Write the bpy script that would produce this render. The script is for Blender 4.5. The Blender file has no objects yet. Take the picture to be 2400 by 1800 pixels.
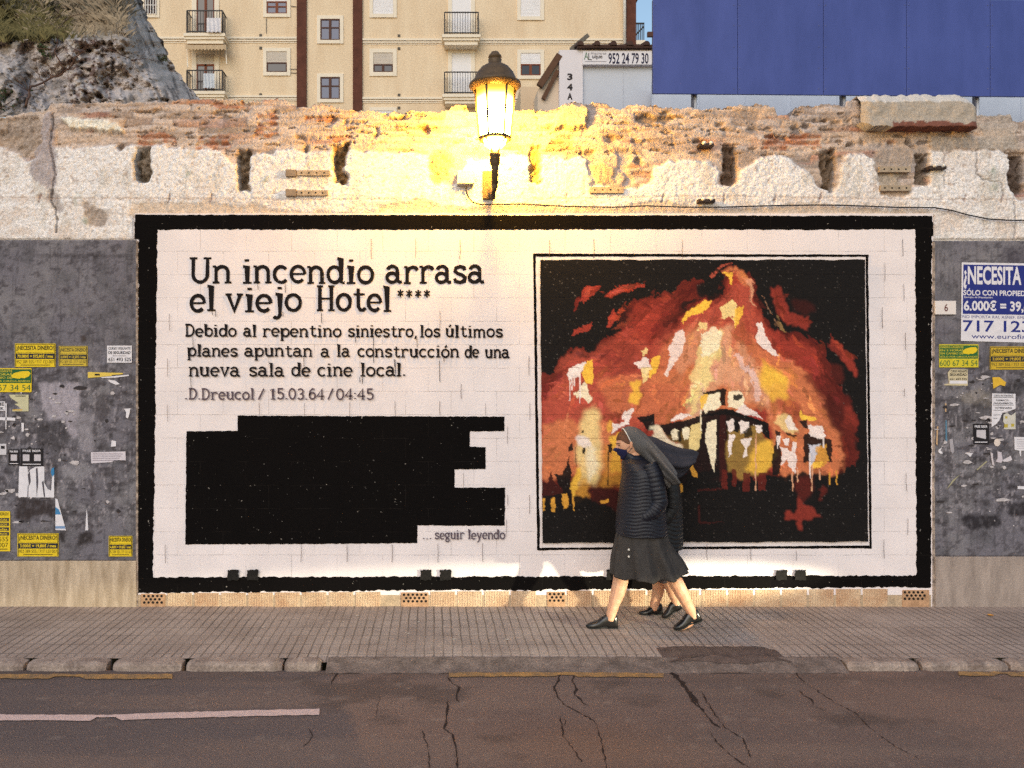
import bpy, bmesh, math, random
import numpy as np
from mathutils import Vector, Matrix, noise as mnoise

random.seed(7)
RNG = np.random.RandomState(11)
R = math.radians
SC = bpy.context.scene
COL = SC.collection

# ------------------------------------------------------------------ camera
F, CX, CZ, CY = 1900.0, 1020.0, 1.95, -7.116      # photo-pixel focal length, axis column, eye height, distance to wall
cam = bpy.data.cameras.new("camera")
cam.sensor_width = 36.0
cam.lens = F / 2400 * 36.0
cam.shift_x = (1200 - CX) / 2400
cam.clip_end = 2000
cam.clip_start = 0.05
cam_o = bpy.data.objects.new("camera", cam)
cam_o.location = (0, CY, CZ)
cam_o.rotation_euler = (R(90), 0, 0)
COL.objects.link(cam_o)
SC.camera = cam_o

# ------------------------------------------------------------------ light: dusk sky + soft low sun behind the viewer
SUN_EL, SUN_AZ = 30.0, 200.0      # elevation, direction the sun stands in (degrees clockwise from +Y)
world = bpy.data.worlds.new("World")
SC.world = world
world.use_nodes = True
wn = world.node_tree
sky = wn.nodes.new("ShaderNodeTexSky")
sky.sky_type = 'NISHITA'
sky.sun_disc = False
sky.sun_elevation = R(SUN_EL)
sky.sun_rotation = R(SUN_AZ)
sky.air_density = 1.6
sky.ozone_density = 2.0
sky.dust_density = 1.2
bg = wn.nodes["Background"]
bg.inputs[1].default_value = 0.15
wn.links.new(sky.outputs[0], bg.inputs[0])
sun = bpy.data.lights.new("sun", 'SUN')
sun.energy = 0.7
sun.angle = R(45)
sun.color = (1.0, 0.90, 0.86)
sun_o = bpy.data.objects.new("sun", sun)
az = R(SUN_AZ)
d = Vector((math.sin(az) * math.cos(R(SUN_EL)), math.cos(az) * math.cos(R(SUN_EL)), math.sin(R(SUN_EL))))
sun_o.rotation_euler = d.to_track_quat('Z', 'Y').to_euler()
COL.objects.link(sun_o)
# a car's dipped headlamp shining along the street from the right, outside the frame
head = bpy.data.lights.new("headlamp", 'SPOT')
head.energy = 2000
head.color = (1.0, 0.93, 0.66)
head.spot_size = R(46)
head.spot_blend = 0.5
head.shadow_soft_size = 0.06
head_o = bpy.data.objects.new("headlamp", head)
head_o.location = (5.6, -4.3, 0.55)
head_o.scale = (1, 0.11, 1)
tgt = Vector((0.9, 0.0, 0.13))
head_o.rotation_euler = (head_o.location - tgt).to_track_quat('Z', 'Y').to_euler()
COL.objects.link(head_o)

vs = SC.view_settings
vs.view_transform = 'Standard'
vs.look = 'None'
vs.gamma = 1.0
vs.exposure = 0.17
SC.cycles.max_bounces = 6
SC.cycles.use_light_tree = False
SC.cycles.sample_clamp_indirect = 2.0
SC.cycles.use_denoising = False        # keeps the fine grain of a dusk exposure

# ------------------------------------------------------------------ photo pixel -> world at a given depth
def sc(y):
    return F / (y - CY)
def P(px, py, y=0.0):
    s = sc(y)
    return Vector(((px - CX) / s, y, CZ - (py - 900) / s))
def XX(px, y=0.0): return (px - CX) / sc(y)
def ZZ(py, y=0.0): return CZ - (py - 900) / sc(y)
def G(px, py, z=0.0):
    """point of a horizontal plane at height z seen at photo pixel"""
    s = (py - 900) / (CZ - z)
    return Vector(((px - CX) / s, F / s + CY, z))

# ------------------------------------------------------------------ tags and links
def srgb(r, g, b, k=1.0):
    o = []
    for c in (r, g, b):
        c /= 255.0
        o.append((c / 12.92 if c <= 0.04045 else ((c + 0.055) / 1.055) ** 2.4) * k)
    return tuple(o)
def tag(o, label=None, cat=None, group=None, kind=None):
    if label: o["label"] = label
    if cat: o["category"] = cat
    if group: o["group"] = group
    if kind: o["kind"] = kind
    return o
def thing(name, label, cat, loc=(0, 0, 0), group=None):
    o = bpy.data.objects.new(name, None)
    o.empty_display_size = 0.1
    o.location = loc
    COL.objects.link(o)
    return tag(o, label, cat, group)
def link(name, me, m=None, parent=None, smooth=False, loc=None):
    """link a mesh whose vertices are in world space; a parent Empty keeps its own origin"""
    o = bpy.data.objects.new(name, me)
    COL.objects.link(o)
    if m is not None:
        me.materials.append(m)
    if smooth and len(me.polygons):
        me.polygons.foreach_set("use_smooth", np.ones(len(me.polygons), dtype=bool))
    if parent is not None:
        off = Vector((0, 0, 0))
        p = parent
        while p is not None:
            off += p.location
            p = p.parent
        o.parent = parent
        me.transform(Matrix.Translation(-off))
    me.update()
    return o

# ------------------------------------------------------------------ mesh builder
class MB:
    def __init__(s): s.v, s.f = [], []
    def add(s, vs, fs):
        n = len(s.v)
        s.v += [tuple(v) for v in vs]
        s.f += [tuple(i + n for i in f) for f in fs]
        return s
    def box(s, x0, x1, y0, y1, z0, z1):
        vs = [(x, y, z) for z in (z0, z1) for y in (y0, y1) for x in (x0, x1)]
        return s.add(vs, [(0, 2, 3, 1), (4, 5, 7, 6), (0, 1, 5, 4), (2, 6, 7, 3), (0, 4, 6, 2), (1, 3, 7, 5)])
    def pbox(s, px0, px1, py0, py1, y0, y1):
        """box whose front face fills a photo rectangle at depth y0"""
        return s.box(XX(px0, y0), XX(px1, y0), y0, y1, ZZ(py1, y0), ZZ(py0, y0))
    def bar(s, a, b, w, h=None, up=(0, 0, 1)):
        a, b = Vector(a), Vector(b)
        h = h or w
        t = (b - a).normalized()
        u = Vector(up)
        if abs(t.dot(u)) > 0.98: u = Vector((0, 1, 0))
        r = t.cross(u).normalized() * w / 2
        q = r.cross(t).normalized() * h / 2
        vs = [p + i * r + j * q for p in (a, b) for i, j in ((-1, -1), (1, -1), (1, 1), (-1, 1))]
        return s.add(vs, [(0, 1, 2, 3), (7, 6, 5, 4), (0, 4, 5, 1), (1, 5, 6, 2), (2, 6, 7, 3), (3, 7, 4, 0)])
    def tube(s, pts, r, n=8, cap=True):
        pts = [Vector(p) for p in pts]
        rs = r if isinstance(r, (list, tuple)) else [r] * len(pts)
        rings = []
        ref = Vector((0, 1, 0.13)).normalized()
        for i, p in enumerate(pts):
            t = (pts[min(i + 1, len(pts) - 1)] - pts[max(i - 1, 0)])
            t = t.normalized() if t.length > 1e-9 else Vector((0, 0, 1))
            a = t.cross(ref)
            if a.length < 1e-3: a = t.cross(Vector((1, 0, 0)))
            a.normalize()
            b = t.cross(a)
            rings.append([p + rs[i] * (math.cos(k * 2 * math.pi / n) * a + math.sin(k * 2 * math.pi / n) * b) for k in range(n)])
        return s.loft(rings, cap)
    def loft(s, rings, cap=True):
        n = len(rings[0])
        vs = [v for r in rings for v in r]
        fs = []
        for i in range(len(rings) - 1):
            for k in range(n):
                k2 = (k + 1) % n
                fs.append((i * n + k, i * n + k2, (i + 1) * n + k2, (i + 1) * n + k))
        if cap:
            fs.append(tuple(range(n))[::-1])
            fs.append(tuple((len(rings) - 1) * n + k for k in range(n)))
        return s.add(vs, fs)
    def lathe(s, c, prof, n=24, axis='Z', a0=0.0):
        """prof: (radius, offset along axis)"""
        c = Vector(c)
        rings = []
        for r, h in prof:
            ring = []
            for k in range(n):
                a = a0 + 2 * math.pi * k / n
                if axis == 'Z': ring.append(c + Vector((r * math.cos(a), r * math.sin(a), h)))
                else: ring.append(c + Vector((r * math.cos(a), h, r * math.sin(a))))
            rings.append(ring)
        return s.loft(rings, True)
    def prism(s, poly, y0, y1):
        """poly: (x,z) outline, extruded from y0 to y1"""
        n = len(poly)
        vs = [(x, y0, z) for x, z in poly] + [(x, y1, z) for x, z in poly]
        fs = [tuple(range(n)), tuple(range(n, 2 * n))[::-1]]
        fs += [(k, (k + 1) % n, n + (k + 1) % n, n + k) for k in range(n)]
        return s.add(vs, fs)
    def ppoly(s, pts, y, t=0.0015):
        """photo polygon at depth y as a sheet of thickness t towards the viewer"""
        return s.prism([(XX(a, y), ZZ(b, y)) for a, b in pts], y - t, y)
    def mesh(s, name):
        me = bpy.data.meshes.new(name)
        me.from_pydata(s.v, [], s.f)
        bm = bmesh.new()
        bm.from_mesh(me)
        bmesh.ops.recalc_face_normals(bm, faces=bm.faces)
        big = [f for f in bm.faces if len(f.verts) > 4]
        if big: bmesh.ops.triangulate(bm, faces=big)
        bm.to_mesh(me)
        bm.free()
        return me
    def build(s, name, m=None, parent=None, smooth=False, bevel=0.0):
        o = link(name, s.mesh(name), m, parent, smooth)
        if bevel:
            b = o.modifiers.new("bevel", 'BEVEL')
            b.width = bevel
            b.segments = 2
            b.limit_method = 'ANGLE'
        return o

# ------------------------------------------------------------------ numpy noise and painting on grids
def vnoise(x, y, seed=0):
    r = np.random.RandomState(seed)
    T = r.rand(256, 256)
    xi, yi = np.floor(x).astype(int), np.floor(y).astype(int)
    fx, fy = x - xi, y - yi
    fx, fy = fx * fx * (3 - 2 * fx), fy * fy * (3 - 2 * fy)
    g = lambda a, b: T[a % 256, b % 256]
    return (g(xi, yi) * (1 - fx) + g(xi + 1, yi) * fx) * (1 - fy) + (g(xi, yi + 1) * (1 - fx) + g(xi + 1, yi + 1) * fx) * fy
def fbm(x, y, seed=0, o=4):
    t, a, n = 0, 0.5, 0
    for k in range(o):
        t = t + a * vnoise(x * 2 ** k, y * 2 ** k, seed + k * 17)
        n += a
        a *= 0.55
    return t / n
def inside(X, Y, poly):
    m = np.zeros(X.shape, bool)
    n = len(poly)
    for i in range(n):
        x0, y0 = poly[i]
        x1, y1 = poly[(i + 1) % n]
        if y0 == y1: continue
        c = (y0 > Y) != (y1 > Y)
        m ^= c & (X < (x1 - x0) * (Y - y0) / (y1 - y0) + x0)
    return m
def blend(C, m, col, a=1.0):
    """C (h,w,3); m mask 0..1"""
    w = (np.asarray(m, float) * a)[..., None]
    C[:] = C * (1 - w) + np.asarray(col)[..., :] * w
def box_blur(m, k):
    m = np.asarray(m, float)
    for ax in (0, 1):
        p = np.pad(m, [(k, k) if a == ax else (0, 0) for a in (0, 1)], mode='edge')
        c = np.cumsum(p, axis=ax)
        z = np.zeros_like(np.take(c, [0], axis=ax))
        c = np.concatenate([z, c], axis=ax)
        n = m.shape[ax]
        m = (np.take(c, np.arange(2 * k + 1, 2 * k + 1 + n), axis=ax) - np.take(c, np.arange(0, n), axis=ax)) / (2 * k + 1)
    return m
def grid_mesh(name, VX, VY, VZ, C=None):
    h, w = VX.shape
    me = bpy.data.meshes.new(name)
    co = np.stack([VX, VY, VZ], -1).reshape(-1, 3).astype(np.float32)
    idx = np.arange(h * w).reshape(h, w)
    q = np.stack([idx[:-1, :-1], idx[:-1, 1:], idx[1:, 1:], idx[1:, :-1]], -1).reshape(-1, 4)
    me.vertices.add(h * w)
    me.vertices.foreach_set("co", co.ravel())
    me.loops.add(q.size)
    me.loops.foreach_set("vertex_index", q.ravel().astype(np.int32))
    me.polygons.add(len(q))
    me.polygons.foreach_set("loop_start", np.arange(0, q.size, 4, dtype=np.int32))
    me.update(calc_edges=True)
    if C is not None:
        at = me.color_attributes.new("Col", 'FLOAT_COLOR', 'POINT')
        c4 = np.ones((h * w, 4), np.float32)
        c4[:, :3] = np.clip(C.reshape(-1, 3), 0, 1)
        at.data.foreach_set("color", c4.ravel())
    me.validate()
    return me

# ------------------------------------------------------------------ materials
def new_mat(name):
    m = bpy.data.materials.new(name)
    m.use_nodes = True
    nt = m.node_tree
    return m, nt, nt.nodes["Principled BSDF"]
def node(nt, t, **kw):
    n = nt.nodes.new(t)
    for k, v in kw.items(): setattr(n, k, v)
    return n
def mat(name, col, rough=0.8, var=0.25, scale=6.0, bump=0.0, bscale=60.0, spec=0.3, metal=0.0, col2=None, stretch=(1, 1, 1), detail=6, fine=0.0):
    """procedural: two tones mixed by noise, fine grain on top, noise bump"""
    m, nt, b = new_mat(name)
    L = nt.links
    tc = node(nt, "ShaderNodeTexCoord")
    mp = node(nt, "ShaderNodeMapping")
    mp.inputs["Scale"].default_value = stretch
    L.new(tc.outputs["Object"], mp.inputs["Vector"])
    n1 = node(nt, "ShaderNodeTexNoise")
    n1.inputs["Scale"].default_value = scale
    n1.inputs["Detail"].default_value = detail
    n1.inputs["Roughness"].default_value = 0.65
    L.new(mp.outputs[0], n1.inputs["Vector"])
    cr = node(nt, "ShaderNodeValToRGB")
    cr.color_ramp.elements[0].position = 0.32
    cr.color_ramp.elements[1].position = 0.68
    lo = col2 if col2 else tuple(c * (1 - var) for c in col)
    hi = col if col2 else tuple(min(1, c * (1 + var * 0.6)) for c in col)
    cr.color_ramp.elements[0].color = (*lo, 1)
    cr.color_ramp.elements[1].color = (*hi, 1)
    L.new(n1.outputs[0], cr.inputs[0])
    out = cr.outputs[0]
    if fine:
        n3 = node(nt, "ShaderNodeTexNoise")
        n3.inputs["Scale"].default_value = bscale * 1.5
        n3.inputs["Detail"].default_value = 3
        L.new(tc.outputs["Object"], n3.inputs["Vector"])
        mr = node(nt, "ShaderNodeMapRange")
        mr.inputs[1].default_value = 0.3
        mr.inputs[2].default_value = 0.7
        mr.inputs[3].default_value = 1 - fine
        mr.inputs[4].default_value = 1 + fine
        L.new(n3.outputs[0], mr.inputs[0])
        mx = node(nt, "ShaderNodeMix", data_type='RGBA', blend_type='MULTIPLY')
        mx.inputs[0].default_value = 1
        L.new(out, mx.inputs[6])
        L.new(mr.outputs[0], mx.inputs[7])
        out = mx.outputs[2]
    L.new(out, b.inputs["Base Color"])
    b.inputs["Roughness"].default_value = rough
    b.inputs["Specular IOR Level"].default_value = spec
    b.inputs["Metallic"].default_value = metal
    if bump:
        n2 = node(nt, "ShaderNodeTexNoise")
        n2.inputs["Scale"].default_value = bscale
        n2.inputs["Detail"].default_value = 4
        L.new(tc.outputs["Object"], n2.inputs["Vector"])
        bp = node(nt, "ShaderNodeBump")
        bp.inputs["Strength"].default_value = bump
        bp.inputs["Distance"].default_value = 0.02
        L.new(n2.outputs[0], bp.inputs["Height"])
        L.new(bp.outputs[0], b.inputs["Normal"])
    return m
def vmat(name, rough=0.9, fine=0.25, fscale=90, bump=0.4, bscale=70, spec=0.2, blocks=0.0):
    """colour from the painted 'Col' attribute with fine grain and bump"""
    m, nt, b = new_mat(name)
    L = nt.links
    at = node(nt, "ShaderNodeVertexColor", layer_name="Col")
    tc = node(nt, "ShaderNodeTexCoord")
    n3 = node(nt, "ShaderNodeTexNoise")
    n3.inputs["Scale"].default_value = fscale
    n3.inputs["Detail"].default_value = 5
    n3.inputs["Roughness"].default_value = 0.7
    L.new(tc.outputs["Object"], n3.inputs["Vector"])
    mr = node(nt, "ShaderNodeMapRange")
    for i, v in ((1, 0.3), (2, 0.7), (3, 1 - fine), (4, 1 + fine)): mr.inputs[i].default_value = v
    L.new(n3.outputs[0], mr.inputs[0])
    mx = node(nt, "ShaderNodeMix", data_type='RGBA', blend_type='MULTIPLY')
    mx.inputs[0].default_value = 1
    L.new(at.outputs[0], mx.inputs[6])
    L.new(mr.outputs[0], mx.inputs[7])
    L.new(mx.outputs[2], b.inputs["Base Color"])
    b.inputs["Roughness"].default_value = rough
    b.inputs["Specular IOR Level"].default_value = spec
    n2 = node(nt, "ShaderNodeTexNoise")
    n2.inputs["Scale"].default_value = bscale
    n2.inputs["Detail"].default_value = 5
    L.new(tc.outputs["Object"], n2.inputs["Vector"])
    bp = node(nt, "ShaderNodeBump")
    bp.inputs["Strength"].default_value = bump
    bp.inputs["Distance"].default_value = 0.02
    L.new(n2.outputs[0], bp.inputs["Height"])
    nrm = bp
    if blocks:
        br, _ = block_nodes(nt, tc)
        b2 = node(nt, "ShaderNodeBump")
        b2.inputs["Strength"].default_value = blocks
        b2.inputs["Distance"].default_value = 0.01
        b2.invert = True
        L.new(br.outputs["Fac"], b2.inputs["Height"])
        L.new(bp.outputs[0], b2.inputs["Normal"])
        nrm = b2
    L.new(nrm.outputs[0], b.inputs["Normal"])
    return m
def block_nodes(nt, tc):
    """0.40 x 0.20 m concrete block joints in the plane of the wall"""
    L = nt.links
    sx = node(nt, "ShaderNodeSeparateXYZ")
    L.new(tc.outputs["Object"], sx.inputs[0])
    cx = node(nt, "ShaderNodeCombineXYZ")
    ns = node(nt, "ShaderNodeTexNoise")
    ns.inputs["Scale"].default_value = 2.5
    L.new(tc.outputs["Object"], ns.inputs["Vector"])
    ma = node(nt, "ShaderNodeMath", operation='MULTIPLY_ADD')
    ma.inputs[1].default_value = 0.012
    L.new(ns.outputs[0], ma.inputs[0])
    L.new(sx.outputs[2], ma.inputs[2])
    mo = node(nt, "ShaderNodeMath", operation='ADD')
    mo.inputs[1].default_value = BLOCK_Z
    L.new(ma.outputs[0], mo.inputs[0])
    mxx = node(nt, "ShaderNodeMath", operation='ADD')
    mxx.inputs[1].default_value = BLOCK_X
    L.new(sx.outputs[0], mxx.inputs[0])
    L.new(mxx.outputs[0], cx.inputs[0])
    L.new(mo.outputs[0], cx.inputs[1])
    br = node(nt, "ShaderNodeTexBrick")
    br.offset = 0.5
    br.inputs["Scale"].default_value = 1.0
    br.inputs["Brick Width"].default_value = 0.40
    br.inputs["Row Height"].default_value = 0.205
    br.inputs["Mortar Size"].default_value = 0.0025
    br.inputs["Mortar Smooth"].default_value = 0.4
    L.new(cx.outputs[0], br.inputs["Vector"])
    return br, cx
BLOCK_Z, BLOCK_X = 20.045, 20.06
def paint_mat(name, col, joint=0.35, wear=0.0, rough=0.85, var=0.06):
    """paint on the block wall: joints show as grooves and partly as dark lines, plus worn specks"""
    m, nt, b = new_mat(name)
    L = nt.links
    tc = node(nt, "ShaderNodeTexCoord")
    br, cx = block_nodes(nt, tc)
    n1 = node(nt, "ShaderNodeTexNoise")
    n1.inputs["Scale"].default_value = 3.0
    n1.inputs["Detail"].default_value = 7
    L.new(tc.outputs["Object"], n1.inputs["Vector"])
    mr = node(nt, "ShaderNodeMapRange")
    for i, v in ((1, 0.3), (2, 0.7), (3, 1 - var), (4, 1 + var)): mr.inputs[i].default_value = v
    L.new(n1.outputs[0], mr.inputs[0])
    mx = node(nt, "ShaderNodeMix", data_type='RGBA', blend_type='MULTIPLY')
    mx.inputs[0].default_value = 1
    mx.inputs[6].default_value = (*col, 1)
    L.new(mr.outputs[0], mx.inputs[7])
    out = mx.outputs[2]
    # dark joint lines where the paint did not cover, in patches
    n4 = node(nt, "ShaderNodeTexNoise")
    n4.inputs["Scale"].default_value = 4.5
    n4.inputs["Detail"].default_value = 2
    L.new(tc.outputs["Object"], n4.inputs["Vector"])
    th = node(nt, "ShaderNodeMapRange")
    for i, v in ((1, 0.46), (2, 0.6), (3, 0.0), (4, joint)): th.inputs[i].default_value = v
    L.new(n4.outputs[0], th.inputs[0])
    jm = node(nt, "ShaderNodeMath", operation='MULTIPLY')
    L.new(br.outputs["Fac"], jm.inputs[0])
    L.new(th.outputs[0], jm.inputs[1])
    m2 = node(nt, "ShaderNodeMix", data_type='RGBA')
    L.new(jm.outputs[0], m2.inputs[0])
    L.new(out, m2.inputs[6])
    m2.inputs[7].default_value = (0.36, 0.32, 0.30, 1) if sum(col) > 0.6 else (0.05, 0.04, 0.035, 1)
    out = m2.outputs[2]
    if wear:
        n5 = node(nt, "ShaderNodeTexNoise")
        n5.inputs["Scale"].default_value = 38
        n5.inputs["Detail"].default_value = 4
        L.new(tc.outputs["Object"], n5.inputs["Vector"])
        t5 = node(nt, "ShaderNodeMapRange")
        for i, v in ((1, 0.745 - wear * 0.1), (2, 0.80 - wear * 0.1), (3, 0), (4, 0.7)): t5.inputs[i].default_value = v
        L.new(n5.outputs[0], t5.inputs[0])
        m3 = node(nt, "ShaderNodeMix", data_type='RGBA')
        L.new(t5.outputs[0], m3.inputs[0])
        L.new(out, m3.inputs[6])
        m3.inputs[7].default_value = (0.5, 0.45, 0.40, 1)
        out = m3.outputs[2]
    L.new(out, b.inputs["Base Color"])
    b.inputs["Roughness"].default_value = rough
    b.inputs["Specular IOR Level"].default_value = 0.04
    n2 = node(nt, "ShaderNodeTexNoise")
    n2.inputs["Scale"].default_value = 90
    n2.inputs["Detail"].default_value = 4
    L.new(tc.outputs["Object"], n2.inputs["Vector"])
    bp = node(nt, "ShaderNodeBump")
    bp.inputs["Strength"].default_value = 0.25
    bp.inputs["Distance"].default_value = 0.01
    L.new(n2.outputs[0], bp.inputs["Height"])
    b2 = node(nt, "ShaderNodeBump")
    b2.inputs["Strength"].default_value = 0.5
    b2.inputs["Distance"].default_value = 0.008
    b2.invert = True
    L.new(br.outputs["Fac"], b2.inputs["Height"])
    L.new(bp.outputs[0], b2.inputs["Normal"])
    L.new(b2.outputs[0], b.inputs["Normal"])
    return m
def emit_mat(name, col, strength):
    m = bpy.data.materials.new(name)
    m.use_nodes = True
    nt = m.node_tree
    nt.nodes.clear()
    e = node(nt, "ShaderNodeEmission")
    e.inputs[0].default_value = (*col, 1)
    e.inputs[1].default_value = strength
    o = node(nt, "ShaderNodeOutputMaterial")
    nt.links.new(e.outputs[0], o.inputs[0])
    return m
# ================================================================== the ruined upper wall (relief grid)
PLASTER = srgb(236, 230, 227, 1.0)
def old_wall():
    x = np.linspace(-330, 2730, 1225)
    NV = 132
    top = np.interp(x, *zip(*[(-330, 262), (0, 272), (60, 262), (104, 258), (114, 241), (250, 238), (330, 236), (420, 232), (480, 229), (560, 233),
        (605, 236), (612, 231), (640, 230), (672, 233), (690, 248), (720, 252), (735, 243), (760, 243), (800, 251), (850, 259), (1050, 258), (1060, 243),
        (1092, 243), (1098, 258), (1200, 256), (1300, 255), (1318, 243), (1340, 239), (1375, 240), (1384, 243), (1390, 238), (1420, 238), (1440, 252), (1458, 256),
        (1478, 243), (1540, 242), (1560, 248), (1640, 254), (1700, 250), (1712, 245), (1780, 243), (1800, 246), (1818, 250), (1824, 268), (1856, 270),
        (1872, 250), (1882, 244), (1900, 243), (1940, 242), (1985, 246), (1992, 234), (2016, 232), (2030, 262), (2240, 262), (2275, 268),
        (2284, 270), (2370, 268), (2388, 284), (2410, 282), (2730, 300)]))
    top = top + (fbm(x / 16, x * 0, 3) - 0.5) * 9 + (vnoise(x / 4, x * 0, 5) - 0.5) * 4
    v = np.linspace(0, 1, NV)[:, None]
    X = np.repeat(x[None, :], NV, 0)
    Y = 578 + (top[None, :] - 578) * v
    # warped coordinates give every traced edge a ragged outline
    wx = X + (fbm(X / 22, Y / 22, 21) - 0.5) * 22 + (vnoise(X / 5, Y / 5, 22) - 0.5) * 5
    wy = Y + (fbm(X / 22, Y / 22, 31) - 0.5) * 18 + (vnoise(X / 5, Y / 5, 32) - 0.5) * 5
    C = np.zeros(X.shape + (3,))
    # ---- masonry courses
    my = Y + (fbm(X / 120, Y / 60, 41) - 0.5) * 26
    row = np.floor(my / 14.5)
    fr = my / 14.5 - row
    rl = 46 + 50 * vnoise(row * 3.7, row * 0, 43)
    cx = (X + (fbm(X / 40, Y / 25, 44) - 0.5) * 18) / rl + vnoise(row * 9.1, row * 0 + 3, 45) * 7
    cell = np.floor(cx)
    fc = cx - cell
    cr = vnoise(cell * 5.31 + row * 17.7, row * 3.3 + cell * 0.71, 47)
    cr2 = vnoise(cell * 2.31 + row * 11.7, row * 7.3 + cell * 1.71, 48)
    joint = np.clip(1 - np.minimum(np.minimum(fr, 1 - fr) * 14.5, np.minimum(fc, 1 - fc) * rl * 0.9) / 3.2, 0, 1)
    ero = fbm(X / 30, Y / 14, 51, 5)
    cov = np.clip((fbm(X / 75, Y / 30, 52) - 0.36) * 6, 0, 1)          # old mortar smeared over the courses
    tan, grey, crev_shade = srgb(204, 184, 170), srgb(180, 168, 164), srgb(78, 62, 54)
    C[:] = tan
    blend(C, np.clip((fbm(X / 90, Y / 40, 53) - 0.4) * 4, 0, 1), grey, 0.8)
    blend(C, cr > 0.62, srgb(200, 172, 148), 0.6)
    blend(C, cr < 0.3, srgb(140, 120, 106), 0.55)
    redz = np.clip((fbm(X / 110, Y / 30, 54) - 0.54) * 7, 0, 1)
    redz = np.maximum(redz, 0.9 * np.exp(-((X - 470) / 120) ** 2 - ((Y - 310) / 40) ** 2))
    redz = np.maximum(redz, np.exp(-((X - 1850) / 70) ** 2 - ((Y - 325) / 22) ** 2))
    blend(C, (cr2 > 0.60) * redz * (1 - cov * 0.6), srgb(190, 128, 98), 0.7)
    blend(C, (cr2 < 0.25) * redz, srgb(150, 84, 62), 0.6)
    blend(C, joint * (1 - cov), srgb(136, 114, 100), 0.5)
    H = -0.03 + (cr - 0.5) * 0.014 * (1 - cov) - joint * 0.008 * (1 - cov) + (ero - 0.5) * 0.032
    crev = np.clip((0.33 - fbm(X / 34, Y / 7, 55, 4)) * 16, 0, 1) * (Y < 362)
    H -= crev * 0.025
    blend(C, crev, crev_shade, 0.5)  # shade painted into the crevices, since their relief alone shades weakly
    # eroded red brick courses: thin ledges
    for bx0, bx1, by0, by1 in ((325, 405, 312, 338), (465, 535, 318, 346), (600, 645, 264, 318), (715, 780, 270, 284), (1795, 1920, 313, 345), (1290, 1340, 318, 346), (500, 575, 238, 250), (768, 820, 320, 330)):
        m = inside(wx, wy, [(bx0, by0), (bx1, by0 - 2), (bx1 + 8, by1), (bx0 - 6, by1)])
        rr = np.sin(Y / 9.5 * 2 * math.pi * 0.62 + (fbm(X / 40, Y / 40, 57) - 0.5) * 6)
        mm = m * np.clip((fbm(X / 16, Y / 7, 58, 4) - 0.36) * 5, 0, 1)
        blend(C, mm, srgb(188, 122, 88), 0.7)
        blend(C, mm * (rr < -0.55), srgb(120, 78, 60), 0.6)
        H = np.where(m, -0.042 + rr * 0.012 + (ero - 0.5) * 0.04, H)
    # ---- plaster
    pl = [(-330, 360), (-100, 340), (0, 342), (19, 345), (34, 356), (52, 374), (64, 380), (80, 366), (110, 356), (127, 345), (160, 346), (172, 349), (200, 343), (269, 343), (283, 356), (302, 341),
          (354, 343), (430, 346), (510, 349), (524, 360), (548, 382), (583, 362), (600, 360), (638, 364), (647, 351), (700, 350), (775, 353), (815, 351), (900, 357), (1004, 360), (1012, 392),
          (1011, 430), (1066, 430), (1066, 408), (1085, 392), (1098, 375), (1143, 370), (1209, 358), (1238, 365), (1276, 365), (1313, 365), (1323, 376), (1345, 372), (1365, 364), (1377, 380),
          (1389, 436), (1465, 446), (1502, 441), (1526, 422), (1535, 394), (1556, 380), (1578, 377), (1606, 374), (1625, 378), (1653, 374), (1677, 388), (1687, 403), (1684, 432), (1701, 441),
          (1730, 430), (1734, 403), (1750, 390), (1767, 380), (1800, 364), (1838, 361), (1861, 375), (1880, 397), (1902, 404), (1904, 427), (1942, 450), (1965, 436), (1975, 413), (1970, 394), (1980, 364),
          (2008, 360), (2036, 362), (2046, 370), (2056, 398), (2066, 424), (2062, 460), (2135, 462), (2140, 440), (2176, 432), (2178, 350), (2211, 350), (2220, 353), (2291, 350), (2357, 351), (2366, 372), (2364, 403), (2362, 440),
          (2385, 465), (2420, 470), (2500, 380), (2730, 370), (2730, 600), (-330, 600)]
    m = inside(wx, wy, pl)
    ms = np.clip(box_blur(m, 1), 0, 1)
    pc = np.zeros(C.shape)
    pc[:] = PLASTER
    blend(pc, np.clip((fbm(X / 60, Y / 60, 61) - 0.5) * 4, 0, 1), srgb(226, 215, 208), 0.7)
    blend(pc, np.clip((fbm(X / 30, Y / 70, 62) - 0.56) * 6, 0, 1), srgb(204, 195, 184), 0.6)
    blend(pc, np.clip((fbm(X / 9, Y / 9, 63, 4) - 0.65) * 9, 0, 1), srgb(176, 156, 144), 0.65)
    low = np.clip((Y - 455) / 12, 0, 1)
    blend(pc, low * np.clip((fbm(X / 50, Y / 20, 64) - 0.4) * 4, 0, 1), srgb(216, 200, 188), 0.7)
    rim = np.clip(box_blur(m, 3) * 2, 0, 1)
    C[:] = C * (1 - ms[..., None]) + pc * ms[..., None]
    Hp = 0.0 + (fbm(X / 7, Y / 7, 65, 3) - 0.5) * 0.016 + (fbm(X / 60, Y / 60, 66) - 0.5) * 0.012
    H = H * (1 - ms) + Hp * ms
    def patch(poly, col, h, a=0.9, rough=0.02, seed=70, blur=1):
        nonlocal H
        k = np.clip(box_blur(inside(wx, wy, poly), blur), 0, 1)
        cc = np.asarray(col)[None, None, :] * (0.78 + 0.44 * fbm(X / 10, Y / 14, seed))[..., None]
        C[:] = C * (1 - (k * a)[..., None]) + cc * (k * a)[..., None]
        if h is not None:
            H = H * (1 - k) + (h + (fbm(X / 9, Y / 12, seed + 1) - 0.5) * rough) * k
    lav = srgb(172, 160, 160)
    patch([(99, 268), (120, 262), (127, 300), (128, 344), (132, 410), (128, 440), (111, 445), (80, 425), (70, 390), (76, 360), (92, 330)], lav, -0.004)
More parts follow.
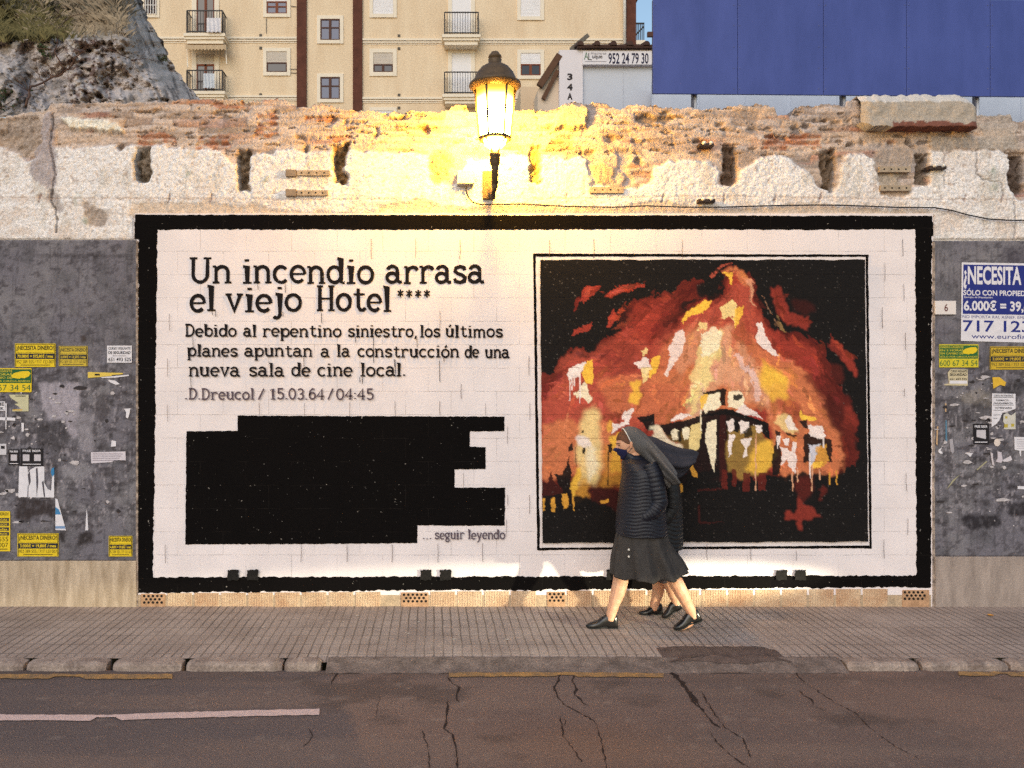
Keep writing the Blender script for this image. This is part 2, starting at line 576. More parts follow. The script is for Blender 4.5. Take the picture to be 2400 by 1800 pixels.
    patch([(108, 445), (126, 447), (140, 470), (146, 496), (126, 500), (115, 478)], srgb(176, 164, 158), -0.008)
    patch([(196, 482), (205, 476), (218, 488), (240, 492), (250, 505), (246, 530), (228, 536), (206, 528), (200, 505)], srgb(168, 150, 136), -0.014)
    patch([(0, 275), (90, 275), (96, 300), (85, 340), (60, 370), (38, 352), (0, 338), (-330, 330), (-330, 268)], srgb(150, 132, 116), -0.05, 0.55, 0.06)
    patch([(140, 272), (205, 276), (250, 280), (280, 290), (280, 308), (230, 308), (170, 302), (150, 285)], srgb(236, 228, 212), 0.01, 1.0, 0.03)
    patch([(300, 500), (312, 478), (345, 472), (430, 476), (520, 478), (620, 482), (660, 492), (720, 498), (860, 497), (900, 480), (940, 472), (1010, 474), (1040, 486), (1200, 482), (1460, 488), (1500, 474), (1560, 471), (1600, 484),
           (1760, 490), (1840, 482), (1870, 475), (1900, 474), (1940, 486), (2060, 494), (2180, 498), (2190, 508), (300, 508)], srgb(208, 186, 164), -0.010, 0.75, 0.012)
    # masonry faces by name: large dressed block, mortar smears
    patch([(1303, 262), (1322, 246), (1372, 243), (1380, 262), (1378, 295), (1366, 302), (1302, 302)], srgb(196, 176, 150), 0.03, 0.9, 0.01, 80)
    patch([(1376, 242), (1390, 244), (1394, 275), (1384, 300), (1372, 318), (1364, 320), (1376, 290)], lav, -0.05, 0.9)
    patch([(1452, 345), (1478, 346), (1480, 372), (1468, 392), (1482, 420), (1484, 436), (1466, 436), (1466, 405), (1450, 396)], lav, -0.055, 0.9)
    patch([(1378, 375), (1392, 372), (1386, 395), (1384, 412), (1378, 400)], lav, -0.03, 0.9)
    patch([(1388, 385), (1420, 378), (1442, 395), (1440, 425), (1410, 436), (1392, 425)], srgb(196, 158, 110), -0.01, 0.6)
    patch([(1010, 352), (1046, 350), (1060, 372), (1052, 420), (1020, 430), (1006, 410)], srgb(200, 164, 110), -0.035, 0.7, 0.07)
    patch([(2055, 350), (2170, 345), (2170, 362), (2142, 370), (2140, 400), (2070, 400), (2048, 370)], srgb(168, 154, 144), -0.02, 0.8)
    patch([(2066, 402), (2112, 404), (2112, 436), (2140, 432), (2138, 448), (2066, 450)], srgb(178, 164, 148), -0.018, 0.8)
    patch([(2180, 318), (2390, 318), (2390, 350), (2180, 350)], srgb(166, 154, 142), -0.01, 0.8)
    patch([(2284, 270), (2370, 268), (2388, 290), (2388, 345), (2300, 345), (2300, 310)], srgb(184, 172, 160), -0.02, 0.6)
    # black holes and slots between the stones
    for hx, hy, w, h in ((1538, 276, 100, 16), (900, 268, 16, 7), (935, 276, 28, 5), (785, 276, 18, 9), (822, 284, 40, 4), (948, 274, 38, 7), (1000, 302, 8, 26), (880, 308, 6, 24), (1440, 325, 46, 8), (1500, 330, 50, 6),
                         (1866, 294, 14, 6), (1895, 292, 22, 7), (1920, 283, 14, 6), (1938, 284, 12, 6), (1962, 282, 24, 8), (1992, 280, 20, 7), (2018, 330, 10, 16), (1998, 336, 22, 7), (2062, 336, 6, 12), (2096, 338, 16, 7), (2134, 332, 12, 14), (2142, 342, 18, 6),
                         (1440, 318, 50, 5), (1500, 372, 14, 18), (1382, 352, 40, 8), (1820, 318, 60, 6), (700, 325, 24, 10), (284, 342, 12, 20), (718, 343, 14, 16), (640, 262, 40, 4), (352, 262, 70, 3), (1765, 300, 20, 6), (1640, 326, 14, 8), (1690, 288, 26, 6)):
        k = np.clip(box_blur(inside(wx, wy, [(hx - w / 2, hy), (hx - w / 4, hy - h / 2), (hx + w / 3, hy - h / 2), (hx + w / 2, hy), (hx + w / 4, hy + h / 2), (hx - w / 3, hy + h / 2)]), 1), 0, 1)
        H -= k * 0.04
        blend(C, k, srgb(60, 48, 42), 0.6)
    # old beam pockets
    for x0, x1, y0, y1, col in ((315, 353, 346, 426, (122, 108, 94)), (553, 586, 352, 448, (120, 102, 84)), (781, 812, 340, 432, (122, 96, 66)), (1244, 1270, 340, 432, (176, 150, 100)), (1693, 1727, 338, 436, (104, 84, 70)),
                                (1926, 1960, 350, 448, (112, 94, 78)), (2146, 2174, 364, 432, (112, 98, 86)), (2366, 2404, 362, 452, (96, 82, 74))):
        k = np.clip(box_blur(inside(wx, wy, [(x0, y0), (x1, y0 - 3), (x1 - 3, y1), (x0 + 4, y1 - 4)]), 1), 0, 1)
        n = fbm(X / 10, Y / 13, 90, 4)
        cc = np.asarray(srgb(*col))[None, None, :] * (0.45 + 1.0 * n)[..., None]
        C[:] = C * (1 - k[..., None]) + cc * k[..., None]
        H = H * (1 - k) + (-0.085 + (n - 0.5) * 0.14) * k
    # cracks and a horizontal chase
    def crack(pts, w, h, col=(86, 70, 62), a=0.8):
        nonlocal H
        dmin = np.full(X.shape, 1e9)
        jx = X + (fbm(X / 9, Y / 9, 95) - 0.5) * 10
        jy = Y + (fbm(X / 9, Y / 9, 96) - 0.5) * 7
        for (ax, ay), (bx, by) in zip(pts, pts[1:]):
            t = np.clip(((jx - ax) * (bx - ax) + (jy - ay) * (by - ay)) / max(1e-6, (bx - ax) ** 2 + (by - ay) ** 2), 0, 1)
            dmin = np.minimum(dmin, np.hypot(jx - ax - t * (bx - ax), jy - ay - t * (by - ay)))
        k = np.clip(1.3 - dmin / w, 0, 1)
        blend(C, k, srgb(*col), a)
        H -= k * h
    crack([(123, 262), (121, 300), (117, 350), (124, 380), (128, 410), (122, 440), (118, 470), (130, 495), (133, 520), (130, 545)], 2.2, 0.02)
    crack([(2290, 352), (2290, 405), (2300, 420), (2345, 425), (2352, 450)], 1.8, 0.01, a=0.6)
    crack([(2376, 460), (2380, 520), (2376, 565)], 2.0, 0.01, (110, 98, 94), 0.6)
    crack([(2212, 355), (2214, 440)], 1.6, 0.006, (140, 120, 110), 0.5)
    crack([(-300, 461), (300, 465), (700, 466), (1000, 467)], 1.6, 0.005, (170, 140, 122), 0.5)
    crack([(1250, 465), (1700, 460), (2180, 467), (2700, 470)], 1.6, 0.005, (170, 140, 122), 0.45)
    for q in (95, 397, 497, 1330, 1556, 1700, 2264, 2350, 1818, 1925):
        crack([(q, 455), (q - 4, 474)], 2.2, 0.01, (120, 74, 58), 0.7)
    # damp green-grey streaks
    for gx, gy in ((438, 405), (182, 468), (620, 420), (2325, 402), (2330, 440), (200, 520)):
        blend(C, np.exp(-((X - gx) / 9) ** 2 - ((Y - gy) / 14) ** 2) * np.clip((fbm(X / 8, Y / 12, 97) - 0.35) * 4, 0, 1), srgb(150, 158, 140), 0.8)
    # keep the hidden strip behind the mural and the side renderings inside the wall
    hid = (Y > 507) & (X > 312) & (X < 2190)
    H = np.where(hid, -0.03, H)
    H = np.where(Y > 560, np.minimum(H, -0.02), H)
    H = np.where((Y > 500) & ~hid, np.clip(H, -0.05, 0.004), H)
    VX = (X - CX) / sc(0)
    VZ = CZ - (Y - 900) / sc(0)
    VY = -H
    # crest: rough top running back, then the rear face
    rows_x, rows_y, rows_z, rows_c = [VX], [VY], [VZ], [C]
    zt = VZ[-1]
    for k, dy in enumerate((0.06, 0.14, 0.24, 0.34, 0.44)):
        rows_x.append(VX[-1:])
        rows_y.append(VY[-1:] * 0.2 + dy)
        rows_z.append((zt + (fbm(x / 14, x * 0 + k * 3.1, 99) - 0.55) * 0.09 * (1 if k < 4 else 1))[None, :])
        rows_c.append(C[-1:] * 0.95)
    rows_x.append(VX[-1:]); rows_y.append(VY[-1:] * 0 + 0.5); rows_z.append(zt[None, :] * 0 + 2.9); rows_c.append(C[-1:])
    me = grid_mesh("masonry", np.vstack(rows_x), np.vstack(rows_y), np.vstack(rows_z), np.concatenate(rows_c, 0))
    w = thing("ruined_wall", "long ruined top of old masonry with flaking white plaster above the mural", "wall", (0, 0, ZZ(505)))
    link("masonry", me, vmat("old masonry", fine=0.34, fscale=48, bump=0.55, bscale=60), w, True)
    # large concrete lump lying on the crest
    bm = bmesh.new()
    me2 = bpy.data.meshes.new("concrete_block")
    X2, Y2 = np.meshgrid(np.linspace(0, 1, 60), np.linspace(0, 1, 26))
    bl, br_ = 2010, 2278
    tx = bl + (br_ - bl) * X2
    tp = 226 + (fbm(X2 * 22, X2 * 0, 5) - 0.5) * 14 + np.clip((X2 - 0.86) * 8, 0, 1) * 18
    bt = 306 - np.clip(0.08 - X2, 0, 1) * 200 + (fbm(X2 * 16, X2 * 0, 6) - 0.5) * 8
    ty = bt + (tp - bt) * Y2
    Hy = -0.10 + (fbm(tx / 14, ty / 14, 7) - 0.5) * 0.03 - np.clip(ty - 285, 0, 30) * 0.0008
    Hy += np.clip((Y2 - 0.74) * 4, 0, 1) * 0.07
    Hy += np.clip(0.04 - X2, 0, 1) * 1.2 + np.clip(X2 - 0.96, 0, 1) * 1.2
    Cc = np.zeros(tx.shape + (3,))
    Cc[:] = srgb(178, 166, 152)
    blend(Cc, Y2 > 0.74 + (fbm(tx / 10, ty / 10, 9) - 0.5) * 0.1, srgb(214, 204, 194), 0.9)
    red = (ty > 287 + 16 * fbm(tx / 18, tx * 0, 12)) & (tx > 2075)
    blend(Cc, red, srgb(120, 66, 52), 0.9)
    Vx2, Vy2, Vz2 = (tx - CX) / sc(0), Hy, CZ - (ty - 900) / sc(0)
    # close top, bottom and back
    Vx2 = np.vstack([Vx2[:1], Vx2, Vx2[-1:], Vx2[:1]]); Vz2 = np.vstack([Vz2[:1], Vz2, Vz2[-1:] - 0.02, Vz2[:1]])
    Vy2 = np.vstack([Vy2[:1] * 0 + 0.4, Vy2, Vy2[-1:] * 0 + 0.4, Vy2[:1] * 0 + 0.4])
    Cc = np.concatenate([Cc[:1], Cc, Cc[-1:], Cc[:1]], 0)
    link("concrete_lump", grid_mesh("concrete_lump", Vx2, Vy2, Vz2, Cc), vmat("concrete lump", fine=0.25, fscale=60), w, True)
    # rusted fixing plates with bolt holes
    iron = mat("weathered fixing plate", srgb(176, 158, 136), 0.7, 0.3, 14, 0.2, fine=0.2)
    dark = mat("black hole", (0.012, 0.01, 0.009), 0.9, 0.2)
    for px0, px1, py0, py1 in ((696, 772, 399, 411), (697, 768, 446, 458), (1383, 1462, 438, 452), (2062, 2135, 390, 403), (2064, 2136, 434, 447)):
        pl_ = MB().pbox(px0, px1, py0, py1, -0.022, 0.02).build("fixing_plate", iron, w)
        h = MB()
        for q in range(4):
            c = P(px0 + (px1 - px0) * (q + 0.6) / 4.3, (py0 + py1) / 2, -0.0225)
            h.lathe(c, [(0.0075, 0.004), (0.0075, -0.001)], 8, 'Y')
        h.build("bolt_hole", dark, pl_)
    for py0 in (397, 443):
        MB().pbox(669, 694, py0, py0 + 16, -0.03, 0.02).build("socket_box", mat("grey socket box", srgb(146, 128, 110), 0.7, 0.3, 20), w, bevel=0.003)
    return w
WALL = old_wall()

# ================================================================== the mural wall (painted block infill)
mural = thing("mural_wall", "white painted block wall with a black framed news mural about a burning hotel", "wall", (0, 0, 0))
WHITE = srgb(233, 223, 223, 1.03)
m_white = paint_mat("white wall paint", WHITE, 0.55)
m_black = paint_mat("black wall paint", (0.006, 0.005, 0.005), 0.25, wear=0.35)
m_ink = paint_mat("black lettering paint", (0.016, 0.014, 0.015), 0.2, wear=0.3)
m_grey = paint_mat("grey lettering paint", srgb(96, 84, 92), 0.2, wear=0.3)
MB().box(XX(316), XX(2186), -0.004, 0.42, -0.05, ZZ(500.5)).build("block_infill", m_white, mural)

def wob(pts, step=7, amp=1.4, seed=0, closed=True):
    """subdivide a photo outline and make it hand-painted"""
    out = []
    n = len(pts)
    rr = random.Random(seed)
    for i in range(n if closed else n - 1):
        a, b = pts[i], pts[(i + 1) % n]
        k = max(1, int(math.hypot(b[0] - a[0], b[1] - a[1]) / step))
        for j in range(k):
            t = j / k
            q = (a[0] + (b[0] - a[0]) * t, a[1] + (b[1] - a[1]) * t)
            if j: q = (q[0] + rr.uniform(-amp, amp), q[1] + rr.uniform(-amp, amp))
            out.append(q)
    if not closed: out.append(pts[-1])
    return out
LAY = [-0.0055]
def layer():
    LAY[0] -= 0.0003
    return LAY[0]
def strip(mb, a, b, y):
    """quad strip between two outlines of equal count"""
    n = len(a)
    vs = [P(*p, y) for p in a] + [P(*p, y) for p in b]
    mb.add(vs, [(i, i + 1, n + i + 1, n + i) for i in range(n - 1)])
def rail(pa, pb, n, amp, seed, ragged=1.0):
    rr = random.Random(seed)
    o = []
    s = 0
    for i in range(n + 1):
        t = i / n
        s = s * 0.75 + rr.uniform(-amp, amp) * 0.6
        dx, dy = pb[0] - pa[0], pb[1] - pa[1]
        l = math.hypot(dx, dy)
        o.append((pa[0] + dx * t - dy / l * (s + rr.uniform(-1, 1) * ragged), pa[1] + dy * t + dx / l * (s + rr.uniform(-1, 1) * ragged)))
    return o
def bar2(name, a0, a1, b0, b1, m=m_black, amp=1.0, seed=1, ragged=0.8, ra=None):
    """painted bar between edge a (a0->a1) and edge b (b0->b1)"""
    n = max(6, int(math.hypot(a1[0] - a0[0], a1[1] - a0[1]) / 6))
    mb = MB()
    strip(mb, rail(a0, a1, n, amp * 0.5, seed, ragged if ra is None else ra), rail(b0, b1, n, amp, seed + 1, ragged), layer())
    return mb.build(name, m, mural)
bar2("border", (316.5, 503), (2185, 506), (316.5, 538), (2185, 538), seed=3, ragged=1.0, ra=0.7)
bar2("border", (324, 536), (322, 1388), (369, 536), (358, 1388), seed=5, ragged=1.3, ra=2.2)
bar2("border", (2145, 536), (2148, 1378), (2184, 536), (2182, 1378), seed=7, ragged=1.3)
bar2("border", (324, 1353), (2181, 1349), (324, 1389), (2181, 1376), seed=9, ragged=2.0, amp=1.6, ra=1.6)
bar2("border", (315, 520), (315, 561), (330, 520), (330, 561), seed=10)
bar2("border", (2172, 520), (2172, 553), (2187, 520), (2187, 553), seed=11)
bar2("picture_line", (1249, 594), (2036, 597), (1250, 601), (2036, 602), amp=0.7, seed=13, ragged=0.4)
bar2("picture_line", (1249.5, 594), (1259, 1289), (1255, 594), (1265.5, 1289), amp=0.7, seed=15, ragged=0.4)
bar2("picture_line", (2029, 598), (2038, 1286), (2034.5, 598), (2043.5, 1286), amp=0.7, seed=17, ragged=0.4)
bar2("picture_line", (1261, 1284), (2043, 1278.5), (1261, 1289.5), (2043, 1284.5), amp=0.7, seed=19, ragged=0.4)
blk = MB()
ps = wob([(557, 974), (760, 975), (1182, 976.5), (1182, 1010.5), (1101, 1011), (1101, 1046.5), (1138, 1048), (1138, 1099.5), (1065, 1100), (1065.5, 1142.5), (1184, 1143), (1183, 1231.5), (1080, 1232), (978, 1231), (978, 1273), (700, 1275), (434, 1276), (437, 1011), (557, 1009.5)], 6, 0.7, 4)
yl = layer()
blk.add([P(a, b, yl) for a, b in ps], [tuple(range(len(ps)))])
blk.build("redacted_text_block", m_black, mural)

# ------------------------------------------------------------------ hand lettering: stroke glyphs (baseline 0, x-height 10, capitals 14.5)
def arc(cx, cy, rx, ry, a0, a1, n=14):
    return [(cx + rx * math.cos(R(a0 + (a1 - a0) * i / n)), cy + ry * math.sin(R(a0 + (a1 - a0) * i / n))) for i in range(n + 1)]
S_ = lambda x0, x1, y: [(x0, y), (x1, y)]
GL = {
 'U': (12.6, [[(2.4, 14.2)] + [(2.4, 5)] + arc(6.3, 4.6, 3.9, 4.4, 180, 360) + [(10.2, 14.2)], S_(0.4, 4.6, 14.2), S_(8, 12.2, 14.2)]),
 'H': (12.4, [[(2.6, 14.2), (2.6, 0)], [(9.8, 14.2), (9.8, 0)], S_(2.6, 9.8, 7), S_(0.7, 4.6, 14.2), S_(7.8, 11.8, 14.2), S_(0.7, 4.6, 0.2), S_(7.8, 11.8, 0.2)]),
 'D': (12, [[(2.6, 14.2), (2.6, 0.3)], [(0.8, 14.1), (5.2, 14.1)] + arc(5.2, 7.2, 5.2, 6.9, 88, -88) + [(0.8, 0.3)]]),
 'n': (11.2, [[(2.4, 9.6), (2.4, 0)], [(2.4, 6.6)] + arc(5.7, 6.2, 3.2, 3.3, 160, 0) + [(8.9, 0)], S_(0.5, 4.2, 0.2), S_(7.1, 10.8, 0.2), S_(0.5, 2.4, 9.6)]),
 'm': (15.6, [[(2.2, 9.6), (2.2, 0)], [(2.2, 6.8)] + arc(4.9, 6.6, 2.6, 2.9, 160, 0) + [(7.5, 0)], [(7.5, 6.8)] + arc(10.4, 6.6, 2.8, 2.9, 160, 0) + [(13.2, 0)], S_(0.6, 3.6, 0.2), S_(6.2, 8.9, 0.2), S_(11.8, 15, 0.2), S_(0.6, 2.2, 9.6)]),
 'u': (11, [[(0.6, 9.6), (2.3, 9.6), (2.3, 3.6)] + arc(5.4, 3.5, 3.1, 3.2, 180, 350), [(6.8, 9.6), (8.6, 9.6), (8.6, 0.2), (10.3, 0.2)]]),
 'i': (6.4, [[(0.9, 9.6), (3.3, 9.6), (3.3, 0)], S_(0.8, 5.8, 0.2), [(3.1, 12.6), (3.1, 14)]]),
 'j': (6.6, [[(1.6, 9.6), (4.2, 9.6), (4.2, -1.5)] + arc(2.2, -1.8, 2.0, 2.4, 0, -140), [(4.0, 12.6), (4.0, 14)]]),
 'l': (6.2, [[(0.9, 14.2), (3.2, 14.2), (3.2, 0)], S_(0.8, 5.6, 0.2)]),
 'c': (9.6, [arc(5.2, 4.9, 3.9, 4.6, 42, 318)]),
 'e': (10, [arc(5.1, 4.9, 3.9, 4.6, 0, 318), S_(1.4, 9.0, 5.0)]),
 'o': (10.4, [arc(5.2, 4.9, 4.0, 4.6, 0, 360, 20)]),
 'd': (11, [arc(4.9, 4.9, 3.7, 4.6, 0, 360, 20), [(6.6, 14.2), (8.7, 14.2), (8.7, 0.2), (10.6, 0.2)]]),
 'b': (11, [arc(6.2, 4.9, 3.7, 4.6, 0, 360, 20), [(0.4, 14.2), (2.4, 14.2), (2.4, 0.2)]]),
 'p': (11, [arc(6.2, 4.9, 3.7, 4.6, 0, 360, 20), [(0.4, 9.6), (2.4, 9.6), (2.4, -4.6)], S_(0.6, 4.4, -4.6)]),
 'g': (10.6, [arc(4.8, 6.2, 3.3, 3.3, 0, 360, 18), [(7.4, 8.6), (9.8, 9.6)], [(3, 3.2), (2.4, 1.6), (7.0, 0.6), (8.6, -1.6), (6.2, -4.2), (2.8, -3.6), (1.8, -1.6), (3.4, 0.2)]]),
 'a': (10.8, [[(1.7, 7.6)] + arc(4.6, 6.7, 3.1, 2.9, 150, 0) + [(7.7, 1.2), (9.0, 0.2), (10.4, 0.5)], arc(4.3, 2.9, 3.2, 2.7, 20, 320)+[(7.6,2.0)], [(7.6, 5.6), (4.4, 5.5)]]),
 'r': (10, [[(2.8, 9.6), (2.8, 0)], [(2.8, 6.2)] + arc(6.3, 6.3, 3.3, 3.2, 160, 50) + [(9.0, 7.6)], S_(0.7, 5.2, 0.2), S_(0.7, 2.8, 9.6)]),
 's': (9.8, [[(8.0, 7.4), (7.6, 8.9), (5.0, 9.6), (2.4, 8.7), (2.0, 6.8), (3.6, 5.5), (6.4, 4.6), (8.2, 3.2), (7.9, 1.2), (5.2, 0.2), (2.4, 0.9), (1.7, 2.6)]]),
 'v': (10.4, [[(1.8, 9.5), (5.1, 0.2), (8.6, 9.5)], S_(0.2, 3.8, 9.6), S_(6.6, 10.2, 9.6)]),
 'y': (10.4, [[(1.8, 9.5), (5.3, 0.6)], [(8.6, 9.5), (4.4, -3.0), (2.6, -4.4), (1.2, -3.8)], S_(0.2, 3.8, 9.6), S_(6.6, 10.2, 9.6)]),
 't': (9, [[(4, 13), (4, 2.4), (5.2, 0.5), (7.2, 0.4), (8.4, 1.8)], S_(1.0, 8.0, 9.6)]),
 '.': (4.4, [[(2.2, -0.1), (2.2, 1.5)]]), ',': (5, [[(2.8, 1.4), (2.6, -0.4), (1.4, -2.6)]]),
 ':': (4.4, [[(2.2, 0.2), (2.2, 1.7)], [(2.2, 7), (2.2, 8.5)]]),
 '/': (8, [[(1, -0.5), (7, 14.4)]]), '*': (10, [[(5, 2), (5, 9)], [(1.8, 3.6), (8.2, 7.6)], [(1.8, 7.6), (8.2, 3.6)]]),
 '0': (10, [arc(5, 7.1, 3.7, 6.9, 0, 360, 22)]), '1': (9, [[(2, 11.6), (5, 14.0), (5, 0.2)], S_(2.4, 7.8, 0.2)]),
 '3': (9.6, [[(1.6, 12.4)] + arc(4.7, 10.7, 3.0, 3.4, 140, -80) + [(4, 7.4)], [(5, 7.4)] + arc(4.7, 3.9, 3.4, 3.6, 75, -150)]),
 '4': (10, [[(6.6, 0), (6.6, 14.0), (1.0, 4.2), (9.2, 4.2)], S_(4.8, 8.4, 0.2)]), '5': (9.8, [[(8, 14.0), (2.6, 14.0), (2.2, 8.2)] + arc(4.8, 4.6, 3.6, 4.3, 125, -150)]),
 '6': (9.8, [[(7.6, 13.2), (5.2, 14.0), (2.4, 11), (1.6, 5.5)] + arc(5, 4.5, 3.4, 4.3, 180, 540)]),
}
GL['ú'] = (GL['u'][0], GL['u'][1] + [[(4.6, 11.8), (6.6, 14.6)]])
GL['ó'] = (GL['o'][0], GL['o'][1] + [[(4.6, 11.8), (6.8, 14.6)]])
GL['q'] = GL['p']
def stroke(mb, pts, w, y, rr):
    """ribbon along photo points"""
    n = len(pts)
    if n < 2: return
    L_, R_ = [], []
    for i in range(n):
        a, b = pts[max(i - 1, 0)], pts[min(i + 1, n - 1)]
        dx, dy = b[0] - a[0], b[1] - a[1]
        l = math.hypot(dx, dy) or 1
        ww = w / 2 * rr.uniform(0.88, 1.12)
        if 0 < i < n - 1:
            d1 = (pts[i][0] - a[0], pts[i][1] - a[1])
            l1 = math.hypot(*d1) or 1
            ww /= max(0.6, abs(d1[0] * dx + d1[1] * dy) / l / l1)
        L_.append((pts[i][0] - dy / l * ww, pts[i][1] + dx / l * ww))
        R_.append((pts[i][0] + dy / l * ww, pts[i][1] - dx / l * ww))
    strip(mb, L_, R_, y)
def letter_line(words, base0, base1, xh, w, m, serif_w=None, seed=0, hs=1.0):
    """words: (text, x0, x1) in photo pixels; baseline may slope from base0 to base1; xh = x-height in pixels"""
    rr = random.Random(seed)
    mb = MB()
    xa, xb = words[0][1], words[-1][2]
    k = xh / 10.0
    y0 = layer()
    ns = 0
    for txt, x0, x1 in words:
        tot = sum(GL[c][0] for c in txt)
        sx = (x1 - x0) / tot
        cx = x0
        for c in txt:
            adv, st = GL[c]
            jy, jr = rr.uniform(-0.35, 0.35) * k, rr.uniform(-0.02, 0.02)
            for q in st:
                horiz = abs(q[0][1] - q[-1][1]) < 0.1 and len(q) == 2
                pts = []
                for a, b in q:
                    gx, gy = a * sx, b * k * hs
                    px = cx + gx + gy * jr
                    t = (px - xa) / max(1, xb - xa)
                    pts.append((px, base0 + (base1 - base0) * t - gy + jy))
                if len(q) == 2:
                    (ax, ay), (bx, by) = pts
                    pts = [(ax + (bx - ax) * t, ay + (by - ay) * t) for t in (0, 0.33, 0.66, 1)]
                ns += 1
                dot = len(q) == 2 and abs(q[0][1] - q[1][1]) < 1.8 and not horiz
                stroke(mb, pts, (serif_w or w * 0.62) if horiz else (w * 1.25 if dot else w), y0 - 0.00004 * (ns % 40), rr)
            cx += adv * sx
    LAY[0] -= 0.0018
    return mb.build("lettering", m, mural)
letter_line([("Un", 442, 544), ("incendio", 566, 878), ("arrasa", 903, 1136)], 663, 663, 40, 8.2, m_ink, 4.8, 1)
letter_line([("el", 443, 507), ("viejo", 528, 709), ("Hotel", 740, 919)], 729, 729, 40, 8.2, m_ink, 4.8, 2)
letter_line([("****", 928, 1011)], 702, 702, 26, 3.6, m_ink, 3.0, 3)
letter_line([("Debido", 433, 555), ("al", 570, 602), ("repentino", 614, 801), ("siniestro,", 814, 979), ("los", 983, 1033), ("últimos", 1043, 1180)], 788, 790, 19.5, 4.3, m_ink, 3.0, 4, 0.98)
letter_line([("planes", 438, 558), ("apuntan", 572, 733), ("a", 751, 773), ("la", 788, 821), ("construcción", 837, 1077), ("de", 1089, 1123), ("una", 1136, 1195)], 834, 838, 19.5, 4.3, m_ink, 3.0, 5, 0.98)
letter_line([("nueva", 441, 563), ("sala", 582, 667), ("de", 682, 728), ("cine", 743, 827), ("local.", 843, 952)], 881, 881, 21, 4.5, m_ink, 3.3, 6)
letter_line([(".", 432, 440), ("D.Dreucol", 441, 597), ("/", 604, 620), ("15.03.64", 630, 761), ("/", 767, 782), ("04:45", 787, 877)], 936, 936, 17.5, 3.8, m_grey, 2.6, 7)
letter_line([("...", 989, 1013), ("seguir", 1018, 1089), ("leyendo", 1096, 1184)], 1263.5, 1263.5, 15, 2.9, m_grey, 2.0, 8)
# paint runs under some letters
rr = random.Random(5)
mb = MB()
yl = layer()
for x_, y_, h in ((452, 790, 30), (497, 728, 10), (505, 728, 14), (753, 732, 26), (447, 885, 30), (712, 838, 36), (875, 790, 60), (833, 790, 14), (924, 842, 18), (977, 792, 22), (849, 884, 16), (843, 884, 12), (926, 842, 34), (668, 665, 22), (715, 780, 6), (663, 730, 12), (604, 665, 14), (1040, 838, 10), (1030, 845, 50)):
    stroke(mb, [(x_, y_), (x_ + 0.4, y_ + h * 0.5), (x_ + 0.8, y_ + h)], 1.3, yl, rr)
mb.build("paint_run", m_ink, mural)
# a few open block joints drawn in dirt
mb = MB()
yl = layer()
for x_, y_, h in ((1005, 618, 28), (974, 560, 44), (1078, 562, 46), (870, 560, 46), (1288, 562, 42), (1392, 560, 46), (1600, 562, 46), (397, 735, 40), (392, 840, 42), (392, 948, 40), (1031, 728, 50), (2116, 560, 40), (2074, 615, 44), (2118, 665, 40), (2068, 720, 50), (2122, 780, 40), (387, 1276, 44), (706, 1276, 42), (813, 1277, 40), (919, 1276, 42), (1026, 1274, 44), (1131, 1274, 42), (1190, 1160, 26), (1187, 1218, 40), (1086, 1108, 36), (1190, 1000, 40), (926, 940, 36), (820, 942, 34), (714, 945, 30), (607, 943, 30), (1031, 940, 34), (1138, 945, 30), (1081, 900, 34), (2120, 910, 20), (2124, 1108, 42), (2128, 1215, 38), (2072, 1265, 44), (1866, 1290, 24), (1760, 1280, 34), (1657, 1275, 38), (1242, 945, 40), (1240, 835, 44), (1241, 1160, 44)):
    stroke(mb, [(x_, y_), (x_ + rr.uniform(-1, 1), y_ + h * 0.5), (x_ + rr.uniform(-1, 1), y_ + h)], rr.uniform(0.7, 1.2), yl, rr)
mb.build("joint_line", mat("joint dirt", srgb(96, 76, 66), 0.9, 0.3, 30), mural)

# drain holes: black square openings low on the wall
hole = mat("drain hole dark", (0.014, 0.012, 0.011), 0.95, 0.5, 40)
for i, px in enumerate((546, 592, 998, 1044, 1434, 1832, 1876)):
    rs = random.Random(i + 60)
    mb = MB()
    y_ = layer()
    q = wob([(px - 13, 1336), (px + 13, 1335), (px + 13, 1360), (px - 13, 1360)], 4, 1.6, i)
    mb.add([P(a, b, y_) for a, b in q], [tuple(range(len(q)))])
    mb.build("drain_hole", hole, mural)
# brick course along the foot, with four perforated vent bricks
mb = MB()
xs = 330.0
rb = random.Random(3)
m_brick = mat("ribbed pale brick", srgb(220, 196, 166), 0.9, 0.3, 4, 0.5, 60, col2=srgb(190, 152, 120), fine=0.15)
vents = [(331, 388), (940, 1004), (1282, 1324), (2114, 2176)]
while xs < 2170:
    x1 = xs + 63
    if not any(xs < v1 - 2 and x1 > v0 + 2 for v0, v1 in vents):
        t = (xs - 330) / 1840
        y0 = -0.012 - rb.uniform(0, 0.004)
        zt, zb = ZZ(1390 - 11 * t), -0.03
        # ribbed face
        a, b = XX(xs + 1), XX(x1 - 1)
        n = 32
        vs, fs = [], []
        for i in range(n + 1):
            xx = a + (b - a) * i / n
            yy = y0 + (0.006 if i % 2 else 0.0) + (0.02 if i in (0, n) else 0)
            vs += [(xx, yy, zb), (xx, yy, zt), (xx, 0.02, zt)]
        for i in range(n):
            fs += [(3 * i, 3 * i + 3, 3 * i + 4, 3 * i + 1), (3 * i + 1, 3 * i + 4, 3 * i + 5, 3 * i + 2)]
        mb.add(vs, fs)
        xs = x1
    else:
        nxt = [v1 for v0, v1 in vents if xs < v1 - 2 and x1 > v0 + 2][0]
        xs = nxt + 2
mb.build("brick_course", m_brick, mural)
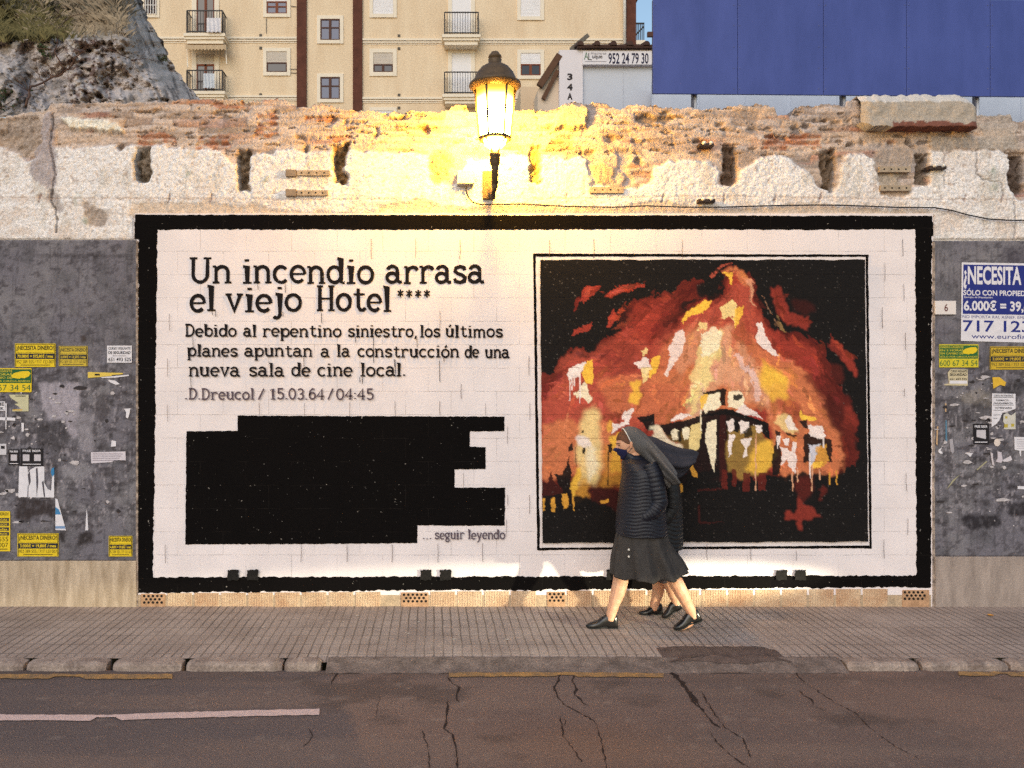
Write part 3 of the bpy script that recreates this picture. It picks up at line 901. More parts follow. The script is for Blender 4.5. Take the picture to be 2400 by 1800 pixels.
MB().box(XX(325), XX(2181), -0.0075, 0.0, -0.05, ZZ(1394)).build("mortar_bed", mat("sandy mortar", srgb(190, 166, 138), 0.95, 0.25, 12, 0.4, 60, fine=0.2), mural)
m_vent = mat("vent brick clay", srgb(190, 150, 116), 0.9, 0.3, 14, 0.3, fine=0.15)
for v0, v1 in vents:
    t = (v0 - 330) / 1840
    v = MB().box(XX(v0), XX(v1), -0.016, 0.02, -0.03, ZZ(1391 - 9 * t)).build("vent_brick", m_vent, mural, bevel=0.004)
    h = MB()
    n = int((v1 - v0) / 10.5)
    for r_ in range(3):
        for q in range(n):
            c = P(v0 + 7 + q * 10.2 + (5 if r_ % 2 else 0), 1397 - 9 * t + r_ * 7.6, -0.0165)
            if c.x < XX(v1 - 4): h.lathe(c, [(0.0125, 0.003), (0.0115, -0.0006)], 10, 'Y')
    h.build("vent_hole", hole, v)
# ------------------------------------------------------------------ the painted picture of the burning hotel
def picture():
    nx, ny = 400, 345
    u, v = np.meshgrid(np.linspace(0, 1, nx), np.linspace(0, 1, ny))
    X = (1265 + (1271 - 1265) * v) * (1 - u) + (2023 + (2031 - 2023) * v) * u
    Y = (610 + (1271 - 610) * v) * (1 - u) + (610 + (1268 - 610) * v) * u
    X = X + np.where((u == 0) | (u == 1), (fbm(Y / 30, Y * 0, 3) - 0.5) * 3, 0)
    Y = Y + np.where((v == 0) | (v == 1), (fbm(X / 30, X * 0, 4) - 0.5) * 4, 0)
    sx = (fbm(X / 26, Y / 26, 101) - 0.5) * 20 + (fbm(X / 7, Y / 9, 102, 3) - 0.5) * 13
    sy = (fbm(X / 26, Y / 26, 103) - 0.5) * 20 + (fbm(X / 7, Y / 12, 104, 3) - 0.5) * 16
    K = dict(bk=(22, 19, 19), mr=(62, 24, 22), dr=(98, 34, 28), rd=(156, 58, 46), br=(186, 86, 68), og=(210, 124, 82), po=(226, 168, 132),
             ye=(250, 196, 74), oc=(216, 156, 62), py=(244, 218, 150), wh=(246, 230, 224), pk=(232, 192, 182), cr=(250, 236, 204), ol=(150, 118, 60), bl=(206, 208, 220))
    C = np.zeros(X.shape + (3,))
    C[:] = srgb(*K['bk'])
    Z = {'A': (1240, 580), 'B': (1640, 580), 'C': (1240, 860), 'D': (1640, 860), 'S': None}
    brush = fbm((X + Y * 0.5) / 16, (Y - X * 0.5) / 5, 105, 4)
    def p(key, col, pts, a=0.95, blur=0, warp=1.0, dry=0.0):
        if Z[key]: pts = [(Z[key][0] + a_ / 2.976, Z[key][1] + b_ / 2.976) for a_, b_ in pts]
        m = inside(X + sx * warp, Y + sy * warp, pts).astype(float)
        if blur: m = box_blur(m, blur)
        if dry: m = m * np.clip((brush - 0.5 + (1 - dry) * 0.5) * 5, 0, 1)
        blend(C, m, srgb(*K[col]), a)
    # dark red body of the blaze
    p('S', 'dr', [(1262, 880), (1300, 877), (1308, 846), (1322, 830), (1352, 816), (1385, 822), (1405, 810), (1415, 795), (1450, 787), (1458, 765), (1482, 748), (1478, 735), (1465, 722), (1480, 708), (1520, 693), (1555, 693), (1580, 702), (1585, 680), (1592, 660), (1640, 652), (1655, 668), (1640, 690),
                  (1690, 690), (1690, 637), (1708, 624), (1727, 626), (1741, 638), (1757, 642), (1768, 657), (1770, 701), (1788, 741), (1815, 775), (1855, 776), (1875, 785), (1912, 802), (1929, 815), (1936, 842), (1946, 859), (1944, 899), (1972, 904), (1976, 941), (1996, 950), (2006, 971), (2005, 1008), (1996, 1035), (2004, 1058), (2003, 1085), (1975, 1098), (1962, 1112), (1939, 1112), (1900, 1106), (1828, 1116), (1794, 1118), (1734, 1125), (1640, 1130), (1458, 1130), (1448, 1149), (1340, 1176), (1262, 1176)], 1.0)
    p('S', 'rd', [(1262, 905), (1310, 900), (1330, 850), (1420, 815), (1470, 790), (1520, 720), (1545, 712), (1555, 780), (1540, 800), (1560, 770), (1590, 740), (1640, 705), (1690, 700), (1700, 640), (1730, 632), (1756, 660), (1762, 705), (1790, 760), (1820, 782), (1880, 800), (1920, 830), (1930, 900), (1900, 930), (1950, 1000), (1960, 1080), (1880, 1100), (1270, 1120)], 0.9, 1)
    p('A', 'br', [(230, 760), (340, 720), (420, 735), (600, 640), (660, 560), (720, 540), (790, 640), (850, 700), (960, 560), (1070, 480), (1250, 400), (1250, 952), (80, 952), (85, 900), (190, 900)], 0.55, 2)
    p('B', 'br', [(0, 450), (130, 370), (200, 280), (320, 220), (360, 380), (420, 500), (560, 760), (680, 880), (760, 952), (0, 952)], 0.7, 2)
    p('C', 'br', [(85, 240), (200, 100), (460, 60), (1250, 0), (1250, 330), (880, 400), (580, 440), (90, 420)], 0.75, 2)
    p('C', 'og', [(88, 400), (260, 370), (600, 400), (640, 560), (640, 720), (300, 760), (90, 800)], 0.9, 2)
    p('C', 'og', [(460, 80), (760, 60), (1100, 0), (1250, 0), (1250, 340), (900, 400), (740, 330), (560, 330)], 0.6, 3)
    p('D', 'og', [(0, 0), (700, 0), (840, 200), (980, 500), (985, 690), (900, 770), (540, 760), (460, 300), (0, 330)], 0.85, 2)
    p('B', 'og', [(0, 720), (60, 560), (300, 520), (420, 700), (640, 800), (700, 952), (0, 952)], 0.75, 3)
    p('A', 'og', [(880, 800), (960, 620), (1100, 560), (1250, 560), (1250, 952), (850, 952)], 0.6, 3)
    p('A', 'po', [(1080, 620), (1200, 540), (1250, 560), (1250, 760), (1150, 800), (1050, 900), (1000, 800)], 0.45, 2)
    p('B', 'po', [(80, 770), (240, 740), (340, 860), (380, 952), (60, 952)], 0.6, 2)
    p('D', 'po', [(180, 0), (340, 0), (380, 200), (300, 280), (180, 140)], 0.5, 2)
    p('D', 'rd', [(520, 240), (640, 220), (700, 300), (700, 440), (600, 330), (540, 300)], 0.55, 2)
    p('B', 'rd', [(230, 560), (330, 500), (360, 640), (300, 720), (240, 650)], 0.5, 1)
    p('C', 'dr', [(85, 60), (200, 60), (290, 0), (160, 160), (90, 240)], 0.8, 1)
    p('A', 'dr', [(640, 940), (840, 740), (860, 690), (700, 800), (560, 860), (460, 700), (640, 620), (780, 720), (560, 900)], 0.35, 2)
    p('D', 'dr', [(700, 60), (900, 30), (1000, 200), (1080, 300), (1080, 650), (1000, 690), (960, 480), (860, 300), (760, 120)], 0.75, 2)
    p('D', 'mr', [(870, 180), (960, 260), (1040, 300), (960, 500), (900, 400), (840, 240)], 0.5, 3)
    p('D', 'rd', [(1000, 270), (1070, 280), (1080, 420), (1000, 400)], 0.5, 2)
    # stray tongues
    for pts in ([(370, 370), (360, 330), (380, 290), (410, 265), (450, 275), (490, 280), (450, 330), (380, 400)], [(530, 330), (560, 300), (640, 270), (800, 258), (805, 270), (720, 300), (640, 315), (540, 345)], [(285, 620), (310, 580), (440, 520), (430, 570), (400, 590)],
                [(540, 480), (590, 425), (610, 480), (560, 560), (535, 560)]): p('A', 'rd', pts, 0.95, 0, 0.6, 0.3)
    p('A', 'br', [(550, 320), (620, 285), (720, 272), (700, 290), (600, 310)], 0.6, 1, 0.6)
    p('A', 'br', [(385, 320), (410, 280), (440, 290), (430, 330), (390, 360)], 0.5, 1, 0.6)
    p('B', 'rd', [(480, 280), (540, 280), (580, 370), (640, 450), (760, 500), (740, 570), (640, 540), (540, 480), (490, 380)], 0.75, 1)
    p('B', 'mr', [(640, 360), (760, 380), (800, 440), (720, 470), (660, 420)], 0.8, 2)
    p('B', 'rd', [(900, 620), (960, 650), (1050, 760), (1080, 860), (1060, 900), (1000, 790), (930, 720), (900, 680)], 0.85, 1)
    p('B', 'dr', [(900, 800), (980, 830), (990, 940), (920, 952), (880, 880)], 0.6, 2)
    p('B', 'br', [(60, 200), (150, 120), (240, 112), (160, 135), (80, 215)], 0.7, 0, 0.5, 0.5)
    p('B', 'po', [(260, 170), (350, 230), (365, 300), (350, 370), (410, 440), (330, 370), (340, 290), (300, 220)], 0.7, 0, 0.5, 0.2)
    p('B', 'og', [(150, 175), (230, 135), (300, 150), (330, 230), (330, 300), (250, 210)], 0.75, 1)
    p('B', 'bk', [(0, 260), (100, 250), (150, 270), (130, 340), (90, 370), (0, 350), (-30, 340)], 0.9, 1, 0.8)
    p('A', 'bk', [(1170, 250), (1250, 240), (1250, 340), (1160, 330)], 0.9, 1, 0.8)
    p('A', 'bk', [(930, 500), (1000, 460), (1080, 390), (1240, 350), (1090, 420), (1040, 480), (960, 560), (930, 550)], 0.85, 0, 0.8)
    p('A', 'mr', [(640, 430), (720, 420), (740, 500), (640, 530), (620, 470)], 0.85, 1)
    p('A', 'bk', [(820, 400), (900, 360), (1000, 380), (880, 410)], 0.7, 1, 0.8)
    p('A', 'mr', [(700, 610), (760, 620), (770, 660), (710, 640)], 0.6, 1)
    p('A', 'bk', [(310, 735), (420, 745), (540, 735), (520, 755), (340, 770)], 0.6, 1, 0.8)
    p('B', 'bk', [(400, 310), (480, 400), (520, 520), (640, 560), (760, 600), (800, 650), (680, 600), (560, 580), (480, 540), (410, 400)], 0.85, 1, 0.8)
    p('B', 'po', [(410, 310), (460, 400), (520, 520), (560, 560), (470, 440)], 0.35, 0, 0.5, 0.4)
    p('S', 'po', [(1660, 770), (1712, 762), (1722, 830), (1690, 880), (1668, 930), (1650, 985), (1600, 985), (1612, 930), (1628, 880), (1640, 820)], 0.7, 2)
    p('S', 'py', [(1662, 778), (1688, 770), (1690, 812), (1668, 850), (1660, 900), (1640, 960), (1612, 972), (1620, 930), (1634, 880), (1648, 830)], 0.8, 1, 1.2, 0.15)
    p('S', 'po', [(1722, 800), (1752, 830), (1790, 900), (1800, 960), (1760, 940), (1740, 880)], 0.6, 2)
    p('S', 'rd', [(1500, 700), (1590, 690), (1580, 740), (1540, 770), (1500, 790), (1440, 800)], 0.6, 2)
    p('S', 'dr', [(1560, 700), (1600, 690), (1590, 760), (1560, 800), (1530, 790)], 0.6, 1)
    # loose brush dabs licking up towards the top of the blaze
    rd = random.Random(77)
    nd = 0
    while nd < 620:
        cx_, cy_ = rd.uniform(1268, 2006), rd.uniform(640, 1120)
        ix, iy = int((cx_ - 1265) / 758 * (nx - 1)), int((cy_ - 610) / 660 * (ny - 1))
        loc = C[iy, min(ix, nx - 1)]
        if loc[0] < 0.09: 
            nd += 0.2
            continue
        nd += 1
        an = math.atan2(620 - cy_, 1712 - cx_) + rd.gauss(0, 0.45)
        L_, W_ = rd.uniform(10, 34), rd.uniform(2.5, 7)
        i0, i1 = max(0, ix - 22), min(nx, ix + 22)
        j0, j1 = max(0, iy - 22), min(ny, iy + 22)
        xs_, ys_ = X[j0:j1, i0:i1] + sx[j0:j1, i0:i1] * 0.6 - cx_, Y[j0:j1, i0:i1] + sy[j0:j1, i0:i1] * 0.6 - cy_
        uu = xs_ * math.cos(an) + ys_ * math.sin(an)
        vv = -xs_ * math.sin(an) + ys_ * math.cos(an) + 0.012 * uu * uu * rd.uniform(-1, 1)
        m = ((np.abs(uu) < L_) & (np.abs(vv) < W_ * (1 - (uu / L_) ** 2))).astype(float) * np.clip((brush[j0:j1, i0:i1] - 0.3) * 5, 0, 1)
        tgt_ = np.array(loc) * rd.choice((0.5, 0.7, 0.8, 1.15, 1.3, 1.5)) * np.array((1, rd.uniform(0.85, 1.2), rd.uniform(0.7, 1.3)))
        blend(C[j0:j1, i0:i1], m, tgt_, 0.7)
    # bright strokes
    p('A', 'ye', [(1060, 510), (1080, 450), (1150, 410), (1250, 365), (1250, 400), (1200, 460), (1120, 480), (1075, 530)], 0.95, 0, 0.6)
    p('B', 'ye', [(0, 460), (10, 380), (60, 370), (20, 440)], 0.95, 0, 0.6)
    p('B', 'ye', [(150, 175), (220, 185), (210, 275), (195, 250), (190, 205)], 0.9, 0, 0.5)
    p('B', 'py', [(130, 430), (200, 360), (250, 400), (240, 500), (240, 560), (200, 480), (150, 500)], 0.9, 0, 0.8)
    p('B', 'ye', [(240, 430), (300, 410), (280, 480), (240, 560), (220, 500)], 0.85, 0, 0.6)
    p('A', 'wh', [(1010, 600), (1075, 560), (1085, 640), (1060, 720), (1000, 820), (950, 900), (935, 890), (980, 780), (965, 690)], 0.8, 0, 0.7, 0.15)
    p('A', 'py', [(1180, 540), (1240, 530), (1235, 570), (1180, 570)], 0.8, 0)
    p('A', 'py', [(1210, 640), (1250, 600), (1250, 952), (1120, 952), (1140, 800)], 0.75, 1)
    p('B', 'cr', [(20, 600), (100, 550), (140, 600), (145, 680), (80, 740), (0, 780), (0, 640)], 0.8, 0, 1, 0.1)
    p('B', 'py', [(0, 770), (60, 760), (75, 952), (0, 952)], 0.7, 1)
    p('B', 'wh', [(390, 530), (430, 520), (450, 600), (500, 690), (550, 760), (510, 765), (420, 700), (380, 660), (400, 580)], 0.9, 0, 0.7)
    p('B', 'pk', [(220, 740), (300, 760), (360, 860), (410, 940), (360, 950), (300, 850)], 0.8, 0)
    p('D', 'pk', [(300, 0), (360, 0), (410, 100), (410, 220), (370, 220), (350, 110)], 0.8, 0)
    p('B', 'ye', [(420, 780), (520, 860), (640, 952), (430, 952)], 0.7, 2)
    p('D', 'ye', [(420, 0), (560, 30), (620, 130), (600, 220), (480, 220), (400, 120)], 0.75, 2)
    p('A', 'wh', [(275, 870), (310, 830), (385, 790), (385, 830), (355, 870), (350, 900), (300, 910), (280, 930)], 0.95, 0, 0.6)
    p('A', 'ye', [(365, 830), (400, 790), (440, 790), (440, 850), (430, 952), (390, 952), (360, 880)], 0.95, 0, 0.6)
    p('C', 'ye', [(370, 0), (440, 0), (430, 100), (410, 110)], 0.95, 0, 0.6)
    p('C', 'wh', [(275, 20), (300, 0), (355, 0), (355, 60), (280, 70)], 0.95, 0, 0.6)
    p('C', 'cr', [(310, 195), (350, 170), (380, 100), (400, 150), (440, 240), (410, 250), (370, 220)], 0.9, 0, 0.7)
    p('A', 'wh', [(720, 800), (780, 790), (790, 750), (830, 770), (840, 850), (800, 900), (780, 850), (735, 815)], 0.9, 0, 0.6)
    p('A', 'ye', [(840, 770), (900, 750), (910, 800), (850, 900), (830, 930), (840, 850)], 0.9, 0, 0.6)
    p('A', 'py', [(780, 720), (810, 700), (820, 740), (790, 750)], 0.8, 0, 0.6)
    p('C', 'py', [(780, 0), (840, 0), (830, 70), (790, 125), (775, 90)], 0.85, 0, 0.7)
    p('C', 'ye', [(690, 130), (760, 100), (780, 200), (740, 270), (680, 240), (700, 180)], 0.8, 1)
    p('C', 'ye', [(840, 0), (890, 0), (850, 60)], 0.9, 0, 0.6)
    # left tower of light and trees
    p('C', 'py', [(370, 330), (430, 280), (490, 330), (510, 500), (500, 700), (470, 830), (330, 830), (310, 600), (350, 430)], 0.8, 3)
    p('C', 'wh', [(300, 500), (340, 470), (420, 500), (450, 560), (400, 570), (320, 550)], 0.85, 1)
    p('C', 'cr', [(400, 560), (470, 560), (460, 720), (410, 820), (390, 700)], 0.75, 2)
    p('C', 'ye', [(570, 500), (640, 470), (650, 640), (640, 730), (560, 720)], 0.9, 1)
    p('C', 'oc', [(520, 560), (600, 560), (650, 720), (640, 820), (500, 820)], 0.6, 3)
    p('C', 'ye', [(300, 720), (340, 700), (330, 880), (330, 952), (300, 952)], 0.85, 1)
    p('C', 'oc', [(340, 760), (440, 830), (400, 900), (330, 952)], 0.7, 2)
    p('C', 'wh', [(580, 470), (590, 400), (650, 380), (640, 320), (740, 280), (700, 340), (690, 400), (620, 430)], 0.92, 0, 0.8)
    p('C', 'ye', [(540, 400), (590, 370), (590, 440), (560, 460)], 0.6, 1)
    for q in ([(265, 560), (295, 520), (300, 580), (265, 590)], [(360, 460), (375, 435), (380, 455)], [(362, 605), (372, 565), (392, 565), (382, 612)], [(550, 600), (548, 545), (575, 535), (570, 600)]): p('C', 'bk', q, 0.95, 0, 0.3)
    p('C', 'bk', [(545, 590), (552, 590), (548, 820), (540, 820)], 0.8, 0, 0.2)
    p('C', 'bk', [(315, 560), (322, 560), (326, 700), (320, 700)], 0.6, 0, 0.1)
    p('C', 'mr', [(90, 810), (135, 800), (150, 715), (165, 790), (240, 850), (240, 900), (90, 900)], 0.95, 0, 0.6)
    p('C', 'bk', [(170, 745), (225, 750), (250, 680), (265, 620), (285, 740), (300, 952), (90, 952), (90, 900), (240, 880)], 0.97, 0, 0.5)
    for q in ([(150, 952), (150, 915), (180, 915), (185, 952)], [(95, 952), (95, 920), (112, 925), (112, 952)], [(220, 952), (230, 885), (265, 880), (275, 952)]): p('C', 'oc', q, 0.95, 0, 0.3)
    p('S', 'bk', [(1262, 1178), (1342, 1178), (1350, 1160), (1380, 1165), (1460, 1150), (1600, 1110), (1640, 1105), (1700, 1095), (1735, 1130), (1800, 1118), (1850, 1110), (1900, 1110), (1960, 1115), (2040, 1100), (2040, 1290), (1262, 1290)], 0.97, 1, 0.9)
    p('S', 'mr', [(1381, 1150), (1400, 1138), (1420, 1136), (1446, 1150), (1448, 1200), (1420, 1185), (1384, 1172)], 0.95, 1, 0.6)
    p('S', 'oc', [(1404, 1172), (1425, 1169), (1426, 1178), (1408, 1180)], 0.95, 0, 0.3)
    for x_, w_, y1 in ((1270, 8, 1195), (1290, 14, 1198), (1314, 20, 1194), (1341, 6, 1197)): p('S', 'oc', [(x_, 1168), (x_ + w_, 1166), (x_ + w_ * 0.8, y1), (x_ + w_ * 0.3, y1)], 0.9, 0, 0.6)
    # the burning building
    p('S', 'bk', [(1500, 985), (1532, 974), (1532, 1010), (1516, 1008), (1507, 993)], 0.97, 0, 0.3)
    p('S', 'bk', [(1490, 978), (1531, 971), (1531, 985), (1500, 990)], 0.97, 0, 0.3)
    p('S', 'cr', [(1520, 1000), (1545, 998), (1570, 1030), (1600, 1040), (1640, 1045), (1600, 1075), (1560, 1060), (1530, 1030)], 0.8, 1)
    p('S', 'bk', [(1542, 995), (1600, 985), (1640, 972), (1690, 962), (1702, 958), (1790, 990), (1800, 1010), (1798, 1028), (1780, 1010), (1700, 1110), (1640, 1130), (1608, 1130), (1600, 1040), (1570, 1030)], 0.97, 0, 0.35)
    p('S', 'ol', [(1610, 1055), (1632, 1040), (1638, 1000), (1640, 990), (1600, 1010), (1560, 1020), (1600, 1045)], 0.5, 1)
    for x_, y_, w_, h_ in ((1571, 1005, 18, 24), (1597, 1000, 18, 28)): p('S', 'cr', [(x_, y_ + 4), (x_ + w_ / 2, y_), (x_ + w_, y_ + 5), (x_ + w_ * 0.9, y_ + h_), (x_ + 4, y_ + h_)], 0.9, 0, 0.4, 0.2)
    p('S', 'bk', [(1585, 1010), (1594, 1008), (1594, 1035), (1586, 1032)], 0.9, 0, 0.3)
    p('S', 'py', [(1618, 992), (1640, 990), (1640, 1045), (1628, 1060), (1612, 1050)], 0.85, 0, 0.5)
    p('S', 'cr', [(1654, 990), (1676, 982), (1678, 1050), (1672, 1106), (1662, 1080), (1650, 1020)], 0.92, 0, 0.4)
    p('S', 'mr', [(1684, 970), (1698, 966), (1698, 1120), (1684, 1130)], 0.8, 0, 0.3)
    p('S', 'bk', [(1640, 962), (1701, 958), (1800, 992), (1798, 1008), (1760, 985), (1700, 970), (1640, 975)], 0.97, 0, 0.3)
    p('S', 'ol', [(1700, 1010), (1766, 1000), (1800, 1040), (1815, 1070), (1790, 1105), (1735, 1125), (1700, 1100)], 0.95, 1, 0.7)
    p('S', 'ye', [(1768, 1040), (1790, 1025), (1815, 1045), (1812, 1080), (1780, 1105), (1745, 1100), (1760, 1070)], 0.75, 2)
    for q in ([(1699, 985), (1717, 982), (1716, 1008), (1704, 1014)], [(1728, 988), (1754, 990), (1750, 1010), (1732, 1014)], [(1763, 998), (1782, 996), (1784, 1008), (1772, 1018)], [(1703, 1020), (1720, 1018), (1712, 1045), (1714, 1064), (1706, 1074), (1704, 1046)], [(1730, 1028), (1760, 1024), (1746, 1050), (1748, 1070), (1736, 1076), (1742, 1050)]): p('S', 'wh', q, 0.95, 0, 0.5)
    p('S', 'bk', [(1716, 982), (1728, 984), (1727, 1012), (1717, 1010)], 0.95, 0, 0.3)
    p('S', 'bk', [(1738, 1010), (1756, 1000), (1760, 1020), (1742, 1024)], 0.85, 0, 0.4)
    p('S', 'bk', [(1781, 1000), (1798, 1005), (1800, 1030), (1788, 1022), (1780, 1012)], 0.95, 0, 0.4)
    p('S', 'bk', [(1814, 1008), (1826, 1014), (1824, 1040), (1828, 1080), (1822, 1110), (1805, 1114), (1806, 1070), (1816, 1040)], 0.95, 0, 0.5)
    # roof hut and neighbours
    p('S', 'cr', [(1655, 925), (1685, 918), (1686, 955), (1650, 966), (1640, 950)], 0.95, 0, 0.4)
    p('S', 'bk', [(1645, 922), (1690, 911), (1698, 914), (1698, 950), (1686, 950), (1685, 920), (1652, 927)], 0.97, 0, 0.25)
    p('S', 'cr', [(1703, 915), (1728, 913), (1741, 925), (1740, 960), (1704, 954)], 0.9, 0, 0.4)
    p('S', 'bk', [(1714, 925), (1740, 925), (1738, 932), (1724, 940), (1715, 938)], 0.95, 0, 0.3)
    p('S', 'ye', [(1640, 930), (1656, 925), (1652, 945), (1640, 960)], 0.9, 0, 0.4)
    p('S', 'wh', [(1740, 945), (1760, 960), (1790, 984), (1760, 975), (1720, 965)], 0.85, 0, 0.5)
    p('S', 'wh', [(1566, 984), (1595, 967), (1620, 972), (1580, 986)], 0.9, 0, 0.4)
    p('S', 'py', [(1812, 988), (1832, 968), (1850, 975), (1868, 1010), (1840, 1010), (1825, 1000)], 0.7, 1)
    p('S', 'wh', [(1836, 985), (1846, 972), (1858, 990), (1868, 1008), (1845, 1006)], 0.8, 0, 0.5)
    p('S', 'bk', [(1838, 1012), (1862, 1018), (1866, 1024), (1842, 1020)], 0.9, 0, 0.3)
    p('S', 'og', [(1872, 985), (1890, 1000), (1884, 1080), (1872, 1085)], 0.5, 1)
    p('S', 'wh', [(1832, 1028), (1846, 1026), (1845, 1044), (1834, 1042)], 0.95, 0, 0.3)
    p('S', 'wh', [(1856, 1034), (1866, 1036), (1862, 1062), (1854, 1060)], 0.9, 0, 0.3)
    p('S', 'wh', [(1816, 1022), (1826, 1022), (1826, 1034), (1820, 1052)], 0.95, 0, 0.3)
    p('S', 'wh', [(1826, 1048), (1842, 1050), (1862, 1065), (1866, 1096), (1860, 1110), (1850, 1090), (1840, 1080), (1828, 1092)], 0.88, 0, 0.6)
    p('S', 'bk', [(1882, 1020), (1898, 1016), (1946, 1032), (1946, 1082), (1938, 1084), (1930, 1050), (1896, 1040), (1894, 1080), (1880, 1086)], 0.95, 0, 0.4)
    p('S', 'bk', [(1872, 986), (1890, 982), (1890, 1006), (1880, 1002)], 0.95, 0, 0.3)
    p('S', 'wh', [(1892, 996), (1922, 1000), (1930, 1022), (1922, 1030), (1890, 1020)], 0.92, 0, 0.5)
    p('S', 'ye', [(1872, 960), (1880, 970), (1912, 980), (1906, 988), (1876, 982), (1868, 968)], 0.95, 0, 0.4)
    p('S', 'bl', [(1894, 1040), (1920, 1044), (1906, 1070), (1896, 1096), (1892, 1080)], 0.9, 0, 0.5)
    p('S', 'oc', [(1908, 1050), (1932, 1044), (1940, 1078), (1926, 1094), (1896, 1092), (1906, 1072)], 0.8, 0, 0.6)
    p('S', 'ye', [(1898, 1082), (1926, 1078), (1922, 1096), (1900, 1096)], 0.85, 0, 0.5)
    # red doors, glow spots and smudges in the dark ground
    for x_, w_, y0, y1 in ((1739, 17, 1108, 1150), (1774, 18, 1106, 1150), (1690, 12, 1100, 1145), (1712, 10, 1100, 1140)): p('S', 'dr', [(x_, y0), (x_ + w_, y0), (x_ + w_, y1), (x_, y1)], 0.9, 0, 0.3)
    p('S', 'oc', [(1612, 1092), (1620, 1090), (1632, 1110), (1628, 1122), (1618, 1112)], 0.95, 0, 0.4)
    p('S', 'oc', [(1590, 1135), (1597, 1132), (1598, 1152), (1591, 1154)], 0.95, 0, 0.3)
    p('S', 'dr', [(1864, 1120), (1900, 1112), (1896, 1160), (1880, 1180), (1862, 1150)], 0.7, 2)
    p('S', 'rd', [(1868, 1160), (1880, 1180), (1900, 1188), (1920, 1205), (1900, 1216), (1880, 1214), (1872, 1240), (1864, 1240), (1866, 1214), (1836, 1214), (1832, 1200), (1846, 1190), (1860, 1200), (1866, 1180)], 0.7, 1)
    p('S', 'dr', [(1912, 1140), (1928, 1136), (1932, 1155), (1920, 1175)], 0.8, 1)
    p('S', 'mr', [(1632, 1146), (1690, 1143), (1690, 1148), (1632, 1151)], 0.9, 0, 0.3)
    p('S', 'mr', [(1634, 1185), (1638, 1182), (1640, 1222), (1700, 1222), (1640, 1228), (1634, 1224)], 0.8, 0, 0.3)
    # paint runs
    for x_, y0, h_, c_ in ((1334, 880, 60, 'wh'), (1339, 885, 30, 'wh'), (1345, 880, 24, 'wh'), (1358, 880, 65, 'wh'), (1768, 1015, 135, 'po'), (1854, 1105, 45, 'po'), (1866, 1100, 30, 'po'), (1900, 1090, 60, 'po'), (1917, 1100, 24, 'po'), (1941, 1105, 30, 'oc'), (1957, 1100, 36, 'oc'), (1926, 1020, 30, 'wh'), (1640, 960, 50, 'cr'), (1895, 1060, 60, 'wh')):
        w_ = 1.6
        m = (np.abs(X - x_ - (vnoise(Y / 9, Y * 0, int(x_)) - 0.5) * 2) < w_) & (Y > y0) & (Y < y0 + h_)
        blend(C, m, srgb(*K[c_]), 0.85)
    # brushwork, thin paint and specks
    C *= (0.80 + 0.46 * brush)[..., None]
    C *= (0.84 + 0.32 * fbm(X / 3.2, Y / 3.2, 107, 2))[..., None]
    lum = C.mean(-1)
    sp = np.clip((fbm(X / 3.0, Y / 3.0, 108, 3) - 0.79) * 12, 0, 1)
    blend(C, sp * (lum < 0.05), srgb(150, 140, 134), 0.45)
    hz = np.abs(((CZ - (Y - 900) / 267.0) + BLOCK_Z + 0.006) % 0.205 - 0.0) < 0.006
    blend(C, hz * (fbm(X / 30, Y / 8, 109) > 0.45) * (lum > 0.05), srgb(120, 60, 44), 0.35)
    y_ = layer()
    me = grid_mesh("picture", (X - CX) / sc(0), np.full(X.shape, y_), CZ - (Y - 900) / sc(0), C)
    link("picture", me, vmat("picture paint", 0.8, fine=0.14, fscale=160, bump=0.25, bscale=90, blocks=0.6), mural)
picture()

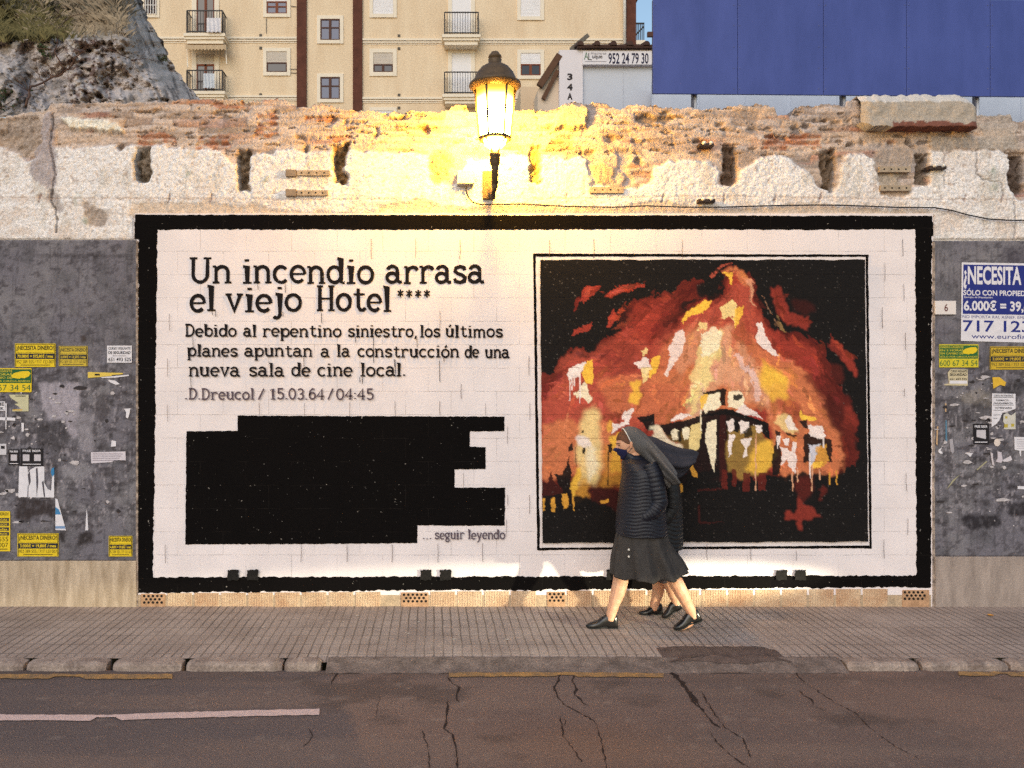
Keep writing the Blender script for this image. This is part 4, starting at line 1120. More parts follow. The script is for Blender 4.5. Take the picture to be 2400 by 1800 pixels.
# ================================================================== rendered grey walls either side, on beige plinths
def side_wall(name, label, px0, px1, py0, py1, seed, marks, inner_right):
    w = thing(name, label, "wall", (0, 0, 0))
    nx, ny = int((px1 - px0) / 3), int((py1 - py0) / 3)
    X, Y = np.meshgrid(np.linspace(px0, px1, nx), np.linspace(py1, py0, ny))
    wx = X + (fbm(X / 12, Y / 12, seed) - 0.5) * 14
    wy = Y + (fbm(X / 12, Y / 12, seed + 1) - 0.5) * 12
    C = np.zeros(X.shape + (3,))
    C[:] = srgb(114, 110, 118)
    blend(C, np.clip((fbm(X / 70, Y / 70, seed + 2) - 0.4) * 3.5, 0, 1), srgb(130, 126, 130), 0.8)
    blend(C, np.clip((fbm(X / 34, Y / 50, seed + 3, 5) - 0.5) * 5, 0, 1), srgb(92, 90, 94), 0.6)
    blend(C, np.clip((fbm(X / 14, Y / 10, seed + 4, 5) - 0.6) * 9, 0, 1), srgb(62, 56, 60), 0.6)
    blend(C, np.clip((fbm(X / 3.5, Y / 60, seed + 12, 4) - 0.6) * 8, 0, 1), srgb(82, 79, 84), 0.55)
    blend(C, np.clip((0.025 - np.abs(fbm(X / 60 + Y / 90, Y / 70 - X / 200, seed + 13, 5) - 0.5)) * 60, 0, 1), srgb(70, 66, 70), 0.55)
    lowz = np.clip((Y - (py0 + 230)) / 80, 0, 1) * np.clip((py1 - 40 - Y) / 60, 0, 1)
    blend(C, lowz * np.clip((fbm(X / 22, Y / 14, seed + 5, 5) - 0.5) * 7, 0, 1), srgb(60, 55, 58), 0.6)
    blend(C, lowz * np.clip((fbm(X / 5, Y / 12, seed + 6, 5) - 0.63) * 12, 0, 1), srgb(176, 168, 174), 0.5)
    for col, pts, a in marks:
        m = box_blur(inside(wx, wy, pts), 1)
        n = np.clip(0.25 + 1.3 * fbm(X / 5, Y / 12, seed + 8, 4), 0, 1.15)
        blend(C, np.clip(m * n, 0, 1), srgb(*col), a)
    H = 0.010 + (fbm(X / 60, Y / 60, seed + 7) - 0.5) * 0.008 + (fbm(X / 8, Y / 8, seed + 9) - 0.5) * 0.003
    rz = random.Random(seed)
    pp, pd = MB(), MB()
    for _ in range(95):
        cx_, cy_ = rz.triangular(max(px0, 0 if inner_right else px0), min(px1, 2420), (px0 + px1) / 2 if inner_right else 2300), rz.triangular(py0 + 260, py1 - 50, py0 + 440)
        if not (px0 + 4 < cx_ < px1 - 8): continue
        r_ = rz.choice((1.2, 1.8, 2.5, 3.5, 6))
        a0 = rz.uniform(0, 6)
        st_ = rz.choice((1, 1, 2.4, 4))
        pts = [(cx_ + r_ * st_ * rz.uniform(0.5, 1.1) * math.cos(a0 + k * 1.05), cy_ + r_ * rz.uniform(0.4, 1.1) * math.sin(a0 + k * 1.05)) for k in range(6)]
        (pp if rz.random() < 0.6 else pd).ppoly(pts, -0.0155, 0.0006)
    pp.build("paper_residue", mat("old paper residue", srgb(196, 188, 190), 0.9, 0.3, 30, fine=0.2), w)
    pd.build("glue_residue", mat("dark glue residue", srgb(58, 53, 55), 0.9, 0.3, 30, fine=0.2), w)
    VX, VZ = (X - CX) / sc(0), CZ - (Y - 900) / sc(0)
    VX = np.vstack([VX[:1], VX, VX[-1:]]); VZ = np.vstack([VZ[:1], VZ, VZ[-1:]])
    VY = np.vstack([-H[:1] * 0 + 0.3, -H, -H[-1:] * 0 + 0.3])
    C = np.concatenate([C[:1], C, C[-1:]], 0)
    link("grey_render", grid_mesh("grey_render", VX, VY, VZ, C), vmat("grey render", 0.85, fine=0.22, fscale=70, bump=0.35, bscale=60), w)
    e0, e1 = (px1 - 1.5, px1 + 3.5) if inner_right else (px0 - 3.5, px0 + 1.5)
    MB().box(XX(e0), XX(e1), -0.012, 0.3, -0.05, ZZ(py0 + 2)).build("chipped_edge", mat("chipped render edge", srgb(196, 176, 160), 0.9, 0.5, 18, 0.5, 40, col2=srgb(60, 52, 50)), w)
    return w
Lm = [((58, 50, 50), [(36, 1166), (128, 1168), (128, 1212), (104, 1205), (70, 1215), (58, 1225), (40, 1218)], 0.95), ((52, 46, 46), [(128, 1060), (134, 1060), (136, 1260), (128, 1258)], 0.8), ((50, 44, 44), [(140, 1244), (158, 1244), (156, 1270), (140, 1268)], 0.95), ((50, 44, 44), [(192, 1246), (216, 1244), (216, 1272), (196, 1272), (180, 1284), (178, 1276)], 0.95), ((56, 48, 50), [(213, 1120), (218, 1120), (218, 1270), (212, 1270)], 0.85),
      ((176, 168, 178), [(98, 895), (188, 900), (188, 960), (180, 1000), (184, 1020), (172, 1028), (150, 985), (118, 985), (98, 950)], 0.8), ((156, 150, 158), [(180, 970), (218, 970), (222, 1060), (190, 1060)], 0.6), ((150, 146, 152), [(140, 1090), (200, 1085), (225, 1100), (205, 1120), (150, 1120)], 0.6), ((54, 50, 52), [(84, 1000), (150, 985), (165, 1030), (150, 1055), (90, 1050)], 0.6), ((48, 42, 44), [(65, 598), (160, 596), (305, 597), (303, 603), (200, 603), (70, 601)], 0.85),
      ((54, 48, 48), [(285, 912), (300, 916), (298, 928), (288, 924)], 0.8), ((54, 48, 48), [(255, 938), (270, 942), (262, 950)], 0.8), ((60, 46, 38), [(192, 788), (206, 786), (205, 800), (194, 802)], 0.8), ((70, 62, 64), [(225, 930), (250, 920), (260, 960), (240, 990), (224, 985)], 0.5), ((60, 54, 56), [(210, 1060), (300, 1058), (300, 1064), (210, 1064)], 0.6), ((50, 46, 46), [(255, 1015), (266, 1012), (266, 1026), (254, 1030)], 0.8), ((60, 54, 56), [(228, 1092), (270, 1095), (272, 1118), (232, 1118)], 0.6),
      ((78, 70, 74), [(120, 700), (170, 672), (165, 668), (110, 706)], 0.7), ((78, 70, 74), [(100, 720), (140, 712), (168, 704), (140, 716), (104, 726)], 0.7)]
wall_l = side_wall("rendered_wall", "grey rendered wall with yellow loan stickers left of the mural, on a stained beige plinth", -330, 321, 563, 1313, 200, Lm, True)
Rm = [((44, 40, 44), [(2254, 1207), (2340, 1207), (2344, 1232), (2310, 1238), (2270, 1240), (2254, 1230)], 0.95), ((44, 40, 44), [(2358, 1180), (2440, 1172), (2440, 1205), (2400, 1208), (2360, 1208)], 0.9), ((52, 48, 52), [(2338, 1160), (2345, 1165), (2344, 1236), (2336, 1230)], 0.8), ((52, 48, 52), [(2215, 1140), (2219, 1140), (2219, 1300), (2213, 1300)], 0.7), ((54, 50, 54), [(2244, 1190), (2250, 1190), (2248, 1270), (2242, 1270)], 0.6), ((48, 44, 46), [(2262, 1136), (2300, 1134), (2300, 1141), (2264, 1142)], 0.85), ((48, 44, 46), [(2356, 1136), (2386, 1136), (2386, 1146), (2358, 1146)], 0.9),
      ((150, 140, 128), [(2245, 925), (2280, 915), (2300, 905), (2310, 930), (2290, 950), (2262, 945)], 0.45), ((150, 140, 128), [(2300, 930), (2318, 915), (2322, 950), (2305, 955)], 0.45), ((60, 56, 58), [(2240, 950), (2320, 940), (2320, 990), (2260, 985)], 0.4), ((46, 42, 44), [(2275, 1086), (2310, 1080), (2308, 1072), (2270, 1066)], 0.6), ((140, 134, 142), [(2190, 600), (2198, 600), (2196, 700), (2188, 690)], 0.5), ((74, 68, 78), [(2350, 580), (2420, 575), (2420, 630), (2380, 640), (2340, 610)], 0.5), ((60, 56, 60), [(2190, 780), (2240, 776), (2240, 782), (2190, 786)], 0.5), ((44, 42, 44), [(2345, 900), (2400, 890), (2410, 920), (2350, 925)], 0.6)]
wall_r = side_wall("rendered_wall", "dark grey rendered wall with the blue loan poster right of the mural", 2188, 2730, 565, 1303, 300, Rm, False)
m_pl = mat("stained beige plinth", srgb(208, 188, 164), 0.9, 0.3, 5.0, 0.3, 60, stretch=(2.4, 1, 0.5), col2=srgb(160, 140, 116), fine=0.14)
m_pl2 = mat("stained greyish plinth", srgb(176, 160, 150), 0.9, 0.3, 5.0, 0.3, 60, stretch=(2.4, 1, 0.5), col2=srgb(142, 128, 120), fine=0.14)
MB().box(XX(-330), XX(321), -0.022, 0.3, -0.05, ZZ(1313.5)).build("plinth", m_pl, wall_l, bevel=0.004)
MB().box(XX(2189), XX(2730), -0.022, 0.3, -0.05, ZZ(1303.5)).build("plinth", m_pl2, wall_r, bevel=0.004)
# ================================================================== posters, stickers and plates on the side walls
_fc = {}
def flat_mat(col, rough=0.7):
    k = tuple(round(c, 4) for c in col)
    if k not in _fc: _fc[k] = mat("paper ink", col, rough, 0.10, 25, spec=0.25)
    return _fc[k]
YEL, NAVY, DKB, GRN = srgb(232, 200, 40), srgb(36, 42, 66), srgb(40, 50, 128), srgb(34, 96, 56)
PAP, INK, INKY = srgb(226, 222, 228), srgb(30, 28, 34), srgb(58, 52, 24)
def text_obj(parent, txt, x0, x1, y0, y1, y, col, bold=0.02, name="lettering", rot=0.0, plane=None):
    """sans lettering squeezed into the photo rectangle x0..x1 / y0(top)..y1(bottom) at depth y"""
    cu = bpy.data.curves.new("lettering", 'FONT')
    cu.body = txt
    cu.size = 1.0
    cu.offset = bold
    cu.resolution_u = 3
    tmp = bpy.data.objects.new("lettering_tmp", cu)
    COL.objects.link(tmp)
    dg = bpy.context.evaluated_depsgraph_get()
    me = bpy.data.meshes.new_from_object(tmp.evaluated_get(dg))
    bpy.data.objects.remove(tmp)
    n = len(me.vertices)
    a = np.zeros(n * 3, np.float32)
    me.vertices.foreach_get("co", a)
    a = a.reshape(-1, 3)
    mn, mx = a.min(0), a.max(0)
    u = (a[:, 0] - mn[0]) / max(1e-6, mx[0] - mn[0])
    v = (a[:, 1] - mn[1]) / max(1e-6, mx[1] - mn[1])
    qx = x0 + (x1 - x0) * u
    qy = y1 + (y0 - y1) * v + rot * (qx - x0)
    o = np.stack([(qx - CX) / sc(y), np.full(n, y), CZ - (qy - 900) / sc(y)], -1).astype(np.float32)
    me.vertices.foreach_set("co", o.ravel())
    me.materials.clear()
    return link(name, me, flat_mat(col), parent)
WY = -0.0155
def paper(name, label, pts, col, y=WY, cat="sticker", group=None, t=0.0012, m=None):
    o = MB().ppoly(pts, y, t).build(name, m or flat_mat(col))
    tag(o, label, cat, group)
    return o
def rect(x0, y0, x1, y1, sk=0.0): return [(x0, y0), (x1, y0 + sk), (x1, y1 + sk), (x0, y1)]
def band(parent, x0, y0, x1, y1, col, y=WY - 0.0018, name="printed_band"):
    return MB().ppoly(rect(x0, y0, x1, y1), y, 0.0003).build(name, flat_mat(col), parent)
T1, T2 = WY - 0.0016, WY - 0.0026
GS = "yellow loan stickers on the grey walls"
def loan(x0, y0, x1, y1, sum_, label, c=YEL, fade=0.0):
    o = paper("loan_sticker", label, rect(x0, y0, x1, y1), c, group=GS)
    w, h = x1 - x0, y1 - y0
    ik = srgb(58 + fade, 52 + fade, 26 + fade)
    nv = srgb(36 + fade * 0.5, 40 + fade * 0.5, 56)
    # thin printed border
    for a in ((x0 + 1.2, y0 + 1.2, x1 - 1.2, y0 + 2.6), (x0 + 1.2, y0 + 2.6, x0 + 2.6, y1 - 1.5), (x1 - 2.6, y0 + 2.6, x1 - 1.2, y1 - 1.5)):
        band(o, *a, ik, T1)
    text_obj(o, "¿NECESITA DINERO?", x0 + 0.04 * w, x1 - 0.04 * w, y0 + 0.09 * h, y0 + 0.33 * h, T1, ik, 0.03)
    text_obj(o, "SÓLO CON PROPIEDAD O VIVIENDA", x0 + 0.05 * w, x1 - 0.05 * w, y0 + 0.36 * h, y0 + 0.41 * h, T1, ik, 0.0)
    band(o, x0 + 0.02 * w, y0 + 0.43 * h, x1 - 0.02 * w, y0 + 0.66 * h, nv, T1)
    text_obj(o, sum_, x0 + 0.06 * w, x1 - 0.06 * w, y0 + 0.47 * h, y0 + 0.63 * h, T2, c, 0.03)
    text_obj(o, "952 389 555 / 717 123 007", x0 + 0.04 * w, x1 - 0.04 * w, y0 + 0.71 * h, y0 + 0.85 * h, T1, ik, 0.0)
    band(o, x0 + 0.14 * w, y0 + 0.905 * h, x1 - 0.14 * w, y0 + 0.935 * h, ik, T1)
    return o
loan(35, 805, 130, 860, "70.000€ = 375,80€ / mes", "large yellow and navy loan sticker offering 70.000€, at upper left of the left wall")
loan(138, 811, 205, 858, "2.000€ = 13,20€ / mes", "faded yellow loan sticker offering 2.000€, beside the larger 70.000€ sticker", srgb(206, 178, 62), 24)
loan(41, 1250, 137, 1304, "3.000€ = 19,80€ / mes", "bright yellow loan sticker offering 3.000€, low on the left wall near the plinth")
loan(255, 1256, 310, 1304, "6.000€ = 39,60€ / mes", "small yellow loan sticker low on the left wall, beside the mural's black border")
loan(2320, 812, 2424, 866, "3.000€ = 19,80€ / mes", "weathered yellow loan sticker under the blue poster on the right wall", srgb(206, 172, 52), 16)
# tall narrow loan sticker cut by the frame edge
o = paper("loan_sticker", "tall yellow loan sticker with four black bands at the left edge of the photo", rect(-62, 1198, 24, 1292), YEL, group=GS)
text_obj(o, "¿NECESITA DINERO?", -58, 20, 1201, 1210, T1, INKY, 0.02)
for k in range(4):
    band(o, -60, 1214 + k * 11, 21, 1222 + k * 11, NAVY, T1)
    text_obj(o, ("HIPOTECAS", "EMBARGOS", "de deudas", "rápidos")[k], -30, 17, 1216 + k * 11, 1221 + k * 11, T2, YEL, 0.02)
text_obj(o, "952 389 555", -58, 19, 1258, 1269, T1, INKY, 0.0)
text_obj(o, "717 123 007", -58, 19, 1272, 1283, T1, INKY, 0.0)
band(o, -50, 1286, 18, 1288, INKY, T1)
# green and yellow cash stickers
def cash(x0, y0, x1, y1, label, fade):
    o = paper("cash_sticker", label, rect(x0, y0, x1, y1), srgb(214, 196, 52) if fade else YEL, group="green and yellow cash stickers")
    h, w = y1 - y0, x1 - x0
    g = srgb(48, 104, 58) if fade else GRN
    ym = srgb(206, 188, 60)
    band(o, x0 + 1, y0 + 2.5, x1 - 1, y0 + 0.62 * h, g, T1)
    for k, s in enumerate(("DINERO URGENTE", "EN 3 HORAS", "SIN CAMBIO DE", "SÓLO POR CIRCULANDO")):
        text_obj(o, s, x0 + 0.03 * w, x0 + (0.62 if k < 3 else 0.97) * w, y0 + (0.08 + k * 0.135) * h, y0 + (0.17 + k * 0.135) * h, T2, ym, 0.02)
    MB().ppoly([(x0 + a * w, y0 + b * h) for a, b in ((0.60, 0.30), (0.66, 0.20), (0.80, 0.13), (0.94, 0.12), (0.98, 0.22), (0.95, 0.33), (0.86, 0.42), (0.80, 0.40), (0.76, 0.44), (0.62, 0.40))], T2, 0.0003).build("map_shape", flat_mat(YEL), o)
    text_obj(o, "600 67 34 54", x0 + 0.02 * w, x1 - 0.02 * w, y0 + 0.69 * h, y0 + 0.94 * h, T1, g, 0.0)
    return o
cash(-46, 863, 74, 919, "green and yellow cash sticker with a phone number at the left edge of the photo", False)
cash(2201, 807, 2293, 861, "faded green and yellow cash sticker under the house number plate", True)
# white guard course sticker and its torn twin
o = paper("course_sticker", "clean white security course sticker beside the mural's left border", rect(251, 810, 309, 850), PAP, group="security course stickers")
text_obj(o, "CURSO VIGILANTE", 254, 306, 813.5, 819.5, T1, INK, 0.025)
text_obj(o, "DE SEGURIDAD", 254, 306, 823, 830, T1, INK, 0.03)
band(o, 264, 833.5, 296, 834.5, INK, T1)
text_obj(o, "651 493 525", 254, 307, 838, 847, T1, INK, 0.02)
BEI = srgb(206, 192, 158)
o = paper("course_sticker", "torn beige security course sticker under the faded green sticker", [(2228, 865), (2268, 866), (2268, 904), (2213, 903), (2214, 900), (2224, 899), (2221, 874)], BEI, group="security course stickers")
text_obj(o, "CURSO VIGILANTE", 2228, 2267, 867, 873, T1, INK, 0.02)
text_obj(o, "SEGURIDAD", 2226, 2266, 875, 881, T1, INK, 0.03)
text_obj(o, "651 493 525", 2226, 2266, 886, 891, T1, INK, 0.02)
band(o, 2226, 892, 2267, 899, PAP, T1, "white_strip")
# the blue poster
o = paper("loan_poster", "large blue and white loan poster on the right wall", [(2254, 615), (2520, 619), (2518, 806), (2252, 799)], PAP, y=WY, cat="poster")
sl = 0.016
MB().ppoly([(2258, 620), (2516, 624), (2515, 740), (2256.5, 735.5)], T1, 0.0003).build("blue_panel", flat_mat(DKB), o)
text_obj(o, "¿NECESITA", 2258, 2394, 623, 677, T2, PAP, 0.03, rot=sl)
text_obj(o, "DINERO?", 2402, 2510, 625, 679, T2, PAP, 0.03, rot=sl)
text_obj(o, "SÓLO CON PROPIEDAD", 2258, 2425, 676, 692, T2, PAP, 0.025, rot=sl)
text_obj(o, "Ejemplo de financiación:", 2260, 2327, 694, 699.5, T2, PAP, 0.01, rot=sl)
text_obj(o, "6.000€ = 39,60€ / mes", 2259, 2510, 703, 732, T2, PAP, 0.03, rot=sl)
text_obj(o, "NO IMPORTA RAI, ASNEF, EMBARGOS", 2256, 2440, 738.5, 746.5, T1, DKB, 0.0, rot=sl)
text_obj(o, "717 123 007", 2257, 2506, 750, 777, T1, DKB, 0.015, rot=sl)
text_obj(o, "www.eurofin", 2277, 2406, 782, 793, T1, DKB, 0.005, rot=sl)
# house number plate
o = MB().pbox(2192, 2241, 705, 737, -0.030, -0.014).build("number_plate", mat("enamel plate", srgb(228, 218, 214), 0.35, 0.05, 10, spec=0.5), None, bevel=0.002)
tag(o, "small white enamel plate with the number 6 beside the blue poster", "number plate")
text_obj(o, "6", 2213.5, 2222, 712, 730, -0.0306, srgb(96, 44, 40), 0.012)
# free beer stickers
def beer(x0, y0, x1, y1, label, ncode, torn=False):
    o = paper("beer_sticker", label, rect(x0, y0, x1, y1), srgb(34, 30, 34), group="black free beer stickers")
    w, h = x1 - x0, y1 - y0
    text_obj(o, "FREE BEER", x0 + 0.1 * w, x1 - 0.1 * w, y0 + 0.08 * h, y0 + 0.2 * h, T1, PAP, 0.02)
    band(o, x0 + 0.1 * w, y0 + 0.88 * h, x1 - 0.1 * w, y0 + 0.92 * h, PAP, T1)
    for k in range(ncode):
        cx = x0 + w * (k + 0.5) / ncode
        r_ = min(w / ncode, h) * 0.29
        cy = y0 + 0.53 * h
        pts = [(cx - r_, cy - r_), (cx + r_, cy - r_), (cx + r_ * 1.05, cy + r_), (cx + r_ * 0.2, cy + r_ * 0.8), (cx - r_, cy + r_ * 0.5)] if torn else rect(cx - r_, cy - r_, cx + r_, cy + r_)
        MB().ppoly(pts, T1, 0.0003).build("white_square", flat_mat(srgb(200, 194, 200)), o)
    return o
beer(20, 1053, 45, 1090, "narrow black free beer sticker with one white square on the left wall", 1)
beer(48, 1051, 101, 1092, "wide black free beer sticker with two white squares, above the torn white poster", 2)
beer(2281, 993, 2318, 1041, "black free beer sticker with one torn white square on the right wall", 1, True)
# torn white poster, strips and scraps
o = paper("torn_poster", "torn white poster remains below the black free beer sticker on the left wall", [(45, 1093), (64, 1093), (66, 1108), (72, 1100), (84, 1094), (101, 1093), (104, 1094), (104, 1132), (112, 1146), (120, 1150), (122, 1120), (121, 1106), (127, 1096), (127, 1166), (43, 1165)], PAP, cat="poster")
for pts in ([(65, 1112), (70, 1104), (72, 1128), (68, 1140)], [(84, 1098), (88, 1096), (90, 1130), (86, 1165), (85, 1130)], [(98, 1130), (102, 1126), (106, 1165), (103, 1165)], [(65, 1140), (67, 1135), (66, 1165), (64, 1165)]):
    MB().ppoly(pts, T1, 0.0003).build("torn_gap", flat_mat(srgb(84, 80, 88)), o)
MB().ppoly([(121, 1098), (127, 1095), (127, 1112), (123, 1118), (119, 1108)], T1, 0.0003).build("blue_print", flat_mat(srgb(60, 130, 180)), o)
o = paper("torn_poster", "blue and white wedge of a torn poster above the bright yellow 3.000€ sticker", [(130, 1168), (135, 1170), (140, 1190), (155, 1243), (130, 1242)], PAP, cat="poster")
MB().ppoly([(130, 1188), (138, 1194), (143, 1206), (130, 1206)], T1, 0.0003).build("blue_print", flat_mat(srgb(70, 134, 184)), o)
MB().ppoly([(130, 1233), (152, 1233), (153, 1239), (130, 1239)], T1, 0.0003).build("blue_print", flat_mat(srgb(120, 150, 190)), o)
paper("torn_poster", "thin white sliver of torn poster right of the blue and white wedge", [(203, 1194), (205, 1205), (207, 1243), (200, 1243)], PAP, cat="poster")
o = paper("paper_label", "torn white printed label on the left wall, halfway up near the mural border", [(213, 1060), (294, 1058), (295, 1079), (270, 1078), (262, 1083), (214, 1086)], srgb(212, 204, 212), cat="label")
for k in range(4): band(o, 217, 1063 + k * 5, 288 - k * 4, 1064.6 + k * 5, srgb(150, 140, 150), T1, "printed_line")
o = paper("torn_sticker", "torn yellow sticker strip below the white security course sticker", [(206, 872), (288, 874), (288, 877), (262, 879), (262, 881), (240, 883), (216, 885), (206, 886)], srgb(226, 196, 90), cat="sticker")
MB().ppoly(rect(222, 876, 234, 880), T1, 0.0003).build("printed_band", flat_mat(INK), o)
paper("paper_scrap", "curved white paper scrap trailing off the torn yellow strip", [(236, 884), (270, 881), (302, 878), (302, 881), (272, 885), (240, 886)], PAP, cat="paper scrap")
o = paper("torn_sticker", "pale yellow sticker torn along a diagonal below the green cash sticker at the left edge", [(21, 925), (67, 925), (67, 964), (29, 964), (29, 960), (52, 958), (34, 947), (44, 945), (26, 933)], srgb(202, 196, 160), cat="sticker")
band(o, 36, 927, 60, 929.5, srgb(110, 104, 84), T1, "printed_line")
band(o, 30, 959.5, 52, 962, srgb(210, 168, 60), T1, "printed_line")
o = paper("paper_label", "white label reading ME and NK cut by the left edge of the photo", rect(-32, 941, 12, 963), PAP, cat="label")
text_obj(o, "ME", -8, 10, 943, 951, T1, INK, 0.03)
text_obj(o, "NK", -8, 10, 954, 961, T1, INK, 0.03)
o = paper("paper_label", "white label beside the narrow black free beer sticker at the left edge", rect(-24, 1040, 15, 1066), srgb(206, 202, 208), cat="label")
band(o, 2, 1045, 11, 1052, INK, T1, "printed_line")
for n_, pts in (("vertical white strip of torn paper left of the pale yellow torn sticker", [(13, 945), (16, 945), (15, 1006), (13, 1006)]), ("horizontal white strip of torn paper under the ME label", [(-20, 977), (36, 979), (36, 986), (-20, 984)]), ("short upright white scrap under the pale yellow torn sticker", [(50, 991), (56, 991), (56, 1011), (51, 1012)]),
                ("white flag-shaped scrap near the mural border below the yellow strip", [(291, 958), (306, 957), (303, 972), (300, 981), (295, 978), (296, 967)]), ("pinkish white scrap just under the torn yellow strip", [(253, 890), (270, 892), (281, 900), (272, 902), (258, 896)]), ("round pale scrap above the printed label", [(262, 1032), (272, 1034), (272, 1046), (260, 1047)])):
    paper("paper_scrap", n_, pts, PAP, cat="paper scrap", group="paper scraps on the left wall")
# right wall papers
o = paper("notice_sheet", "white pharmacy course notice with its lower corner torn off, on the right wall", [(2325, 922), (2380, 923), (2380, 958), (2364, 964), (2350, 966), (2342, 985), (2334, 994), (2324, 1001)], PAP, cat="notice")
for k, (s, a, b) in enumerate((("CURSOS PROFESIONALES", 2329, 2375), ("FARMACIA -", 2335, 2368), ("PARAFARMACIA", 2329, 2374), ("VETERINARIA", 2332, 2372))):
    yy = (925, 936, 943, 954)[k]
    text_obj(o, s, a, b, yy, yy + 4.5, T1, INK, 0.02)
for yy, a, b in ((931, 2328, 2376), (949, 2328, 2376), (961, 2328, 2352), (972, 2328, 2345), (980, 2328, 2338)): band(o, a, yy, b, yy + 1, INK, T1, "printed_line")
o = paper("torn_sticker", "pale crumpled sticker with yellow spots beside the pharmacy notice", [(2352, 972), (2360, 968), (2370, 974), (2380, 966), (2380, 1006), (2352, 1006), (2356, 996), (2351, 988)], srgb(204, 200, 190), cat="sticker")
for q in ((2354, 994, 2362, 1002), (2370, 993, 2377, 1000), (2356, 976, 2361, 981)): band(o, *q, srgb(190, 170, 70), T1, "yellow_print")
paper("torn_sticker", "bright yellow torn sticker piece below the weathered yellow loan sticker", [(2326, 884), (2342, 884), (2358, 896), (2355, 905), (2344, 902), (2328, 911)], srgb(224, 180, 60), cat="sticker")
o = paper("notice_sheet", "small white typed notice cut by the right edge of the photo", [(2377, 1024), (2430, 1025), (2430, 1057), (2393, 1056), (2393, 1070), (2390, 1068), (2389, 1056), (2378, 1054)], PAP, cat="notice")
for k in range(5): band(o, 2383, 1030 + k * 5, 2425, 1031 + k * 5, srgb(150, 146, 160), T1, "printed_line")
paper("round_sticker", "round white sticker between the free beer sticker and the typed notice", [(2337 + 7.5 * math.cos(a * 0.5236), 1037 + 9 * math.sin(a * 0.5236)) for a in range(12)], srgb(222, 206, 196), cat="sticker")
for n_, pts, col in (("white hooked scrap near the black border on the right wall", [(2200, 1054), (2208, 1048), (2204, 1056), (2210, 1062), (2206, 1064), (2199, 1060)], PAP), ("narrow striped scrap hanging beside the blue drip", [(2225, 1030), (2233, 1028), (2236, 1056), (2233, 1064), (2228, 1058)], srgb(170, 164, 170)), ("small white triangular scrap under the free beer sticker", [(2266, 1063), (2280, 1062), (2274, 1071)], PAP),
                     ("tall white scrap under the typed notice", [(2338, 1058), (2347, 1060), (2350, 1080), (2346, 1085), (2334, 1082), (2338, 1074)], srgb(206, 196, 204)), ("white star-shaped scrap at the right edge of the photo", [(2350, 1078), (2358, 1074), (2369, 1068), (2372, 1078), (2362, 1082), (2352, 1082)], srgb(214, 206, 212)), ("slim white scrap left of the tall white scrap", [(2321, 1060), (2327, 1063), (2327, 1074), (2331, 1092), (2326, 1090)], srgb(206, 196, 200)),
                     ("white tape strip low at the right edge of the photo", [(2385, 1139), (2424, 1141), (2424, 1148), (2385, 1146)], PAP)):
    paper("paper_scrap", n_, pts, col, cat="paper scrap", group="paper scraps on the right wall")
# drips and scratches painted on the right wall
mb = MB()
mb.ppoly([(2215, 945), (2218, 945), (2218, 965), (2215, 965)], WY, 0.0005)
mb.ppoly([(2196, 1000), (2199, 998), (2197, 1045), (2194, 1040)], WY, 0.0005)
mb.build("paint_mark", flat_mat(srgb(206, 170, 130)), wall_r)
MB().ppoly([(2216, 985), (2219, 985), (2220, 1040), (2216, 1035)], WY, 0.0005).build("paint_mark", flat_mat(srgb(90, 130, 156)), wall_r)
mb = MB()
mb.ppoly([(2218, 1148), (2232, 1126), (2250, 1112), (2234, 1130)], WY, 0.0005)
mb.ppoly([(2289, 1100), (2312, 1080), (2314, 1082), (2290, 1103)], WY, 0.0005)
mb.build("paint_mark", flat_mat(srgb(166, 160, 130)), wall_r)
# ================================================================== street lantern on the wall
LY = -0.52
m_iron = mat("dark lantern iron", srgb(92, 72, 48), 0.5, 0.25, 20, 0.15, 80, spec=0.4, fine=0.15)
GLOW = (1.0, 0.52, 0.06)
lamp = thing("street_lamp", "lit old-fashioned iron lantern on a bracket above the mural", "street lamp", P(1150, 465, -0.03))
lc = P(1160, 340, LY)                                         # axis of the lantern
kx = 1 / sc(LY)
def lz(py): return ZZ(py, LY) - lc.z
MB().lathe(lc, [(0.001, lz(121)), (8 * kx, lz(122)), (11 * kx, lz(126)), (15.5 * kx, lz(132)), (16 * kx, lz(134)), (9 * kx, lz(141)), (7 * kx, lz(143)), (8 * kx, lz(145))], 20).build("finial", m_iron, lamp, True)
MB().lathe(lc, [(8 * kx, lz(138)), (16 * kx, lz(140)), (15 * kx, lz(144)), (15 * kx, lz(152)), (22 * kx, lz(153)), (33 * kx, lz(160)), (43 * kx, lz(172)), (48.5 * kx, lz(184)), (52 * kx, lz(192)), (60 * kx, lz(197)), (61 * kx, lz(202)), (54 * kx, lz(207)), (51 * kx, lz(214)), (48 * kx, lz(212)), (46 * kx, lz(204)), (30 * kx, lz(190)), (0.002, lz(182))], 40).build("lamp_cap", m_iron, lamp, True)
m_glow = emit_mat("lit frosted lantern glass", GLOW, 160.0)
_nt = m_glow.node_tree                                        # the lamp sits low: the glass dims to amber under the cap
_tc = node(_nt, "ShaderNodeTexCoord")
_sx = node(_nt, "ShaderNodeSeparateXYZ")
_nt.links.new(_tc.outputs["Generated"], _sx.inputs[0])
_mr = node(_nt, "ShaderNodeMapRange", interpolation_type='SMOOTHSTEP')
for _i, _v in ((1, 1.0), (2, 0.5), (3, 0.0), (4, 1.0)): _mr.inputs[_i].default_value = _v
_nt.links.new(_sx.outputs[2], _mr.inputs[0])
_pw = node(_nt, "ShaderNodeMath", operation='POWER')
_pw.inputs[1].default_value = 3.0
_nt.links.new(_mr.outputs[0], _pw.inputs[0])
_ma = node(_nt, "ShaderNodeMath", operation='MULTIPLY_ADD')
_ma.inputs[1].default_value = 340.0
_ma.inputs[2].default_value = 1.3
